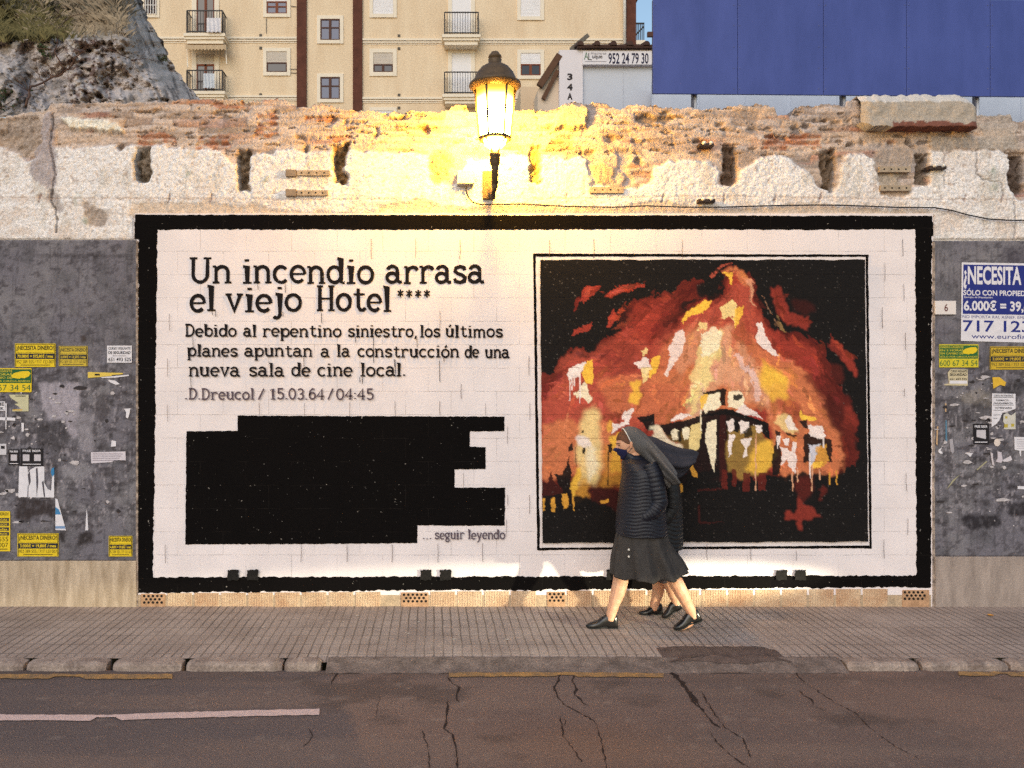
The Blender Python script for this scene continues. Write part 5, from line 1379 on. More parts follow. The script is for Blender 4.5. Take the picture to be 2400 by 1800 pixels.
_nt.links.new(_pw.outputs[0], _ma.inputs[0])
_nt.links.new(_ma.outputs[0], _nt.nodes["Emission"].inputs[1])
MB().lathe(lc, [(46 * kx, lz(207)), (45 * kx, lz(212)), (35 * kx, lz(321)), (34 * kx, lz(322))], 6, 'Z', R(1)).build("glass", m_glow, lamp)
MB().lathe(lc, [(26 * kx, lz(329)), (24 * kx, lz(338)), (16 * kx, lz(346)), (0.002, lz(348))], 24).build("glass_cup", emit_mat("lit glass cup", GLOW, 200.0), lamp, True)
ringm = MB().lathe(lc, [(34 * kx, lz(321)), (37.5 * kx, lz(322)), (37.5 * kx, lz(328)), (34 * kx, lz(329)), (26 * kx, lz(328.5))], 32)
for k in range(6):
    a = R(1) + k * math.pi / 3
    c, s = math.cos(a), math.sin(a)
    ringm.bar(lc + Vector((47.2 * kx * c, 47.2 * kx * s, lz(206))), lc + Vector((36.2 * kx * c, 36.2 * kx * s, lz(323))), 5 * kx)
ringm.build("lantern_frame", m_iron, lamp)
for k in range(4):
    a = R(45) + k * math.pi / 2
    pts = []
    for t in np.linspace(0, 1, 9):
        r_ = (37 - 25 * min(1, t * 1.25) ** 0.6) * kx + (2 * math.sin(t * 6)) * kx
        pts.append(lc + Vector((r_ * math.cos(a), r_ * math.sin(a), lz(325 + 38 * t))))
    MB().tube(pts, 2.0 * kx, 6).build("cage_arm", m_iron, lamp, True)
MB().lathe(lc, [(9 * kx, lz(355)), (12.5 * kx, lz(360)), (13.5 * kx, lz(364)), (11.5 * kx, lz(367)), (12.5 * kx, lz(383)), (9 * kx, lz(388)), (8 * kx, lz(392)), (7.5 * kx, lz(430)), (0.002, lz(431))], 20).build("socket", m_iron, lamp, True)
b0 = lc + Vector((0, 0, lz(428)))
bw = P(1146, 452, 0.0)
MB().tube([b0 + Vector((0, 0, 0.05)), b0 + Vector((0, 0.02, -0.03)), b0 + Vector((-0.01, 0.12, -0.09)), Vector((bw.x, -0.10, bw.z + 0.0)), Vector((bw.x, -0.02, bw.z + 0.01))], 0.026, 10).build("bracket_arm", m_iron, lamp, True)
MB().box(XX(1131), XX(1156), -0.035, 0.02, ZZ(468), ZZ(403)).build("wall_plate", m_iron, lamp, bevel=0.004)

# junction box and cable
o = MB().box(XX(1071), XX(1110), -0.09, 0.03, ZZ(436), ZZ(405)).build("junction_box", mat("grey plastic box", srgb(206, 200, 192), 0.6, 0.1, 12), None, bevel=0.006)
tag(o, "pale junction box on the plaster just left of the lantern bracket", "junction box")
cpts = [P(1093, 436, -0.05), P(1092, 446, -0.04), P(1097, 462, -0.03), P(1108, 474, -0.03), P(1124, 479, -0.03), P(1150, 479, -0.035), P(1200, 478.5, -0.03), P(1225, 478, -0.03), P(1290, 482, -0.03), P(1360, 484.5, -0.03), P(1440, 485.5, -0.03), P(1518, 482.5, -0.03), P(1600, 485.5, -0.03), P(1690, 485.5, -0.03), P(1760, 483.5, -0.03), P(1830, 481.5, -0.03), P(1912, 480.5, -0.03), P(1970, 481, -0.03),
        P(2028, 483, -0.03), P(2100, 486, -0.03), P(2190, 486.5, -0.03), P(2230, 493, -0.03), P(2270, 504, -0.03), P(2315, 513, -0.03), P(2360, 516, -0.03), P(2400, 516.5, -0.03), P(2700, 508, -0.03)]
o = MB().tube(cpts, 0.0058, 6).build("cable", mat("black cable sheath", (0.03, 0.026, 0.024), 0.6, 0.2, 20), None, True)
tag(o, "black cable sagging along the wall from the junction box over the mural", "cable")
# insulator brackets
m_cer = mat("white ceramic", srgb(232, 230, 226), 0.25, 0.05, 10, spec=0.5)
m_rust = mat("rusty bracket iron", srgb(74, 60, 54), 0.7, 0.4, 24, 0.3, fine=0.2)
for px, py, w_, lab in ((1657, 336, 34, "rusty bracket with two white insulators up on the bare masonry"), (1657, 467, 40, "rusty bracket with two white insulators in a hole just above the cable"), (2199, 389, 40, "dark bracket with two round white insulators on the plaster at upper right")):
    b = thing("insulator_bracket", lab, "insulator bracket", P(px, py, 0), "insulator brackets on the wall")
    MB().pbox(px - w_ / 2, px + w_ / 2, py - 1, py + 7, -0.05, 0.04).build("bracket", m_rust, b, bevel=0.003)
    for q in (-1, 1):
        c = P(px + q * w_ * 0.24, py, -0.05)
        MB().lathe(c, [(0.009, 0.0), (0.016, -0.004), (0.016, -0.016), (0.010, -0.02), (0.014, -0.026), (0.006, -0.032), (0.001, -0.032)], 14, 'Y').build("insulator", m_cer, b, True)
# ================================================================== pavement, kerb, road
def ground_sheet(name, x0, x1, y0, y1, step, zf, m, cf=None, seed=0):
    nx, ny = max(2, int((x1 - x0) / step)), max(2, int((y1 - y0) / step))
    X, Y = np.meshgrid(np.linspace(x0, x1, nx), np.linspace(y0, y1, ny))
    Z = zf(X, Y)
    C = cf(X, Y) if cf else None
    o = link(name, grid_mesh(name, X, Y, Z, C), m, None, True)
    tag(o, kind="structure")
    return o
KY = -1.46                                                   # kerb face
KD0, KD1 = XX(735, -1.4) , XX(1880, -1.4)                    # dropped stretch
def paving_mat():
    m, nt, b = new_mat("grooved grey paving tiles")
    L = nt.links
    tc = node(nt, "ShaderNodeTexCoord")
    sx = node(nt, "ShaderNodeSeparateXYZ")
    L.new(tc.outputs["Object"], sx.inputs[0])
    def math_(op, a, bb=None):
        n = node(nt, "ShaderNodeMath", operation=op)
        for i, v in enumerate((a, bb)):
            if v is None: continue
            if isinstance(v, (int, float)): n.inputs[i].default_value = v
            else: L.new(v, n.inputs[i])
        return n.outputs[0]
    nz = node(nt, "ShaderNodeTexNoise")
    nz.inputs["Scale"].default_value = 3
    L.new(tc.outputs["Object"], nz.inputs["Vector"])
    xo = math_('ADD', sx.outputs[0], math_('MULTIPLY', nz.outputs[0], 0.02))
    f = math_('ABSOLUTE', math_('SUBTRACT', math_('FRACT', math_('DIVIDE', xo, 0.0695)), 0.5))
    g = node(nt, "ShaderNodeMapRange")
    for i, v in ((1, 0.39), (2, 0.47), (3, 0.0), (4, 1.0)): g.inputs[i].default_value = v
    L.new(f, g.inputs[0])
    f2 = math_('ABSOLUTE', math_('SUBTRACT', math_('FRACT', math_('DIVIDE', xo, 0.2085)), 0.5))
    g2 = node(nt, "ShaderNodeMapRange")
    for i, v in ((1, 0.465), (2, 0.49), (3, 0.0), (4, 1.0)): g2.inputs[i].default_value = v
    L.new(f2, g2.inputs[0])
    f3 = math_('ABSOLUTE', math_('SUBTRACT', math_('FRACT', math_('DIVIDE', sx.outputs[1], 0.2085)), 0.5))
    g3 = node(nt, "ShaderNodeMapRange")
    for i, v in ((1, 0.465), (2, 0.485), (3, 0.0), (4, 0.8)): g3.inputs[i].default_value = v
    L.new(f3, g3.inputs[0])
    wn_ = node(nt, "ShaderNodeTexNoise")
    wn_.inputs["Scale"].default_value = 1.3
    wn_.inputs["Detail"].default_value = 3
    L.new(tc.outputs["Object"], wn_.inputs["Vector"])
    wr = node(nt, "ShaderNodeMapRange")
    for i, v in ((1, 0.3), (2, 0.62), (3, 0.25), (4, 1.0)): wr.inputs[i].default_value = v
    L.new(wn_.outputs[0], wr.inputs[0])
    groove = math_('MULTIPLY', math_('MAXIMUM', g.outputs[0], math_('MAXIMUM', g2.outputs[0], g3.outputs[0])), wr.outputs[0])
    # tile to tile tone + stains
    n1 = node(nt, "ShaderNodeTexNoise")
    n1.inputs["Scale"].default_value = 1.6
    n1.inputs["Detail"].default_value = 8
    n1.inputs["Roughness"].default_value = 0.7
    L.new(tc.outputs["Object"], n1.inputs["Vector"])
    cr = node(nt, "ShaderNodeValToRGB")
    cr.color_ramp.elements[0].position = 0.3
    cr.color_ramp.elements[1].position = 0.7
    cr.color_ramp.elements[0].color = (*srgb(138, 122, 113), 1)
    cr.color_ramp.elements[1].color = (*srgb(182, 165, 154), 1)
    L.new(n1.outputs[0], cr.inputs[0])
    n2 = node(nt, "ShaderNodeTexNoise")
    n2.inputs["Scale"].default_value = 130
    n2.inputs["Detail"].default_value = 4
    L.new(tc.outputs["Object"], n2.inputs["Vector"])
    r2 = node(nt, "ShaderNodeMapRange")
    for i, v in ((1, 0.3), (2, 0.7), (3, 0.68), (4, 1.32)): r2.inputs[i].default_value = v
    L.new(n2.outputs[0], r2.inputs[0])
    mx = node(nt, "ShaderNodeMix", data_type='RGBA', blend_type='MULTIPLY')
    mx.inputs[0].default_value = 1
    L.new(cr.outputs[0], mx.inputs[6])
    L.new(r2.outputs[0], mx.inputs[7])
    m2 = node(nt, "ShaderNodeMix", data_type='RGBA')
    L.new(math_('MULTIPLY', groove, 0.72), m2.inputs[0])
    L.new(mx.outputs[2], m2.inputs[6])
    m2.inputs[7].default_value = (*srgb(58, 48, 44), 1)
    L.new(m2.outputs[2], b.inputs["Base Color"])
    b.inputs["Roughness"].default_value = 0.75
    b.inputs["Specular IOR Level"].default_value = 0.25
    bp = node(nt, "ShaderNodeBump")
    bp.inputs["Strength"].default_value = 0.35
    bp.inputs["Distance"].default_value = 0.006
    L.new(n2.outputs[0], bp.inputs["Height"])
    b2 = node(nt, "ShaderNodeBump")
    b2.invert = True
    b2.inputs["Strength"].default_value = 0.9
    b2.inputs["Distance"].default_value = 0.006
    L.new(groove, b2.inputs["Height"])
    L.new(bp.outputs[0], b2.inputs["Normal"])
    L.new(b2.outputs[0], b.inputs["Normal"])
    return m
def sstep(a, b, x):
    t = np.clip((x - a) / (b - a), 0, 1)
    return t * t * (3 - 2 * t)
def drop(X):                                                 # 1 inside the dropped stretch
    return sstep(KD0 - 0.12, KD0 + 0.05, X) * (1 - sstep(KD1 - 0.05, KD1 + 0.5, X))
def pav_z(X, Y):
    z = (fbm(X * 2.2, Y * 2.2, 400) - 0.5) * 0.012
    return z - drop(X) * sstep(-1.22, KY + 0.02, Y) * 0.048 * (Y < -1.2)
PAVE_BACK = 0.02
ground_sheet("pavement", -14, 14, KY + 0.11, PAVE_BACK, 0.03, pav_z, paving_mat())
m_curb = mat("worn concrete kerb", srgb(176, 158, 146), 0.9, 0.3, 7, 0.45, 50, col2=srgb(120, 104, 96), fine=0.25)
m_ramp = mat("tarred kerb ramp", srgb(134, 118, 110), 0.9, 0.3, 9, 0.5, 70, col2=srgb(92, 80, 74), fine=0.35)
# kerb: worn stones with open joints left and right, a smeared ramp between
kb = MB()
rk = random.Random(8)
def kerb_stone(xa, xb, hgt, seed):
    r2 = random.Random(seed)
    rings = []
    n = 22
    for i in range(n + 1):
        t = i / n
        x = xa + (xb - xa) * t
        e = 0.022 * (max(0, 1 - t * 12) + max(0, (t - 1) * 12 + 1)) + r2.uniform(0, 0.004)
        zt = 0.004 - e * 0.7 + r2.uniform(-0.002, 0.002)
        yf = KY + e + r2.uniform(-0.003, 0.003)
        ch = 0.022 + r2.uniform(-0.004, 0.006)
        rings.append([Vector((x, KY + 0.125, -0.14)), Vector((x, KY + 0.125, zt)), Vector((x, yf + ch * 1.3, zt)), Vector((x, yf + ch * 0.45, zt - ch * 0.35)), Vector((x, yf, zt - ch)), Vector((x, yf - 0.006, -0.14))])
    kb.loft(rings)
def kx_(px): return G(px, 1560, 0.0).x
for a, b in ((-14, kx_(-560)), (kx_(-556), kx_(-360)), (kx_(-354), kx_(-160)), (kx_(-154), kx_(42)), (kx_(52), kx_(240)), (kx_(256), kx_(418)), (kx_(430), kx_(657)), (kx_(662), kx_(748)), (kx_(1998), kx_(2166)), (kx_(2176), kx_(2378)), (kx_(2386), kx_(2580)), (kx_(2588), kx_(2800)), (kx_(2806), kx_(3000)), (kx_(3006), 14)):
    kerb_stone(a, b, 0.055, int(a * 100) + 5000)
o = kb.build("kerb", m_curb)
tag(o, kind="structure")
def ramp_z(X, Y):
    t = np.clip((KY + 0.13 - Y) / 0.16, 0, 1)
    z = 0.002 - 0.057 * t ** 1.3 + (fbm(X * 9, Y * 20, 410) - 0.5) * 0.016
    return z
ground_sheet("kerb_ramp", kx_(762), kx_(1992), KY - 0.04, KY + 0.135, 0.012, ramp_z, m_ramp)
# asphalt
RZ = -0.055
def road_z(X, Y):
    return RZ + (fbm(X * 1.1, Y * 1.1, 420) - 0.5) * 0.012 - np.clip((KY - Y) * 0.01, 0, 0.03)
def road_c(X, Y):
    C = np.zeros(X.shape + (3,))
    C[:] = srgb(124, 104, 96)
    blend(C, np.clip((fbm(X * 0.9, Y * 0.9, 421) - 0.4) * 4, 0, 1), srgb(140, 116, 104), 0.7)
    blend(C, np.clip((fbm(X * 0.5 + 7, Y * 1.2, 422) - 0.5) * 5, 0, 1), srgb(112, 98, 93), 0.7)
    # older darker patch at the left, its straight seam running to the kerb gap
    left = X + (Y + 1.46) * 0.30 < G(765, 1580, RZ).x + (fbm(X * 5, Y * 5, 423) - 0.5) * 0.05
    blend(C, left, srgb(110, 98, 96), 0.8)
    blend(C, sstep(-1.75, -1.5, Y) * np.clip((fbm(X * 3, Y * 8, 424) - 0.35) * 3, 0, 1), srgb(92, 80, 74), 0.6)
    blend(C, np.clip((fbm(X * 0.25, Y * 3.0, 425, 5) - 0.52) * 6, 0, 1), srgb(142, 120, 108), 0.45)
    blend(C, np.clip((fbm(X * 1.6, Y * 2.2, 426, 5) - 0.62) * 10, 0, 1), srgb(84, 72, 67), 0.55)
    blend(C, np.clip((fbm(X * 12, Y * 12, 427, 3) - 0.72) * 9, 0, 1), srgb(164, 146, 134), 0.4)
    for gx, gy, r_ in ((0.1, -3.7, 0.5), (1.3, -3.3, 0.6), (0.9, -2.6, 0.5), (-0.9, -3.9, 0.5)):
        blend(C, np.exp(-((X - gx) / r_) ** 2 - ((Y - gy) / (r_ * 0.6)) ** 2), srgb(140, 104, 80), 0.45)
    return C
ROAD = ground_sheet("road", -14, 14, -9.5, KY + 0.02, 0.035, road_z, vmat("worn asphalt", 0.85, fine=0.42, fscale=150, bump=0.8, bscale=120), road_c)
# continue the street to both sides and behind the viewer
for x0, x1, y0, y1 in ((-70, -14.0, -9.5, 0.02), (14.0, 70, -9.5, 0.02), (-70, 70, -40, -9.5)):
    o = MB().add([(x0, y0, RZ - 0.04), (x1, y0, RZ - 0.04), (x1, y1, RZ - 0.04), (x0, y1, RZ - 0.04)], [(0, 1, 2, 3)]).build("road", mat("far asphalt", srgb(106, 92, 87), 0.9, 0.2, 2))
    tag(o, kind="structure")
# painted lines
m_wl = mat("worn white road paint", srgb(216, 188, 180), 0.8, 0.12, 30, 0.4, 140, fine=0.3)
m_yl = mat("worn yellow road paint", srgb(186, 142, 84), 0.8, 0.25, 14, 0.4, 140, fine=0.35, col2=srgb(128, 106, 84))
def ground_strip(mb, top, bot, dz):
    """top/bottom photo outlines (equal length) laid on the road"""
    n = len(top)
    def q(p):
        g = G(p[0], p[1], RZ)
        zz = float(road_z(np.array([g.x]), np.array([g.y]))[0]) + dz
        g = G(p[0], p[1], zz)
        return g
    vs = [q(p) for p in top] + [q(p) for p in bot]
    mb.add(vs, [(i, i + 1, n + i + 1, n + i) for i in range(n - 1)])
def dens(pts, step=14):
    o = []
    for a, b in zip(pts, pts[1:]):
        k = max(1, int(abs(b[0] - a[0]) / step))
        o += [(a[0] + (b[0] - a[0]) * i / k, a[1] + (b[1] - a[1]) * i / k) for i in range(k)]
    return o + [pts[-1]]
def road_line(name, top, thick, m, amp=0.7, seed=1, notch=None, dz=0.006):
    rr = random.Random(seed)
    t = dens(top)
    tp = [(x, y + rr.uniform(-amp, amp)) for x, y in t]
    bt = []
    for x, y in t:
        d = thick(x) if callable(thick) else thick
        if notch:
            for a, b, k in notch:
                if a < x < b: d *= k
        bt.append((x + rr.uniform(-1, 1), y + d + rr.uniform(-amp, amp)))
    mb = MB()
    ground_strip(mb, tp, bt, dz)
    o = mb.build(name, m)
    tag(o, kind="structure")
    return o
road_line("centre_line", [(-500, 1673), (0, 1674), (255, 1675), (345, 1671), (600, 1664), (749, 1661)], 14, m_wl, 0.8, 2, [(220, 285, 0.45)])
road_line("edge_line", [(-400, 1580), (0, 1579), (230, 1580), (404, 1579)], 11, m_yl, 1.0, 3, [(120, 200, 0.5)])
road_line("edge_line", [(1052, 1576), (1300, 1575), (1440, 1576), (1556, 1578)], 10, m_yl, 0.8, 4, [(1310, 1350, 0.6)])
road_line("edge_line", [(2246, 1573), (2400, 1575), (2700, 1578)], 10, m_yl, 1.0, 5, [(2330, 2360, 0.5)])
# asphalt patch over the kerb at the crossing
mb = MB()
ring = wob([(1538, 1516), (1600, 1512), (1780, 1513), (1815, 1520), (1850, 1540), (1856, 1560), (1780, 1562), (1600, 1561), (1580, 1560), (1552, 1532)], 10, 1.2, 9)
vs = []
for x, y in ring:
    g = G(x, y, -0.004)
    zz = float(pav_z(np.array([g.x]), np.array([g.y]))[0]) if g.y > KY + 0.115 else float(ramp_z(np.array([g.x]), np.array([g.y]))[0])
    vs.append(G(x, y, min(zz, 0.0) + 0.013))
cen = sum(vs, Vector()) / len(vs)
tops = [v for v in vs]
rows_ = []
for t in (1.0, 0.8, 0.6, 0.4, 0.2, 0.0):
    row_ = []
    for v in tops:
        q = cen.lerp(v, t)
        zz = float(pav_z(np.array([q.x]), np.array([q.y]))[0]) if q.y > KY + 0.125 else float(ramp_z(np.array([q.x]), np.array([q.y]))[0])
        row_.append(Vector((q.x, q.y, max(zz, -0.06) + 0.004 + 0.010 * min(1, (1 - t) * 4))))
    rows_.append(row_)
mb.loft(rows_, False)
o = mb.build("asphalt_patch", mat("dark asphalt patch", srgb(100, 84, 78), 0.9, 0.3, 12, 0.6, 120, fine=0.4))
tag(o, kind="structure")
# cracks: thin dark fissures in the asphalt
m_cr = mat("crack dirt", srgb(50, 38, 34), 0.95, 0.4, 40)
mb = MB()
rr = random.Random(12)
def crack(pts, w, seed=0):
    r2 = random.Random(seed)
    fine = []
    for a, b in zip(pts, pts[1:]):
        k = max(1, int(math.hypot(b[0] - a[0], b[1] - a[1]) / 6))
        for i in range(k):
            t = i / k
            fine.append((a[0] + (b[0] - a[0]) * t + r2.uniform(-2.2, 2.2), a[1] + (b[1] - a[1]) * t + r2.uniform(-0.8, 0.8)))
    fine.append(pts[-1])
    wd = [1.5 * w * r2.choice((0.25, 0.6, 0.9, 1.3, 0.5)) for _ in fine]
    wd[0] = wd[-1] = 0.2
    ground_strip(mb, [(x - d_ / 2, y) for (x, y), d_ in zip(fine, wd)], [(x + d_ / 2, y + 0.3) for (x, y), d_ in zip(fine, wd)], 0.0035)
crack([(1045, 1584), (1062, 1602), (1076, 1611), (1072, 1624), (1068, 1634), (1078, 1646)], 2.8, 1)
crack([(1050, 1640), (1046, 1680), (1042, 1708), (1062, 1722), (1066, 1745), (1070, 1770), (1072, 1800)], 3.0, 2)
crack([(990, 1710), (1004, 1760), (1006, 1800)], 1.6, 3)
crack([(1316, 1576), (1300, 1610), (1304, 1628), (1320, 1650), (1350, 1666), (1392, 1688), (1400, 1706), (1412, 1745), (1420, 1790), (1424, 1810)], 3.0, 4)
crack([(1345, 1574), (1342, 1600), (1352, 1615), (1347, 1628), (1372, 1650), (1388, 1656)], 3.4, 5)
crack([(1312, 1675), (1318, 1700), (1320, 1725), (1340, 1750), (1364, 1786)], 2.4, 6)
crack([(1322, 1702), (1326, 1690), (1320, 1680)], 2.0, 7)
crack([(1540, 1530), (1556, 1552), (1572, 1572), (1590, 1590), (1614, 1622), (1630, 1648), (1645, 1662), (1672, 1694), (1690, 1706)], 6.5, 8)
crack([(1570, 1570), (1600, 1600), (1632, 1640), (1644, 1660)], 7, 9)
crack([(1642, 1618), (1660, 1650), (1680, 1680), (1700, 1705), (1740, 1730), (1760, 1775)], 2.2, 10)
crack([(1660, 1710), (1690, 1750), (1740, 1790), (1760, 1800)], 2.6, 11)
crack([(1862, 1572), (1880, 1594), (1915, 1618), (1960, 1648), (2005, 1670), (2040, 1705), (2100, 1750), (2160, 1780)], 2.0, 12)
crack([(1872, 1616), (1890, 1634), (1902, 1638), (1906, 1652)], 3.0, 13)
crack([(1906, 1652), (1940, 1668)], 1.4, 14)
crack([(795, 1570), (780, 1590), (776, 1606)], 2.4, 15)
crack([(720, 1700), (735, 1725), (710, 1750)], 1.4, 16)
crack([(890, 1630), (880, 1680)], 1.0, 17)
crack([(2193, 1486), (2230, 1504), (2288, 1534)], 3.0, 18) if False else None
mb.build("crack", m_cr, ROAD)
# flecks of litter on the pavement
rl = random.Random(4)
mb = MB()
for _ in range(46):
    g = G(rl.triangular(300, 2300, 880), rl.uniform(1426, 1500), 0.0)
    if g.y > -0.03: continue
    z_ = float(pav_z(np.array([g.x]), np.array([g.y]))[0]) + 0.004
    a, r_ = rl.uniform(0, 3.1), rl.choice((0.005, 0.008, 0.013))
    mb.add([(g.x + r_ * math.cos(a + k * 1.57) * (1.8 if k % 2 else 1), g.y + r_ * math.sin(a + k * 1.57), z_) for k in range(4)], [(0, 1, 2, 3)])
o = mb.build("litter", mat("pale litter", srgb(206, 196, 184), 0.9, 0.3, 40))
tag(o, "pale flecks of litter along the wall side of the pavement", None, None, "stuff")
# one yellow fallen leaf on the pavement
g = G(2322, 1443, 0.004)
mb = MB()
lf = [(-0.022, 0), (-0.012, 0.012), (0.004, 0.015), (0.02, 0.004), (0.026, -0.004), (0.006, -0.01), (-0.012, -0.009)]
mb.add([(g.x + a, g.y + b * 2, g.z + 0.006 + 0.12 * abs(b)) for a, b in lf] + [(g.x, g.y, g.z + 0.004)], [(i, (i + 1) % 7, 7) for i in range(7)])
o = mb.build("fallen_leaf", flat_mat(srgb(226, 158, 60)))
tag(o, "small yellow fallen leaf on the pavement at right", "leaf")
# ================================================================== what stands behind the wall
# raised ground held by the wall
o = MB().box(-60, 60, 0.45, 120, -0.5, 3.9).build("ground", mat("dry earth", srgb(140, 122, 104), 0.95, 0.3, 0.8))
tag(o, kind="structure")

# ---- apartment building far behind
YB = 31.0
bld = thing("apartment_building", "cream apartment block with brown pilasters, white framed windows and balconies", "apartment building", (XX(900, YB), YB, 3.9))
m_cream = mat("cream render", srgb(236, 216, 186), 0.9, 0.06, 1.2, 0.3, 12, col2=srgb(222, 198, 166), fine=0.16, stretch=(1, 1, 0.25))
m_brn = mat("brown brick pilaster", srgb(98, 60, 48), 0.9, 0.25, 3.0, 0.3, 30, fine=0.25)
m_trim = mat("pale trim render", srgb(238, 226, 206), 0.85, 0.05, 2, fine=0.06)
m_shut = mat("white roller shutter", srgb(236, 234, 236), 0.6, 0.04, 2)
m_shb = mat("beige roller shutter", srgb(206, 196, 184), 0.7, 0.06, 2)
m_wood = mat("brown window wood", srgb(124, 66, 40), 0.6, 0.2, 8)
m_wdk = mat("dark brown window wood", srgb(84, 52, 40), 0.6, 0.2, 8)
def glass_mat(name, col):
    m, nt, b = new_mat(name)
    b.inputs["Base Color"].default_value = (*col, 1)
    b.inputs["Roughness"].default_value = 0.12
    b.inputs["Specular IOR Level"].default_value = 0.6
    return m
m_glb = glass_mat("bluish window glass", srgb(70, 80, 112))
m_gld = glass_mat("dark window glass", srgb(44, 40, 46))
m_rail = mat("black balcony iron", (0.03, 0.028, 0.03), 0.5, 0.1, 20)
TOPPY = -330
MB().box(XX(180, YB), XX(1489, YB), YB, YB + 12, 3.9, ZZ(TOPPY, YB)).build("facade", m_cream, bld)
for a, b in ((696.5, 719), (827.5, 849.5), (1467, 1489.5)):
    MB().box(XX(a, YB), XX(b, YB), YB - 0.12, YB + 0.2, 3.9, ZZ(TOPPY, YB)).build("pilaster", m_brn, bld)
MB().box(XX(1489.6, YB), XX(1496, YB), YB + 0.1, YB + 6, ZZ(-2, YB), ZZ(TOPPY, YB)).build("eaves_corner", m_brn, bld)
for py in (88, 225, 362):
    for a, b, dy in ((180, 696, 0), (850, 1467, 4)):
        mo = MB()
        mo.box(XX(a, YB), XX(b, YB), YB - 0.10, YB + 0.05, ZZ(py + dy + 4.5, YB), ZZ(py + dy, YB))
        mo.box(XX(a, YB), XX(b, YB), YB - 0.06, YB + 0.05, ZZ(py + dy + 9.5, YB), ZZ(py + dy + 6.0, YB))
        mo.box(XX(a, YB), XX(b, YB), YB - 0.03, YB + 0.05, ZZ(py + dy + 13, YB), ZZ(py + dy + 11.0, YB))
        mo.build("moulding", m_trim, bld)
def win(x0, x1, y0, y1, kind, shutter=0.0, panes=2, fr=8, wood=None):
    """trimmed window: surround, shutter part and panes"""
    w = MB()
    w.box(XX(x0, YB), XX(x0 + fr, YB), YB - 0.05, YB + 0.1, ZZ(y1, YB), ZZ(y0, YB))
    w.box(XX(x1 - fr, YB), XX(x1, YB), YB - 0.05, YB + 0.1, ZZ(y1, YB), ZZ(y0, YB))
    w.box(XX(x0 + fr, YB), XX(x1 - fr, YB), YB - 0.05, YB + 0.1, ZZ(y0 + fr, YB), ZZ(y0, YB))
    w.box(XX(x0 + fr, YB), XX(x1 - fr, YB), YB - 0.07, YB + 0.1, ZZ(y1, YB), ZZ(y1 - fr, YB))
    f = w.build("window", m_trim, bld)
    ix0, ix1, iy0, iy1 = x0 + fr, x1 - fr, y0 + fr, y1 - fr
    ys = iy0 + (iy1 - iy0) * shutter
    if shutter > 0:
        s = MB()
        s.box(XX(ix0 + 0.4, YB), XX(ix1 - 0.4, YB), YB - 0.012, YB + 0.01, ZZ(ys, YB), ZZ(iy0, YB))
        n = int((ys - iy0) / 3.2)
        for k in range(n): s.box(XX(ix0 + 0.4, YB), XX(ix1 - 0.4, YB), YB - 0.020, YB - 0.012, ZZ(iy0 + k * 3.2 + 2.4, YB), ZZ(iy0 + k * 3.2 + 0.2, YB))
        s.build("shutter", m_shut if kind != 'beige' else m_shb, f)
    if shutter < 0.99:
        wd = wood or m_wdk
        MB().box(XX(ix0, YB), XX(ix1, YB), YB - 0.004, YB + 0.01, ZZ(iy1, YB), ZZ(ys, YB)).build("pane", m_glb if kind == 'blue' else m_gld, f)
        s = MB()
        pw = (ix1 - ix0) / panes
        for k in range(panes):
            a, b = ix0 + k * pw, ix0 + (k + 1) * pw
            t = 3.0
            s.box(XX(a, YB), XX(a + t, YB), YB - 0.03, YB + 0.0, ZZ(iy1, YB), ZZ(ys, YB))
            s.box(XX(b - t, YB), XX(b, YB), YB - 0.03, YB + 0.0, ZZ(iy1, YB), ZZ(ys, YB))
            for yy in (ys, iy1 - t) + (((ys * 0.62 + iy1 * 0.38),) if kind == 'blue' else ()):
                s.box(XX(a + t, YB), XX(b - t, YB), YB - 0.03, YB + 0.0, ZZ(yy + (t if yy != ys else t), YB), ZZ(yy, YB))
        s.build("sash", wd, f)
    return f
win(743, 805, 37, 103, 'blue')
win(743, 805, 173, 241, 'blue')
win(743, 805, -100, -34, 'blue')
win(617, 681, -24, 41, 'blue', 0.4, 2, 8, m_wood)
win(617, 681, 113, 178, 'beige', 0.52, 1)
win(617, 681, 250, 315, 'white', 1.0)
win(866, 930, -24, 42, 'white', 1.0)
f = win(866, 930, 115, 179, 'beige', 0.58, 2, 9)
win(866, 930, 252, 316, 'white', 1.0)
win(1212, 1275, -20, 48, 'white', 1.0)
win(1212, 1275, 117, 186, 'white', 0.48, 2, 8, m_wood)
win(330, 374, -30, 42, 'dark', 0.0, 2, 9)
g_ = MB()
for k in range(5): g_.bar(P(341 + k * 6, -20, YB - 0.10), P(341 + k * 6, 33, YB - 0.10), 0.035)
g_.bar(P(338, 12, YB - 0.10), P(368, 12, YB - 0.10), 0.03)
g_.build("window_bars", mat("white iron", srgb(220, 216, 212), 0.5, 0.05, 5), bld)
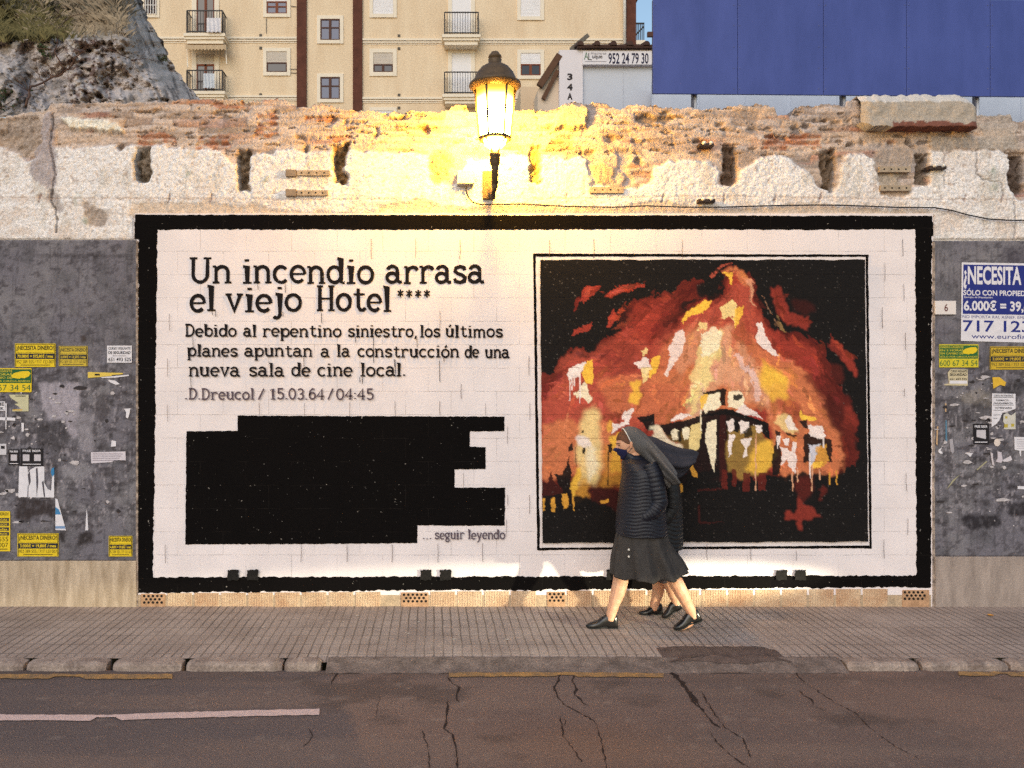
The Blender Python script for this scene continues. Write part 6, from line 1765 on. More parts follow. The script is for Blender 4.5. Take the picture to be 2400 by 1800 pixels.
# balcony doors
def door(x0, x1, y0, y1, sh, brown):
    w = MB()
    fr = 11 if brown else 9
    w.box(XX(x0, YB), XX(x0 + fr, YB), YB - 0.05, YB + 0.1, ZZ(y1, YB), ZZ(y0, YB))
    w.box(XX(x1 - fr, YB), XX(x1, YB), YB - 0.05, YB + 0.1, ZZ(y1, YB), ZZ(y0, YB))
    w.box(XX(x0 + fr, YB), XX(x1 - fr, YB), YB - 0.05, YB + 0.1, ZZ(y0 + fr, YB), ZZ(y0, YB))
    f = w.build("balcony_door", m_trim, bld)
    ys = y0 + fr + (y1 - y0 - fr) * sh
    if sh > 0: MB().box(XX(x0 + fr, YB), XX(x1 - fr, YB), YB - 0.015, YB + 0.02, ZZ(ys, YB), ZZ(y0 + fr, YB)).build("shutter", m_shut if not brown else m_shb, f)
    if sh < 1:
        MB().box(XX(x0 + fr, YB), XX(x1 - fr, YB), YB - 0.005, YB + 0.02, ZZ(y1, YB), ZZ(ys, YB)).build("pane", m_gld, f)
        s = MB()
        mid = (x0 + x1) / 2
        for a in (x0 + fr, mid - 2.5, mid + 0.2, x1 - fr - 3): s.box(XX(a, YB), XX(a + 3, YB), YB - 0.04, YB, ZZ(y1, YB), ZZ(ys, YB))
        s.box(XX(x0 + fr + 3, YB), XX(x1 - fr - 3, YB), YB - 0.04, YB, ZZ(ys + 4, YB), ZZ(ys, YB))
        s.build("sash", m_wood, f)
    return f
door(1050, 1113, -40, 78, 1.0, False)
door(1050, 1113, 116, 216, 1.0, False)
door(450, 514, -40, 76, 0.0, True)
door(450, 514, 116, 213, 0.28, True)
def balcony(x0, x1, r0, r1, ytop, ydeck, yund):
    """slab with mouldings and an iron railing; r0, r1 railing columns"""
    BD = 0.75
    Y2 = YB - BD
    s = MB()
    s.box(XX(x0, Y2), XX(x1, Y2), Y2, YB, ZZ(ydeck + 7, Y2), ZZ(ydeck, Y2))
    s.box(XX(x0 + 2.5, Y2), XX(x1 - 2.5, Y2), Y2 + 0.06, YB, ZZ(ydeck + 13, Y2), ZZ(ydeck + 7, Y2))
    s.box(XX(x0 + 6, Y2), XX(x1 - 6, Y2), Y2 + 0.14, YB, ZZ(yund, Y2), ZZ(ydeck + 13, Y2))
    b = s.build("balcony", m_trim, bld)
    r = MB()
    zt, zb = ZZ(ytop, Y2 + 0.06), ZZ(ydeck, Y2 + 0.06)
    xa, xb = XX(r0, Y2 + 0.06), XX(r1, Y2 + 0.06)
    yy = Y2 + 0.06
    for z in (zt, zb + 0.06): 
        r.bar((xa, yy, z), (xb, yy, z), 0.045)
        r.bar((xa, yy + 0.02, z), (xa, YB, z), 0.04)
        r.bar((xb, yy + 0.02, z), (xb, YB, z), 0.04)
    n = 13
    for k in range(n + 1):
        x = xa + (xb - xa) * k / n
        r.bar((x, yy, zb), (x, yy, zt), 0.05 if k in (0, n) else 0.022)
    for k in range(1, 5):
        for x in (xa, xb): r.bar((x, yy + (YB - yy) * k / 5, zb), (x, yy + (YB - yy) * k / 5, zt), 0.022)
    r.build("railing", m_rail, b)
    return b
balcony(1036, 1126, 1042, 1121, 29, 80, 102)
balcony(1037, 1128, 1042, 1121, 169, 220, 240)
balcony(430, 527, 438, 521, 25, 77, 99)
balcony(430, 527, 438, 521, 165, 213, 234)
o = MB().pbox(1489, 1513, 94, 104, YB - 0.1, YB + 3).build("balcony", m_trim, bld)
r = MB()
for k in range(6): r.bar(P(1489 + k * 4, 55, YB + 0.2), P(1489 + k * 4, 94, YB + 0.2), 0.035)
r.bar(P(1488, 55, YB + 0.2), P(1510, 55, YB + 0.2), 0.06)
r.bar(P(1490, 82, YB + 0.15), P(1509, 62, YB + 0.15), 0.06)
r.build("railing", m_rail, o)
MB().tube([P(1464, -200, YB - 0.2), P(1464, 118, YB - 0.2)], 0.07, 10).build("drainpipe", mat("white downpipe", srgb(226, 224, 222), 0.5, 0.05, 3), bld, True)
vv = MB()
for x, y in ((935, 84), (935, 114), (935, 223), (935, 253), (611, 83), (611, 113), (611, 222)): vv.box(XX(x - 3, YB), XX(x + 3, YB), YB - 0.03, YB + 0.02, ZZ(y + 3, YB), ZZ(y - 3, YB))
vv.build("vent_grille", mat("grey vent grille", srgb(92, 86, 78), 0.7, 0.2, 6), bld)
for a, b_ in (((682, 14), (694, 16)), ((678, 162), (696, 162)), ((680, 171), (697, 171)), ((624, 42), (624, 78))):
    MB().bar(P(*a, YB - 0.04), P(*b_, YB - 0.04), 0.02).build("wall_cable", m_rail, bld)
# awning over the lower left balcony, laundry and a hanging cloth
aw = MB()
n = 24
for k in range(n):
    a, b = 435 + 95 * k / n, 435 + 95 * (k + 1) / n
    dz = 2.2 * (k % 2)
    aw.add([P(a, 100, YB - 0.05), P(b, 100, YB - 0.05), P(b, 108, YB - 0.8), P(a, 108, YB - 0.8), P(a, 115 + dz, YB - 0.81), P(b, 115 + dz, YB - 0.81)], [(0, 1, 2, 3), (3, 2, 5, 4)])
aw.build("awning", mat("striped awning", srgb(196, 172, 140), 0.9, 0.25, 3, stretch=(8, 1, 0.2)), bld)
for a, b_ in (((437, 104), (440, 158)), ((529, 104), (531, 150))): MB().bar(P(*a, YB - 0.1), P(*b_, YB - 0.8), 0.04).build("awning_arm", m_trim, bld)
def cloth(x0, x1, y0, y1, yd, m, label):
    nx, ny = 20, 8
    u, v = np.meshgrid(np.linspace(0, 1, nx), np.linspace(0, 1, ny))
    px, py = x0 + (x1 - x0) * u, y1 + (y0 - y1) * v
    yy = yd + 0.05 * np.sin(u * 22 + v * 2) * (1 - v * 0.5)
    s = F / (yd - CY)
    o = link("laundry", grid_mesh("laundry", (px - CX) / s, yy, CZ - (py - 900) / s), m, None, True)
    return tag(o, label, "laundry", "laundry on the balconies")
cloth(484, 518, 42, 75, YB - 0.86, mat("white cloth", srgb(222, 220, 226), 0.9, 0.05, 4), "white sheet hung over the upper left balcony railing")
cloth(476, 503, 172, 206, YB - 0.86, mat("pale blue cloth", srgb(206, 212, 220), 0.9, 0.08, 4), "pale washing hung on the lower left balcony railing")

# ---- small white house with a tiled roof
YH = 12.9
hs = thing("white_house", "small white house with tiled roof behind the wall", "house", (XX(1420, YH), YH, 3.9))
m_hw = mat("white house wall", srgb(226, 220, 224), 0.85, 0.05, 1.5, 0.15, 30, fine=0.06)
m_gate = mat("pale grey metal gate", srgb(196, 200, 210), 0.5, 0.05, 2, spec=0.4)
m_tile = mat("dark roof tile", srgb(78, 56, 48), 0.8, 0.3, 9, fine=0.2)
MB().box(XX(1311, YH), XX(1366, YH), YH, YH + 5, 3.9, ZZ(117, YH)).build("wall", m_hw, hs)
MB().box(XX(1366, YH), XX(1640, YH), YH, YH + 5, ZZ(153, YH), ZZ(117, YH)).build("lintel_wall", m_hw, hs)
gt = MB()
gt.box(XX(1366, YH), XX(1640, YH), YH + 0.10, YH + 0.2, 3.9, ZZ(153, YH))
for k in range(3): gt.box(XX(1462 + k * 96, YH), XX(1463 + k * 96, YH), YH + 0.085, YH + 0.1, 3.9, ZZ(155, YH))
gt.build("gate", m_gate, hs)
rf = MB()
za = ZZ(116, YH)
rf.box(XX(1352, YH), XX(1660, YH), YH - 0.12, YH + 5, za, za + 0.05)
for k in range(9):
    x = XX(1358 + k * 38.5, YH)
    rings = []
    for yy, zz in ((YH - 0.16, za + 0.05), (YH + 2.5, za + 0.75)):
        rings.append([Vector((x + 0.10 * math.cos(a) * 0.85, yy, zz + 0.10 * math.sin(a))) for a in np.linspace(0, math.pi, 9)])
    rf.loft(rings)
    x2 = x + 0.2
    rf.loft([[Vector((x2 + 0.15 * math.cos(a), yy, zz - 0.02 + 0.05 * math.sin(a))) for a in np.linspace(0, math.pi, 7)] for yy, zz in ((YH - 0.13, za + 0.05), (YH + 2.5, za + 0.72))])
rf.build("roof", m_tile, hs)
# lean-to wing at its left: sloping barge boards running down
m_board = mat("brown barge board", srgb(98, 70, 52), 0.8, 0.2, 8)
wing = MB()
wing.prism([(XX(1262, YH), 3.9), (XX(1311, YH), 3.9), (XX(1311, YH), ZZ(132, YH)), (XX(1262, YH), ZZ(206, YH))], YH + 0.15, YH + 4)
wing.build("wing_wall", mat("beige wing wall", srgb(214, 196, 176), 0.9, 0.06, 2, fine=0.06), hs)  # plain beige base colour of the wing
MB().bar(P(1264, 202, YH + 0.05), P(1311, 130, YH + 0.05), 0.16, 0.12, (0, 1, 0)).build("barge_board", m_board, hs)
MB().bar(P(1273, 232, YH + 0.08), P(1307, 166, YH + 0.08), 0.10, 0.07, (0, 1, 0)).build("barge_board", m_board, hs)
MB().bar(P(1338, 116, YH + 0.3), P(1379, 82, YH + 0.3), 0.10, 0.04, (0, 1, 0)).build("roof_plank", mat("grey timber", srgb(112, 106, 98), 0.9, 0.2, 9), hs)
MB().box(XX(1220, YH + 1), XX(1262, YH + 1), YH + 1, YH + 4, 3.9, ZZ(203, YH + 1)).build("outhouse_wall", mat("sand wall", srgb(210, 188, 160), 0.9, 0.06, 2), hs)
for s_, y0, y1 in (("3", 172, 188), ("4", 196, 212), ("A", 218, 234)):
    text_obj(hs, s_, 1329.5, 1342, y0, y1, YH - 0.003, srgb(52, 46, 48), 0.05, "house_number")
sg = thing("phone_sign", "white sign with green logo and phone number 952 24 79 30", "sign", P(1446, 138, YH - 0.03))
MB().pbox(1366, 1640, 120, 151, YH - 0.05, YH - 0.005).build("sign_board", mat("white sign board", srgb(224, 220, 224), 0.5, 0.04, 3), sg)
YS = YH - 0.052
text_obj(sg, "A", 1369, 1379, 122, 140, YS, srgb(66, 108, 62), 0.0)
text_obj(sg, "L", 1379, 1387, 124, 141, YS, srgb(40, 36, 44), 0.0)
text_obj(sg, "Alquileres", 1384, 1421, 122.5, 129.5, YS - 0.001, srgb(120, 116, 124), 0.0)
text_obj(sg, "uque", 1388, 1412, 130, 140, YS, srgb(40, 36, 44), 0.02)
text_obj(sg, "952 24 79 30", 1426, 1520, 124, 150, YS, srgb(44, 42, 66), 0.02)
MB().pbox(1370, 1421, 143.5, 145, YS, YS + 0.002).build("small_print", flat_mat(srgb(150, 146, 152)), sg)

# ---- blue billboard on posts with a pale site fence behind
YK = 9.0
bb = thing("billboard", "large blank blue billboard on posts above the ruined wall at right", "billboard", (XX(1965, YK), YK, 3.9))
m_blue = mat("faded blue sheet", srgb(70, 84, 156), 0.4, 0.10, 1.6, spec=0.4, col2=srgb(56, 70, 138), stretch=(1, 1, 0.35), fine=0.10, bscale=50)
edges = [1530, 1729, 1930, 2125, 2321, 2530, 2740]
for i, (a, b) in enumerate(zip(edges, edges[1:])):
    y0, y1 = -4 + (a - 1530) * 0.004, 219.0 + (a - 1530) * 0.0085
    y2 = 219.0 + (b - 1530) * 0.0085
    w = MB()
    ga = 0.5
    w.prism([(XX(a + ga, YK), ZZ(y1, YK)), (XX(b - ga, YK), ZZ(y2, YK)), (XX(b - ga, YK), ZZ(y0, YK)), (XX(a + ga, YK), ZZ(y0, YK))], YK, YK + 0.05)
    w.build("blue_panel", m_blue, bb, bevel=0.004)
fx = MB()
for a in edges[:-1]:
    for yy in (12, 60, 110, 160, 208):
        for dx in (5, 190): fx.lathe(P(a + dx, yy, YK - 0.001), [(0.012, 0.002), (0.012, -0.004), (0.005, -0.008)], 8, 'Y')
fx.build('rivet', mat('sheet fixing', srgb(96, 104, 150), 0.5, 0.1, 20), bb)
back = MB().box(XX(1531, YK), XX(2739, YK), YK + 0.052, YK + 0.10, ZZ(217, YK), ZZ(-2, YK)).build("backing", mat("dark backing steel", srgb(60, 62, 84), 0.6, 0.1, 4), bb)
m_post = mat("galvanised post", srgb(206, 208, 214), 0.4, 0.1, 5, metal=0.3)
for px in (1633, 1985, 2300, 2620):
    MB().box(XX(px - 6, YK), XX(px - 2.5, YK), YK + 0.11, YK + 0.2, 3.9, ZZ(140, YK)).build("post", mat("dark post", srgb(92, 92, 104), 0.5, 0.1, 5), bb)
    MB().tube([(XX(px + 2, YK), YK + 0.16, 3.9), (XX(px + 2, YK), YK + 0.16, ZZ(140, YK))], 0.045, 10).build("post", m_post, bb, True)
fe = MB()
YF = 12.6
fe.box(XX(1528, YF), XX(2760, YF), YF, YF + 0.06, 3.9, ZZ(190, YF))
for k in range(12): fe.box(XX(1528 + k * 108, YF), XX(1530 + k * 108, YF), YF - 0.02, YF, 3.9, ZZ(190, YF))
o = fe.build("site_fence", mat("pale blue grey fence sheet", srgb(206, 212, 224), 0.6, 0.06, 2, spec=0.35))
tag(o, "pale grey sheet fence under the blue billboard", "fence")
# small dark bracket sticking out at the left of the billboard
MB().pbox(1518, 1531, 74, 85, YK, YK + 0.06).build("bracket", m_wdk, bb)

# ---- rocky slope at upper left
def rock():
    n, m_ = 230, 170
    u, v = np.meshgrid(np.linspace(0, 1, n), np.linspace(0, 1, m_))
    py = 275 - 420 * v
    edge = np.interp(py, [-200, 0, 40, 75, 110, 160, 200, 235, 280], [305, 336, 346, 366, 386, 410, 440, 474, 500])
    px = -330 + (edge + 330) * u
    px = px + np.where(u > 0.96, (fbm(py / 12, py * 0, 501) - 0.5) * 16, 0)
    ledge = sstep(95, 60, py) * 1.6 * (1 - sstep(150, 330, px))                    # grassy terrace set back
    y = 3.0 + (275 - py) / 275 * 1.9 + ledge + (fbm(px / 70, py / 60, 502, 5) - 0.5) * 1.5
    st = fbm((px - py * 0.42) / 7, (px * 0.42 + py) / 55, 503, 4)
    strat = sstep(300, 360, px + (py - 120) * -0.35)
    y = y - (st - 0.5) * 0.40 * (0.3 + strat) - (fbm(px / 14, py / 12, 504, 4) - 0.5) * 0.3
    y = y + sstep(0.86, 1.0, u) ** 2 * 2.6
    wall_ = inside(px, py, [(150, 90), (262, 92), (258, 240), (165, 245)])
    y = y - wall_ * 0.25 * fbm(px / 12, py / 8, 505)
    s = F / (y - CY)
    X, Z = (px - CX) / s, CZ - (py - 900) / s
    C = np.zeros(X.shape + (3,))
    C[:] = srgb(176, 164, 156)
    blend(C, np.clip((fbm(px / 40, py / 40, 506) - 0.42) * 4, 0, 1), srgb(196, 184, 178), 0.8)
    blend(C, np.clip((fbm(px / 22, py / 18, 507, 5) - 0.52) * 7, 0, 1), srgb(124, 112, 100), 0.7)
    rg = np.abs(fbm(px / 30 + 3, py / 22, 513, 4) - 0.5)
    blend(C, np.clip((0.03 - rg) * 45, 0, 1), srgb(84, 74, 66), 0.75)
    blend(C, strat, srgb(192, 178, 168), 0.75)
    blend(C, strat * np.clip((0.47 - st) * 9, 0, 1), srgb(92, 84, 80), 0.85)
    blend(C, sstep(120, 50, py + (fbm(px / 20, py / 20, 511) - 0.5) * 60) * (1 - sstep(200, 340, px)), srgb(104, 94, 62), 0.9)
    blend(C, sstep(120, 20, py) * sstep(90, 200, px) * (1 - strat), srgb(140, 122, 98), 0.7)
    blend(C, wall_ * np.clip((fbm(px / 10, py / 7, 508) - 0.5) * 8, 0, 1), srgb(92, 66, 58), 0.8)
    blend(C, wall_ * np.clip((fbm(px / 9, py / 9, 509) - 0.6) * 10, 0, 1), srgb(196, 186, 178), 0.8)
    blend(C, np.exp(-((px - 62) / 18) ** 2 - ((py - 215) / 30) ** 2), srgb(88, 84, 90), 0.8)
    blend(C, inside(px, py, [(262, 95), (272, 92), (268, 240), (258, 240)]), srgb(170, 160, 158), 0.6)
    o = link("rock_slope", grid_mesh("rock_slope", X, y, Z, C), vmat("weathered grey rock", fine=0.35, fscale=14, bump=0.8, bscale=18), None)
    tag(o, kind="structure")
    return px, py, X, y, Z
rpx, rpy, rX, rY, rZ = rock()
def on_rock(px, py, out=0.0):
    i = np.argmin((rpx - px) ** 2 + (rpy - py) ** 2)
    return Vector((rX.flat[i], rY.flat[i] - out, rZ.flat[i]))
# dry grass tufts over the terrace
def grass(name, n, area, h, col, seed, spread=0.35):
    rr = random.Random(seed)
    vs, fs = [], []
    for _ in range(n):
        px, py = area(rr)
        b = on_rock(px, py, 0.02)
        hh = h * rr.uniform(0.5, 1.3)
        dx, dy = rr.gauss(0, spread) * hh, rr.uniform(-0.5, 0.1) * hh
        w = rr.uniform(0.006, 0.014)
        k = len(vs)
        a = rr.uniform(0, 3.14)
        ox, oy = math.cos(a) * w, math.sin(a) * w
        vs += [(b.x - ox, b.y - oy, b.z - 0.03), (b.x + ox, b.y + oy, b.z - 0.03), (b.x + dx * 0.4 + ox * 0.7, b.y + dy * 0.4, b.z + hh * 0.6), (b.x + dx, b.y + dy, b.z + hh * 0.9)]
        fs += [(k, k + 1, k + 2), (k, k + 2, k + 3)]
    me = bpy.data.meshes.new(name)
    me.from_pydata(vs, [], fs)
    o = link(name, me, mat(name + " blade", col, 0.9, 0.5, 4, spec=0.1))
    tag(o, None, None, None, "stuff")
    return o
g1 = grass("dry_grass", 9000, lambda r: (r.uniform(-320, 150) + r.gauss(0, 20), min(100, 95 - abs(r.gauss(0, 1)) * 55)), 0.11, srgb(112, 104, 70), 1, 0.7)
tag(g1, "olive dry grass on the terrace at upper left")
g2 = grass("dry_grass", 7500, lambda r: (r.triangular(40, 320, 170), min(r.uniform(-90, 88), 60 + r.gauss(0, 25))), 0.09, srgb(160, 144, 122), 2, 0.8)
tag(g2, "tan dry grass on the rock beside the olive grass")
g3 = grass("dry_grass", 5000, lambda r: (r.triangular(-200, 320, 200), r.uniform(-150, 34)), 0.09, srgb(96, 92, 80), 3, 0.8)
tag(g3, "grey green scrub high on the rock")
# bare shrub
sh = thing("bare_shrub", "bare brown shrub with long leaning branches in front of the rock", "shrub", on_rock(75, 262, 0.1))
mbk = mat("bare twig bark", srgb(98, 72, 58), 0.9, 0.3, 20)
rb = random.Random(21)
def branch(pts, r0, twigs):
    q = [on_rock(x, y, 0.16 + 0.12 * math.sin(i * 1.7)) for i, (x, y) in enumerate(pts)]
    fine = []
    for a, b in zip(q, q[1:]):
        for k in range(4):
            fine.append(a.lerp(b, k / 4) + Vector((rb.uniform(-.012, .012), rb.uniform(-.02, .02), rb.uniform(-.012, .012))))
    fine.append(q[-1])
    mb = MB().tube(fine, [r0 * (1 - 0.75 * i / len(fine)) for i in range(len(fine))], 5)
    for _ in range(twigs):
        i = rb.randrange(3, len(fine))
        a = fine[i]
        d_ = Vector((rb.uniform(-1, 1), rb.uniform(-0.5, 0.2), rb.uniform(0.0, 1.0))).normalized()
        l = rb.uniform(0.12, 0.38)
        e1 = a + d_ * l * 0.5 + Vector((0, 0, rb.uniform(-.03, .03)))
        e2 = a + d_ * l + Vector((rb.uniform(-.05, .05), 0, rb.uniform(-.06, .03)))
        mb.tube([a, e1, e2], [r0 * 0.3, r0 * 0.22, r0 * 0.1], 4)
    mb.build("branch", mbk, sh, True)
branch([(75, 258), (100, 222), (130, 195), (160, 172), (192, 150), (225, 130), (250, 118)], 0.016, 34)
branch([(160, 172), (152, 140), (146, 100), (145, 62), (150, 40)], 0.011, 16)
branch([(148, 75), (180, 58), (210, 40), (222, 30)], 0.008, 10)
branch([(250, 122), (285, 138), (318, 152), (350, 130), (362, 122)], 0.008, 14)
branch([(318, 154), (350, 156), (388, 152)], 0.006, 8)
branch([(118, 205), (106, 185), (100, 165)], 0.007, 8)
branch([(140, 128), (100, 130), (60, 138), (20, 150)], 0.006, 12)
branch([(300, 165), (322, 195), (332, 206)], 0.006, 6)
def plant(name, label, px, py, h, n, seed, col):
    rr = random.Random(seed)
    b = on_rock(px, py, 0.10)
    t = thing(name, label, "plant", b, "green plants on the rock")
    st, lf = MB(), MB()
    for _ in range(n):
        d_ = Vector((rr.gauss(0, 0.55), rr.uniform(-0.6, 0.1), rr.uniform(0.4, 1.0)))
        e = b + d_ * h * rr.uniform(0.4, 1.0)
        st.tube([b, b.lerp(e, 0.5) + Vector((0, 0, 0.02)), e], [0.006, 0.004, 0.002], 4)
        for _k in range(9):
            c = b.lerp(e, rr.uniform(0.3, 1.05)) + Vector((rr.gauss(0, .03), rr.gauss(0, .03), rr.gauss(0, .03)))
            a = Vector((rr.uniform(-1, 1), rr.uniform(-1, 1), rr.uniform(-0.6, 1))).normalized() * rr.uniform(0.025, 0.055)
            w = a.cross(Vector((rr.uniform(-1, 1), rr.uniform(-1, 1), rr.uniform(-1, 1)))).normalized() * 0.014
            lf.add([c - a * .5, c + w, c + a * .5, c - w], [(0, 1, 2, 3)])
    st.build("stem", mbk, t)
    lf.build("foliage", mat("leaf green", col, 0.7, 0.4, 12, spec=0.2), t)
plant("wild_plant", "dark green leafy plant at the left edge on top of the wall", 6, 262, 0.32, 16, 31, srgb(62, 78, 48))
plant("wild_plant", "small green tuft on the rock below the olive grass", 112, 136, 0.16, 8, 32, srgb(74, 88, 54))
plant("wild_plant", "tiny green tuft on the steep grey rock face", 386, 148, 0.10, 5, 33, srgb(92, 98, 60))
# ================================================================== two nuns walking left
def skin_mat():
    m, nt, b = new_mat("skin")
    tc = node(nt, "ShaderNodeTexCoord")
    n = node(nt, "ShaderNodeTexNoise")
    n.inputs["Scale"].default_value = 22
    n.inputs["Detail"].default_value = 5
    nt.links.new(tc.outputs["Object"], n.inputs["Vector"])
    cr = node(nt, "ShaderNodeValToRGB")
    cr.color_ramp.elements[0].position, cr.color_ramp.elements[1].position = 0.35, 0.65
    cr.color_ramp.elements[0].color = (*srgb(206, 150, 118), 1)
    cr.color_ramp.elements[1].color = (*srgb(222, 172, 138), 1)
    nt.links.new(n.outputs[0], cr.inputs[0])
    nt.links.new(cr.outputs[0], b.inputs["Base Color"])
    b.inputs["Roughness"].default_value = 0.55
    b.inputs["Subsurface Weight"].default_value = 0.08
    b.inputs["Subsurface Radius"].default_value = (0.02, 0.008, 0.004)
    return m
m_skin = skin_mat()
m_navy = mat("navy quilted nylon", srgb(18, 20, 33), 0.5, 0.15, 10, 0.25, 120, spec=0.5)
m_blackq = mat("black quilted nylon", srgb(24, 24, 27), 0.55, 0.2, 10, 0.25, 120, spec=0.45)
m_wool = mat("dark grey wool", srgb(74, 70, 68), 0.95, 0.2, 14, 0.5, 220, spec=0.1, fine=0.2)
m_wool2 = mat("charcoal wool", srgb(52, 46, 50), 0.95, 0.2, 14, 0.5, 220, spec=0.1, fine=0.2)
m_veil = mat("grey veil cloth", srgb(98, 96, 96), 0.95, 0.15, 12, 0.4, 260, spec=0.1, fine=0.15)
m_veil2 = mat("slate veil cloth", srgb(60, 60, 68), 0.95, 0.15, 12, 0.4, 260, spec=0.1, fine=0.15)
m_shoe = mat("black polished leather", (0.012, 0.011, 0.011), 0.25, 0.3, 14, 0.1, 60, spec=0.6)
m_hair = mat("brown hair", srgb(96, 62, 44), 0.6, 0.3, 8, 0.5, 120, stretch=(1, 1, 5))
m_mask = mat("navy cloth mask", srgb(34, 36, 76), 0.8, 0.15, 20, 0.3, 200)
m_white = mat("white elastic", srgb(230, 224, 214), 0.8, 0.05, 10)
m_eye = mat("dark eye", (0.03, 0.02, 0.018), 0.3, 0.1, 10, spec=0.5)

class Fig:
    """a figure seen in profile, walking towards -x; q() takes photo pixels and a depth offset from its mid plane"""
    def __init__(s, y0): s.y0, s.k = y0, 1 / sc(y0)
    def q(s, px, py, dy=0.0):
        v = P(px, py, s.y0)
        return Vector((v.x, s.y0 + dy, v.z))
    def limb(s, mb, pts, n=14):
        """pts: (px,py,dy,rpx[,flat])"""
        c = [s.q(*p[:3]) for p in pts]
        # smooth the centre line and radii
        cc, rr = [], []
        for i in range(len(c) - 1):
            p0, p1, p2, p3 = c[max(i - 1, 0)], c[i], c[i + 1], c[min(i + 2, len(c) - 1)]
            for k in range(5):
                t = k / 5
                cc.append(0.5 * (2 * p1 + (p2 - p0) * t + (2 * p0 - 5 * p1 + 4 * p2 - p3) * t * t + (3 * p1 - p0 - 3 * p2 + p3) * t ** 3))
                rr.append((pts[i][3] * (1 - t) + pts[i + 1][3] * t) * s.k)
        cc.append(c[-1]); rr.append(pts[-1][3] * s.k)
        mb.tube(cc, rr, n)
    def head_pt(s, hc, th, h, infl=0.0, tilt=0.2):
        """th: angle from straight ahead, h: -1 chin .. 1 crown"""
        ph = math.asin(max(-1, min(1, h)))
        rx, ry, rz = 0.090, 0.071, 0.116
        w = math.cos(ph)
        jaw = 1 - 0.28 * max(0, -h - 0.15) ** 1.2
        f = rx * w * math.cos(th)
        l = ry * w * math.sin(th) * jaw
        if math.cos(th) > 0:
            g = lambda a, b: math.exp(-(a / b) ** 2)
            f += 0.030 * g(th, 0.17) * g(h + 0.20, 0.13) + 0.010 * g(th, 0.14) * g(h + 0.02, 0.12)
            f += 0.006 * g(th, 0.6) * g(h - 0.22, 0.10) - 0.009 * g(abs(th) - 0.42, 0.2) * g(h - 0.06, 0.09)
            f += 0.012 * g(th, 0.35) * g(h + 0.52, 0.14) + 0.022 * g(th, 0.4) * g(h + 0.86, 0.12) - 0.004 * g(th, 0.3) * g(h + 0.66, 0.06)
            f += 0.010 * max(0, -h) * math.cos(th)
        u = rz * h
        e = Vector((f, l, u))
        if infl: e += infl * e.normalized()
        ct, st = math.cos(tilt), math.sin(tilt)
        f2, u2 = e.x * ct + e.z * st, -e.x * st + e.z * ct
        return hc + Vector((-f2, -e.y, u2))                     # her left side faces the viewer
    def head(s, mb, hc, n=36, m=28, tilt=0.2):
        rings = []
        for j in range(1, m):
            h = math.sin(-math.pi / 2 + math.pi * j / m)
            rings.append([s.head_pt(hc, 2 * math.pi * k / n, h, 0, tilt) for k in range(n)])
        mb.loft(rings)
    def shell(s, hc, t0, t1, h0, h1, infl, n=20, m=14, tilt=0.2, hf=None):
        """thin patch riding on the head surface"""
        vs, fs = [], []
        for lay in (infl, infl - 0.004):
            for j in range(m + 1):
                for k in range(n + 1):
                    th = t0 + (t1 - t0) * k / n
                    a, b = (hf(th) if hf else (h0, h1))
                    vs.append(s.head_pt(hc, th, a + (b - a) * j / m, lay, tilt))
        N = (n + 1) * (m + 1)
        for lay in (0, N):
            for j in range(m):
                for k in range(n):
                    i = lay + j * (n + 1) + k
                    fs.append((i, i + 1, i + n + 2, i + n + 1))
        for k in range(n):
            fs.append((k, k + 1, N + k + 1, N + k))
            i = m * (n + 1) + k
            fs.append((i, i + 1, N + i + 1, N + i))
        for j in range(m):
            i = j * (n + 1)
            fs.append((i, i + n + 1, N + i + n + 1, N + i))
            i += n
            fs.append((i, i + n + 1, N + i + n + 1, N + i))
        return MB().add(vs, fs)
    def hand(s, mb, wrist, dirn, side):
        """palm, four unequal curled fingers and a thumb"""
        d = dirn.normalized()
        lat = d.cross(Vector((0, 1, 0))).normalized()
        nrm = Vector((0, side, 0))
        mb.tube([wrist, wrist + d * 0.03, wrist + d * 0.07, wrist + d * 0.09], [0.026, 0.034, 0.038, 0.030], 12)
        for k, L in enumerate((0.068, 0.078, 0.072, 0.056)):
            b = wrist + d * 0.085 + lat * (0.021 * (1.5 - k))
            m1 = b + d * L * 0.5 + nrm * 0.006
            m2 = m1 + d * L * 0.3 + nrm * 0.016
            mb.tube([b, m1, m2, m2 + d * L * 0.12 + nrm * 0.016], [0.0095, 0.009, 0.0085, 0.006], 8)
        b = wrist + d * 0.03 + lat * 0.03
        mb.tube([b, b + d * 0.025 + lat * 0.02, b + d * 0.055 + lat * 0.026 + nrm * 0.012], [0.013, 0.011, 0.008], 8)
def one_surface(name, mb, m, parent, vox=0.005):
    """fuse overlapping limbs, trunk and head into one continuous skin"""
    tmp = bpy.data.objects.new("fuse_tmp", mb.mesh("fuse_tmp"))
    COL.objects.link(tmp)
    rm = tmp.modifiers.new("remesh", 'REMESH')
    rm.mode = 'VOXEL'
    rm.voxel_size = vox
    sm = tmp.modifiers.new("smooth", 'SMOOTH')
    sm.iterations = 3
    sm.factor = 0.5
    dg = bpy.context.evaluated_depsgraph_get()
    me = bpy.data.meshes.new_from_object(tmp.evaluated_get(dg))
    bpy.data.objects.remove(tmp)
    return link(name, me, m, parent, True)
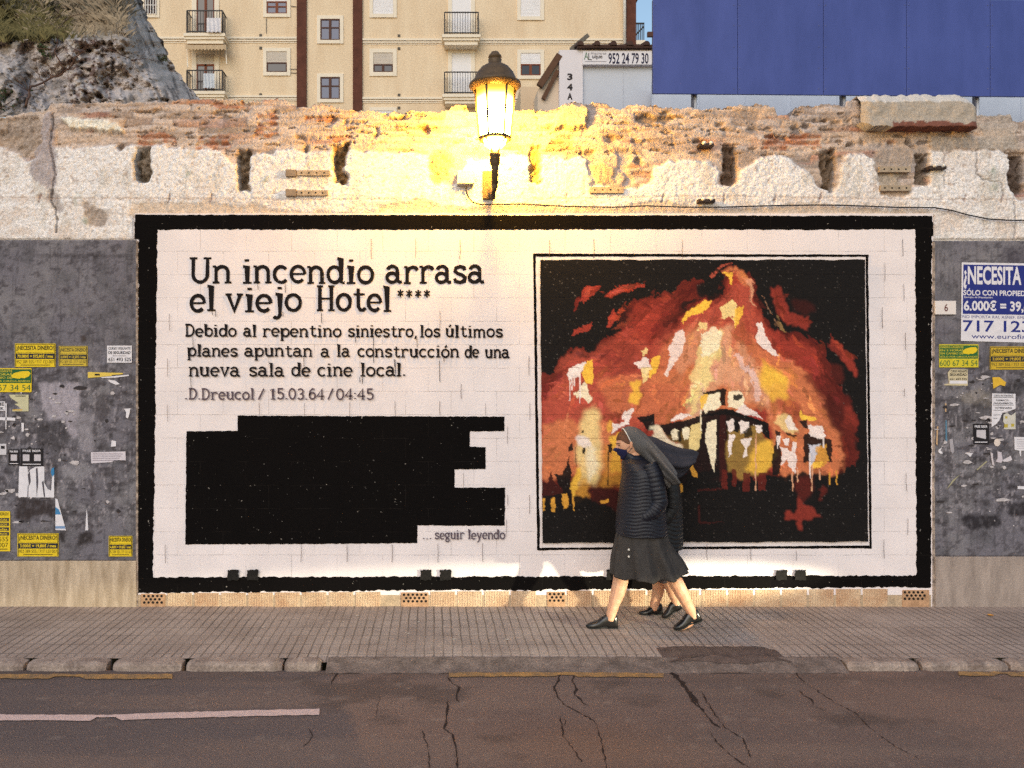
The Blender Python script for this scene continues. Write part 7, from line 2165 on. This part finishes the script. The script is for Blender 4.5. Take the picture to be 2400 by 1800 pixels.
def coat(fig, rows, quilt, m, name, parent, n=64, amp=0.0036, period=8.0):
    """rows: (py, front px, back px, half depth m); fine rings carry the quilting"""
    ys = [r[0] for r in rows]
    rings = []
    fine = np.arange(ys[0], ys[-1] + 0.01, 1.0)
    for py in fine:
        xf, xb, hd = (np.interp(py, ys, [r[i] for r in rows]) for i in (1, 2, 3))
        c, a = (xf + xb) / 2, (xb - xf) / 2
        ring = []
        for k in range(n):
            t = 2 * math.pi * k / n
            ct, st = math.cos(t), math.sin(t)
            e = 0.86
            ex, ey = math.copysign(abs(ct) ** e, ct), math.copysign(abs(st) ** e, st)
            bulge = 0.0
            if quilt:
                wv = py + 3.5 * math.sin(3 * t + 0.6) + 2.0 * math.sin(7 * t)
                bulge = amp * (abs(math.sin(math.pi * wv / period)) - 0.5) * min(1, max(0.25, (py - ys[0]) / 60))
            px = c + a * ex + bulge / fig.k * ex
            p_ = fig.q(px, py, hd * ey + bulge * ey)
            ring.append(p_)
        rings.append(ring)
    # turn the hem in
    last = rings[-1]
    cen = sum(last, Vector()) / n
    rings.append([v.lerp(cen, 0.12) + Vector((0, 0, 0.006)) for v in last])
    return MB().loft(rings).build(name, m, parent, True)
def skirt(fig, rows, hem, m, parent, pleats, amp, seed=0, n=120):
    """hem(px) gives the hem height; pleats deepen downwards"""
    rings = []
    J = 34
    ys = [r[0] for r in rows]
    for j in range(J + 1):
        t = j / J
        ring = []
        for k in range(n):
            a = 2 * math.pi * k / n
            py0 = ys[0] + (ys[-1] - ys[0]) * t
            xf, xb, hd = (np.interp(py0, ys, [r[i] for r in rows]) for i in (1, 2, 3))
            c, r_ = (xf + xb) / 2, (xb - xf) / 2
            f = math.sin(pleats * a + 1.2 * math.sin(2 * a + seed))
            f = math.copysign(abs(f) ** 0.6, f) + 0.5 * math.sin((pleats * 2 - 3) * a + seed)
            d_ = amp * f * t ** 0.8
            px = c + (r_ + d_ / fig.k * 0.6) * math.cos(a)
            hy = hem(px)
            py = ys[0] + (hy - ys[0]) * t
            ring.append(fig.q(px, py, (hd + d_) * math.sin(a)))
        rings.append(ring)
    inner = [v.lerp(sum(rings[-1], Vector()) / n, 0.03) + Vector((0, 0, 0.003)) for v in rings[-1]]
    up = [v.lerp(sum(rings[-6], Vector()) / n, 0.06) for v in rings[-6]]
    rings += [inner, up]
    return MB().loft(rings).build("skirt", m, parent, True)
def veil(fig, rows, m, parent, seed, n=56, folds=5, dyc=0.0):
    """rows: (top px, top py, bottom px, bottom py, half depth)"""
    R_ = []
    for i in range(len(rows) - 1):
        r0, r1, r2, r3 = rows[max(i - 1, 0)], rows[i], rows[i + 1], rows[min(i + 2, len(rows) - 1)]
        for k in range(7):
            t = k / 7
            R_.append([0.5 * (2 * b + (c - a) * t + (2 * a - 5 * b + 4 * c - d_) * t * t + (3 * b - a - 3 * c + d_) * t ** 3) for a, b, c, d_ in zip(r0, r1, r2, r3)])
    R_.append(rows[-1])
    rings = []
    for i, (tx, ty, bx, by, hd) in enumerate(R_):
        t = i / (len(R_) - 1)
        ring = []
        for k in range(n):
            a = 2 * math.pi * k / n
            f = math.sin(folds * a + seed + 2.5 * t) * 0.16 + math.sin((folds * 2 + 1) * a + seed * 2 - 2 * t) * 0.07
            g = 1 + f * sstep(0.22, 0.6, np.array(t))
            u = 0.5 + 0.5 * math.cos(a) * g
            px, py = bx + (tx - bx) * u, by + (ty - by) * u
            ring.append(fig.q(px, py, dyc + hd * math.sin(a) * float(g)))
        rings.append(ring)
    return MB().loft(rings).build("veil", m, parent, True)
def shoe(fig, heel, toe, dy, parent, high=26, wid=0.042):
    """heel, toe: photo points of the sole; high: height at the ankle in pixels"""
    h, t = fig.q(*heel, dy), fig.q(*toe, dy)
    ax = t - h
    L = ax.length
    ax.normalize()
    up = Vector((0, 1, 0)).cross(ax)
    if up.z < 0: up = -up
    H = high * fig.k
    prof = [(0.0, 0.55, 0.10, 0.86), (0.03, 0.74, 0.0, 1.0), (0.10, 0.84, 0.0, 1.02), (0.22, 0.84, 0.0, 1.0), (0.32, 0.80, 0.0, 0.98), (0.36, 0.78, 0.10, 0.96), (0.46, 0.80, 0.10, 0.82), (0.58, 0.92, 0.05, 0.62), (0.70, 1.0, 0.02, 0.50), (0.82, 0.94, 0.02, 0.42), (0.92, 0.72, 0.05, 0.34), (0.98, 0.40, 0.10, 0.26), (1.0, 0.12, 0.14, 0.2)]
    rings = []
    n = 18
    for s_, w, b, tp in prof:
        ring = []
        for k in range(n):
            a = 2 * math.pi * k / n
            ca, sa = math.cos(a), math.sin(a)
            vv = (b + tp) / 2 + (tp - b) / 2 * math.copysign(abs(sa) ** 0.6, sa)
            ww = wid * w * math.copysign(abs(ca) ** 0.7, ca) * (1 - 0.28 * max(0, sa))
            ring.append(h + ax * (L * s_) + up * (H * vv) + Vector((0, ww, 0)))
        rings.append(ring)
    o = MB().loft(rings).build("shoe", m_shoe, parent, True)
    # sole welt
    rs = []
    for s_, w, b, tp in prof:
        rs.append([h + ax * (L * s_) + up * (H * vv) + Vector((0, wid * w * 1.07 * ww, 0)) for ww, vv in ((-1, b - 0.005), (-1, b + 0.09), (1, b + 0.09), (1, b - 0.005))])
    MB().loft(rs).build("sole", mat("black rubber sole", (0.015, 0.014, 0.014), 0.8, 0.2, 20), o)
    for k in range(3):
        c = h + ax * (L * (0.44 + 0.06 * k)) + up * (H * (0.93 - 0.12 * k))
        MB().tube([c + Vector((0, -0.022, -0.004)), c + up * 0.005, c + Vector((0, 0.022, -0.004))], 0.0022, 5).build("lace", m_shoe, o)
    return o

# ---------------- the nearer nun
A = Fig(-0.66)
na = thing("person", "nearer nun in navy quilted jacket, grey veil and blue face mask, striding left", "person", (A.q(1510, 1470).x, -0.66, 0), "nuns walking along the pavement")
hcA = A.q(1472, 1041, 0)
b = MB()
A.head(b, hcA)
A.limb(b, [(1482, 1062, 0, 15), (1492, 1080, 0, 16), (1502, 1096, 0, 22)])
# trunk
rows = [(1086, 1482, 1520, .10), (1105, 1474, 1532, .15), (1140, 1468, 1536, .155), (1190, 1464, 1540, .15), (1230, 1462, 1546, .16), (1270, 1464, 1550, .165), (1290, 1470, 1545, .15)]
b.loft([[A.q((f + k_) / 2 + (k_ - f) / 2 * math.cos(2 * math.pi * i / 24), py, hd * math.sin(2 * math.pi * i / 24)) for i in range(24)] for py, f, k_, hd in rows])
# legs: far leg forward, near leg trailing
A.limb(b, [(1500, 1272, .075, 27), (1478, 1312, .075, 23), (1461, 1346, .07, 17.5), (1459, 1366, .07, 18.2), (1452, 1392, .055, 17.0), (1442, 1418, .04, 13.4), (1435, 1440, .03, 11.6), (1432, 1456, .03, 11.5)])
A.limb(b, [(1434, 1458, .03, 9), (1410, 1463, .03, 8), (1390, 1466, .03, 5)])
A.limb(b, [(1520, 1272, -.075, 27), (1545, 1312, -.075, 23), (1568, 1344, -.07, 17.0), (1578, 1360, -.07, 17.4), (1592, 1386, -.07, 15.8), (1606, 1412, -.06, 12.8), (1617, 1432, -.05, 11.6), (1622, 1444, -.05, 11)])
A.limb(b, [(1622, 1446, -.05, 9), (1606, 1460, -.05, 8), (1588, 1469, -.05, 5)])
for sd in (-1, 1):
    A.limb(b, [(1512, 1098, .13 * sd, 13), (1522, 1130, .155 * sd, 12.5), (1528, 1170, .16 * sd, 11.5), (1514, 1188, .16 * sd, 10.5), (1502, 1196, .14 * sd, 8)])
    A.hand(b, A.q(1502, 1196, .135 * sd), Vector((-1, -0.0, -0.35)), -sd)
# ear
for sd in (-1, 1):
    e = A.head_pt(hcA, 1.62 * sd, -0.02, 0.002)
    b.tube([e + Vector((0, 0, 0.028)), e + Vector((0.004, -0.006 * sd, 0.012)), e + Vector((0, -0.004 * sd, -0.026))], [0.008, 0.012, 0.007], 8)
body = one_surface("body", b, m_skin, na)
# hair, mask, eyes
A.shell(hcA, -1.75, 1.75, 0, 0, 0.006, 26, 12, hf=lambda th: (0.42 - 0.34 * sstep(0.7, 1.5, np.array(abs(th))), 0.985)).build("hair", m_hair, na, True)
A.shell(hcA, -1.2, 1.2, 0, 0, 0.007, 26, 16, hf=lambda th: (-0.93 + 0.42 * (abs(th) / 1.2) ** 2, -0.06 - 0.22 * (abs(th) / 1.2) ** 1.3)).build("face_mask", m_mask, na, True)
lp = MB()
for sd in (-1, 1):
    for h0, h1 in ((-0.26, 0.02), (-0.52, -0.2)):
        lp.tube([A.head_pt(hcA, th * sd, h0 + (h1 - h0) * t, 0.006) for t, th in zip(np.linspace(0, 1, 6), np.linspace(1.15, 1.68, 6))], 0.0016, 5)
lp.build("ear_loop", m_mask, na, True)
ey = MB()
for sd in (-1, 1):
    c = A.head_pt(hcA, 0.40 * sd, 0.06, 0.0)
    ey.lathe(c, [(0.002, -0.006), (0.009, -0.004), (0.011, 0), (0.009, 0.004), (0.002, 0.006)], 12)
    ey.tube([A.head_pt(hcA, a * sd, 0.215 - 0.05 * (a - 0.4) ** 2, 0.002) for a in (0.18, 0.35, 0.55, 0.72)], [0.002, 0.0035, 0.003, 0.0015], 6)
ey.build("eyes", m_eye, na, True)
coat(A, [(1066, 1466, 1500, .062), (1074, 1462, 1512, .085), (1084, 1459, 1524, .15), (1098, 1460, 1537, .195), (1112, 1461, 1543, .21), (1135, 1457, 1548, .215), (1160, 1453, 1551, .215), (1190, 1449, 1555, .22), (1220, 1446, 1558, .22), (1236, 1445, 1560, .22), (1250, 1446, 1561, .218)], True, m_navy, "jacket", na)
for sd in (-1, 1):
    mb = MB()
    pts = [(1510, 1082, .15 * sd, 17), (1518, 1106, .165 * sd, 21), (1525, 1140, .175 * sd, 21), (1530, 1170, .18 * sd, 20), (1516, 1191, .185 * sd, 18), (1498, 1202, .18 * sd, 15), (1484, 1207, .16 * sd, 12)]
    c = [A.q(*p_[:3]) for p_ in pts]
    cc, rr_ = [], []
    for i in range(len(c) - 1):
        for k in range(24):
            t = k / 24
            cc.append(c[i].lerp(c[i + 1], t))
            rr_.append((pts[i][3] * (1 - t) + pts[i + 1][3] * t) * A.k + 0.004 * (abs(math.sin(math.pi * (i * 24 + k) / 7.3)) - 0.5))
    cc = [cc[0]] + [(cc[i - 1] + cc[i] * 2 + cc[i + 1]) / 4 for i in range(1, len(cc) - 1)] + [cc[-1]]
    mb.tube(cc, rr_, 20)
    mb.build("sleeve", m_navy, na, True)
col = MB()
col.loft([[A.q(1484 + (20 + g_) * math.cos(a) + dx, 1076 + dy_ + 9 * math.cos(a), (.07 + g_ * .0034) * math.sin(a)) for a in np.linspace(0, 2 * math.pi, 29)[:-1]] for dx, dy_, g_ in ((4, 12, 5), (0, 0, 3), (-3, -9, 1), (-2, -10, -3), (2, 0, -3))])
col.build("collar", m_navy, na, True)
skirt(A, [(1240, 1448, 1560, .20), (1275, 1443, 1569, .205), (1300, 1439, 1580, .21), (1325, 1437, 1594, .215), (1360, 1437, 1608, .225)], lambda x: 1349 - 12 * max(0, (x - 1540) / 66) ** 1.6 - 2 * math.sin(x / 9.0), m_wool, na, 9, 0.030, 1.0)
bt = MB()
for py in (1279, 1295): bt.lathe(A.q(1463, py, -0.155), [(0.001, -0.004), (0.008, -0.003), (0.009, 0), (0.008, 0.004)], 12, 'Y')
bt.build("button", m_white, na, True)
veil(A, [(1460, 1004, 1483, 1060, .074), (1472, 999, 1495, 1066, .086), (1490, 1002, 1506, 1074, .094), (1508, 1016, 1516, 1086, .105), (1526, 1036, 1522, 1098, .16), (1546, 1062, 1530, 1112, .23), (1564, 1088, 1543, 1126, .27), (1576, 1106, 1556, 1138, .265)], m_veil, na, 0.6)
MB().tube([A.q(1471 + 12.5 * math.cos(a) * -1 + 0, 1030 - 27 * math.cos(a) * 1.0 + 0, .077 * math.sin(a)) for a in np.linspace(-1.75, 1.75, 25)], 0.0036, 6).build("veil_band", m_white, na, True)
shoe(A, (1449, 1474), (1375, 1475), .03, na, 33)
shoe(A, (1640, 1449), (1576, 1474), -.05, na, 31)

# ---------------- the farther nun, mostly hidden
B = Fig(-0.32)
nb = thing("person", "farther nun half hidden behind the first, in black quilted coat and windblown veil", "person", (B.q(1545, 1445).x, -0.32, 0), "nuns walking along the pavement")
hcB = B.q(1492, 1054, 0)
b = MB()
B.head(b, hcB)
B.limb(b, [(1502, 1072, 0, 14), (1512, 1090, 0, 16), (1522, 1104, 0, 20)])
rows = [(1096, 1502, 1548, .10), (1112, 1496, 1560, .14), (1150, 1492, 1566, .145), (1200, 1490, 1568, .14), (1240, 1488, 1570, .15), (1280, 1490, 1572, .155), (1296, 1500, 1565, .14)]
b.loft([[B.q((f + k_) / 2 + (k_ - f) / 2 * math.cos(2 * math.pi * i / 24), py, hd * math.sin(2 * math.pi * i / 24)) for i in range(24)] for py, f, k_, hd in rows])
B.limb(b, [(1526, 1280, .07, 25), (1536, 1320, .07, 20), (1545, 1350, .06, 15.5), (1548, 1370, .06, 15.6), (1547, 1390, .06, 13.8), (1541, 1412, .06, 11.2), (1538, 1428, .06, 10.5), (1538, 1434, .06, 10)])
B.limb(b, [(1538, 1434, .06, 8), (1520, 1438, .06, 7), (1508, 1440, .06, 4)])
B.limb(b, [(1534, 1280, -.07, 25), (1550, 1320, -.07, 20), (1560, 1346, -.065, 15.5), (1565, 1362, -.065, 15.6), (1571, 1382, -.065, 13.6), (1577, 1400, -.065, 11), (1580, 1412, -.065, 10.2)])
B.limb(b, [(1580, 1414, -.065, 8), (1568, 1426, -.065, 7), (1556, 1436, -.065, 4)])
for sd in (-1, 1):
    B.limb(b, [(1536, 1106, .12 * sd, 13), (1552, 1140, .14 * sd, 12), (1558, 1180, .145 * sd, 11), (1546, 1205, .14 * sd, 10), (1534, 1213, .12 * sd, 8)])
    B.hand(b, B.q(1534, 1213, .115 * sd), Vector((-1, 0, -0.35)), -sd)
one_surface("body", b, m_skin, nb)
coat(B, [(1084, 1496, 1540, .08), (1094, 1490, 1556, .14), (1108, 1488, 1574, .18), (1130, 1486, 1588, .195), (1170, 1483, 1595, .20), (1210, 1480, 1597, .20), (1250, 1479, 1597, .205), (1281, 1479, 1597, .205)], True, m_blackq, "jacket", nb, period=9.5, amp=0.006)
for sd in (-1, 1):
    mb = MB()
    pts = [(1540, 1094, .13 * sd, 16), (1556, 1120, .155 * sd, 19), (1562, 1160, .165 * sd, 18), (1562, 1186, .165 * sd, 17), (1546, 1208, .165 * sd, 16), (1524, 1220, .15 * sd, 14)]
    c = [B.q(*p_[:3]) for p_ in pts]
    cc, rr_ = [], []
    for i in range(len(c) - 1):
        for k in range(7):
            t = k / 7
            cc.append(c[i].lerp(c[i + 1], t))
            rr_.append((pts[i][3] * (1 - t) + pts[i + 1][3] * t) * B.k + 0.004 * (abs(math.sin(math.pi * (i * 7 + k) / 3)) - 0.5))
    mb.tube(cc, rr_, 20)
    mb.build("sleeve", m_blackq, nb, True)
skirt(B, [(1268, 1484, 1588, .185), (1300, 1482, 1588, .19), (1330, 1481, 1592, .195), (1352, 1480, 1594, .20)], lambda x: 1352 - 2 * math.sin(x / 8), m_wool2, nb, 10, 0.014, 2.0)
veil(B, [(1476, 1024, 1486, 1078, .080), (1488, 1019, 1502, 1088, .092), (1506, 1021, 1514, 1096, .098), (1530, 1027, 1530, 1104, .10), (1556, 1039, 1556, 1110, .10), (1590, 1050, 1582, 1116, .10), (1618, 1053, 1602, 1108, .095), (1634, 1061, 1617, 1094, .07)], m_veil2, nb, 1.9, folds=5)
shoe(B, (1557, 1443), (1502, 1445), .06, nb, 24, 0.040)
shoe(B, (1592, 1419), (1548, 1445), -.065, nb, 24, 0.040)
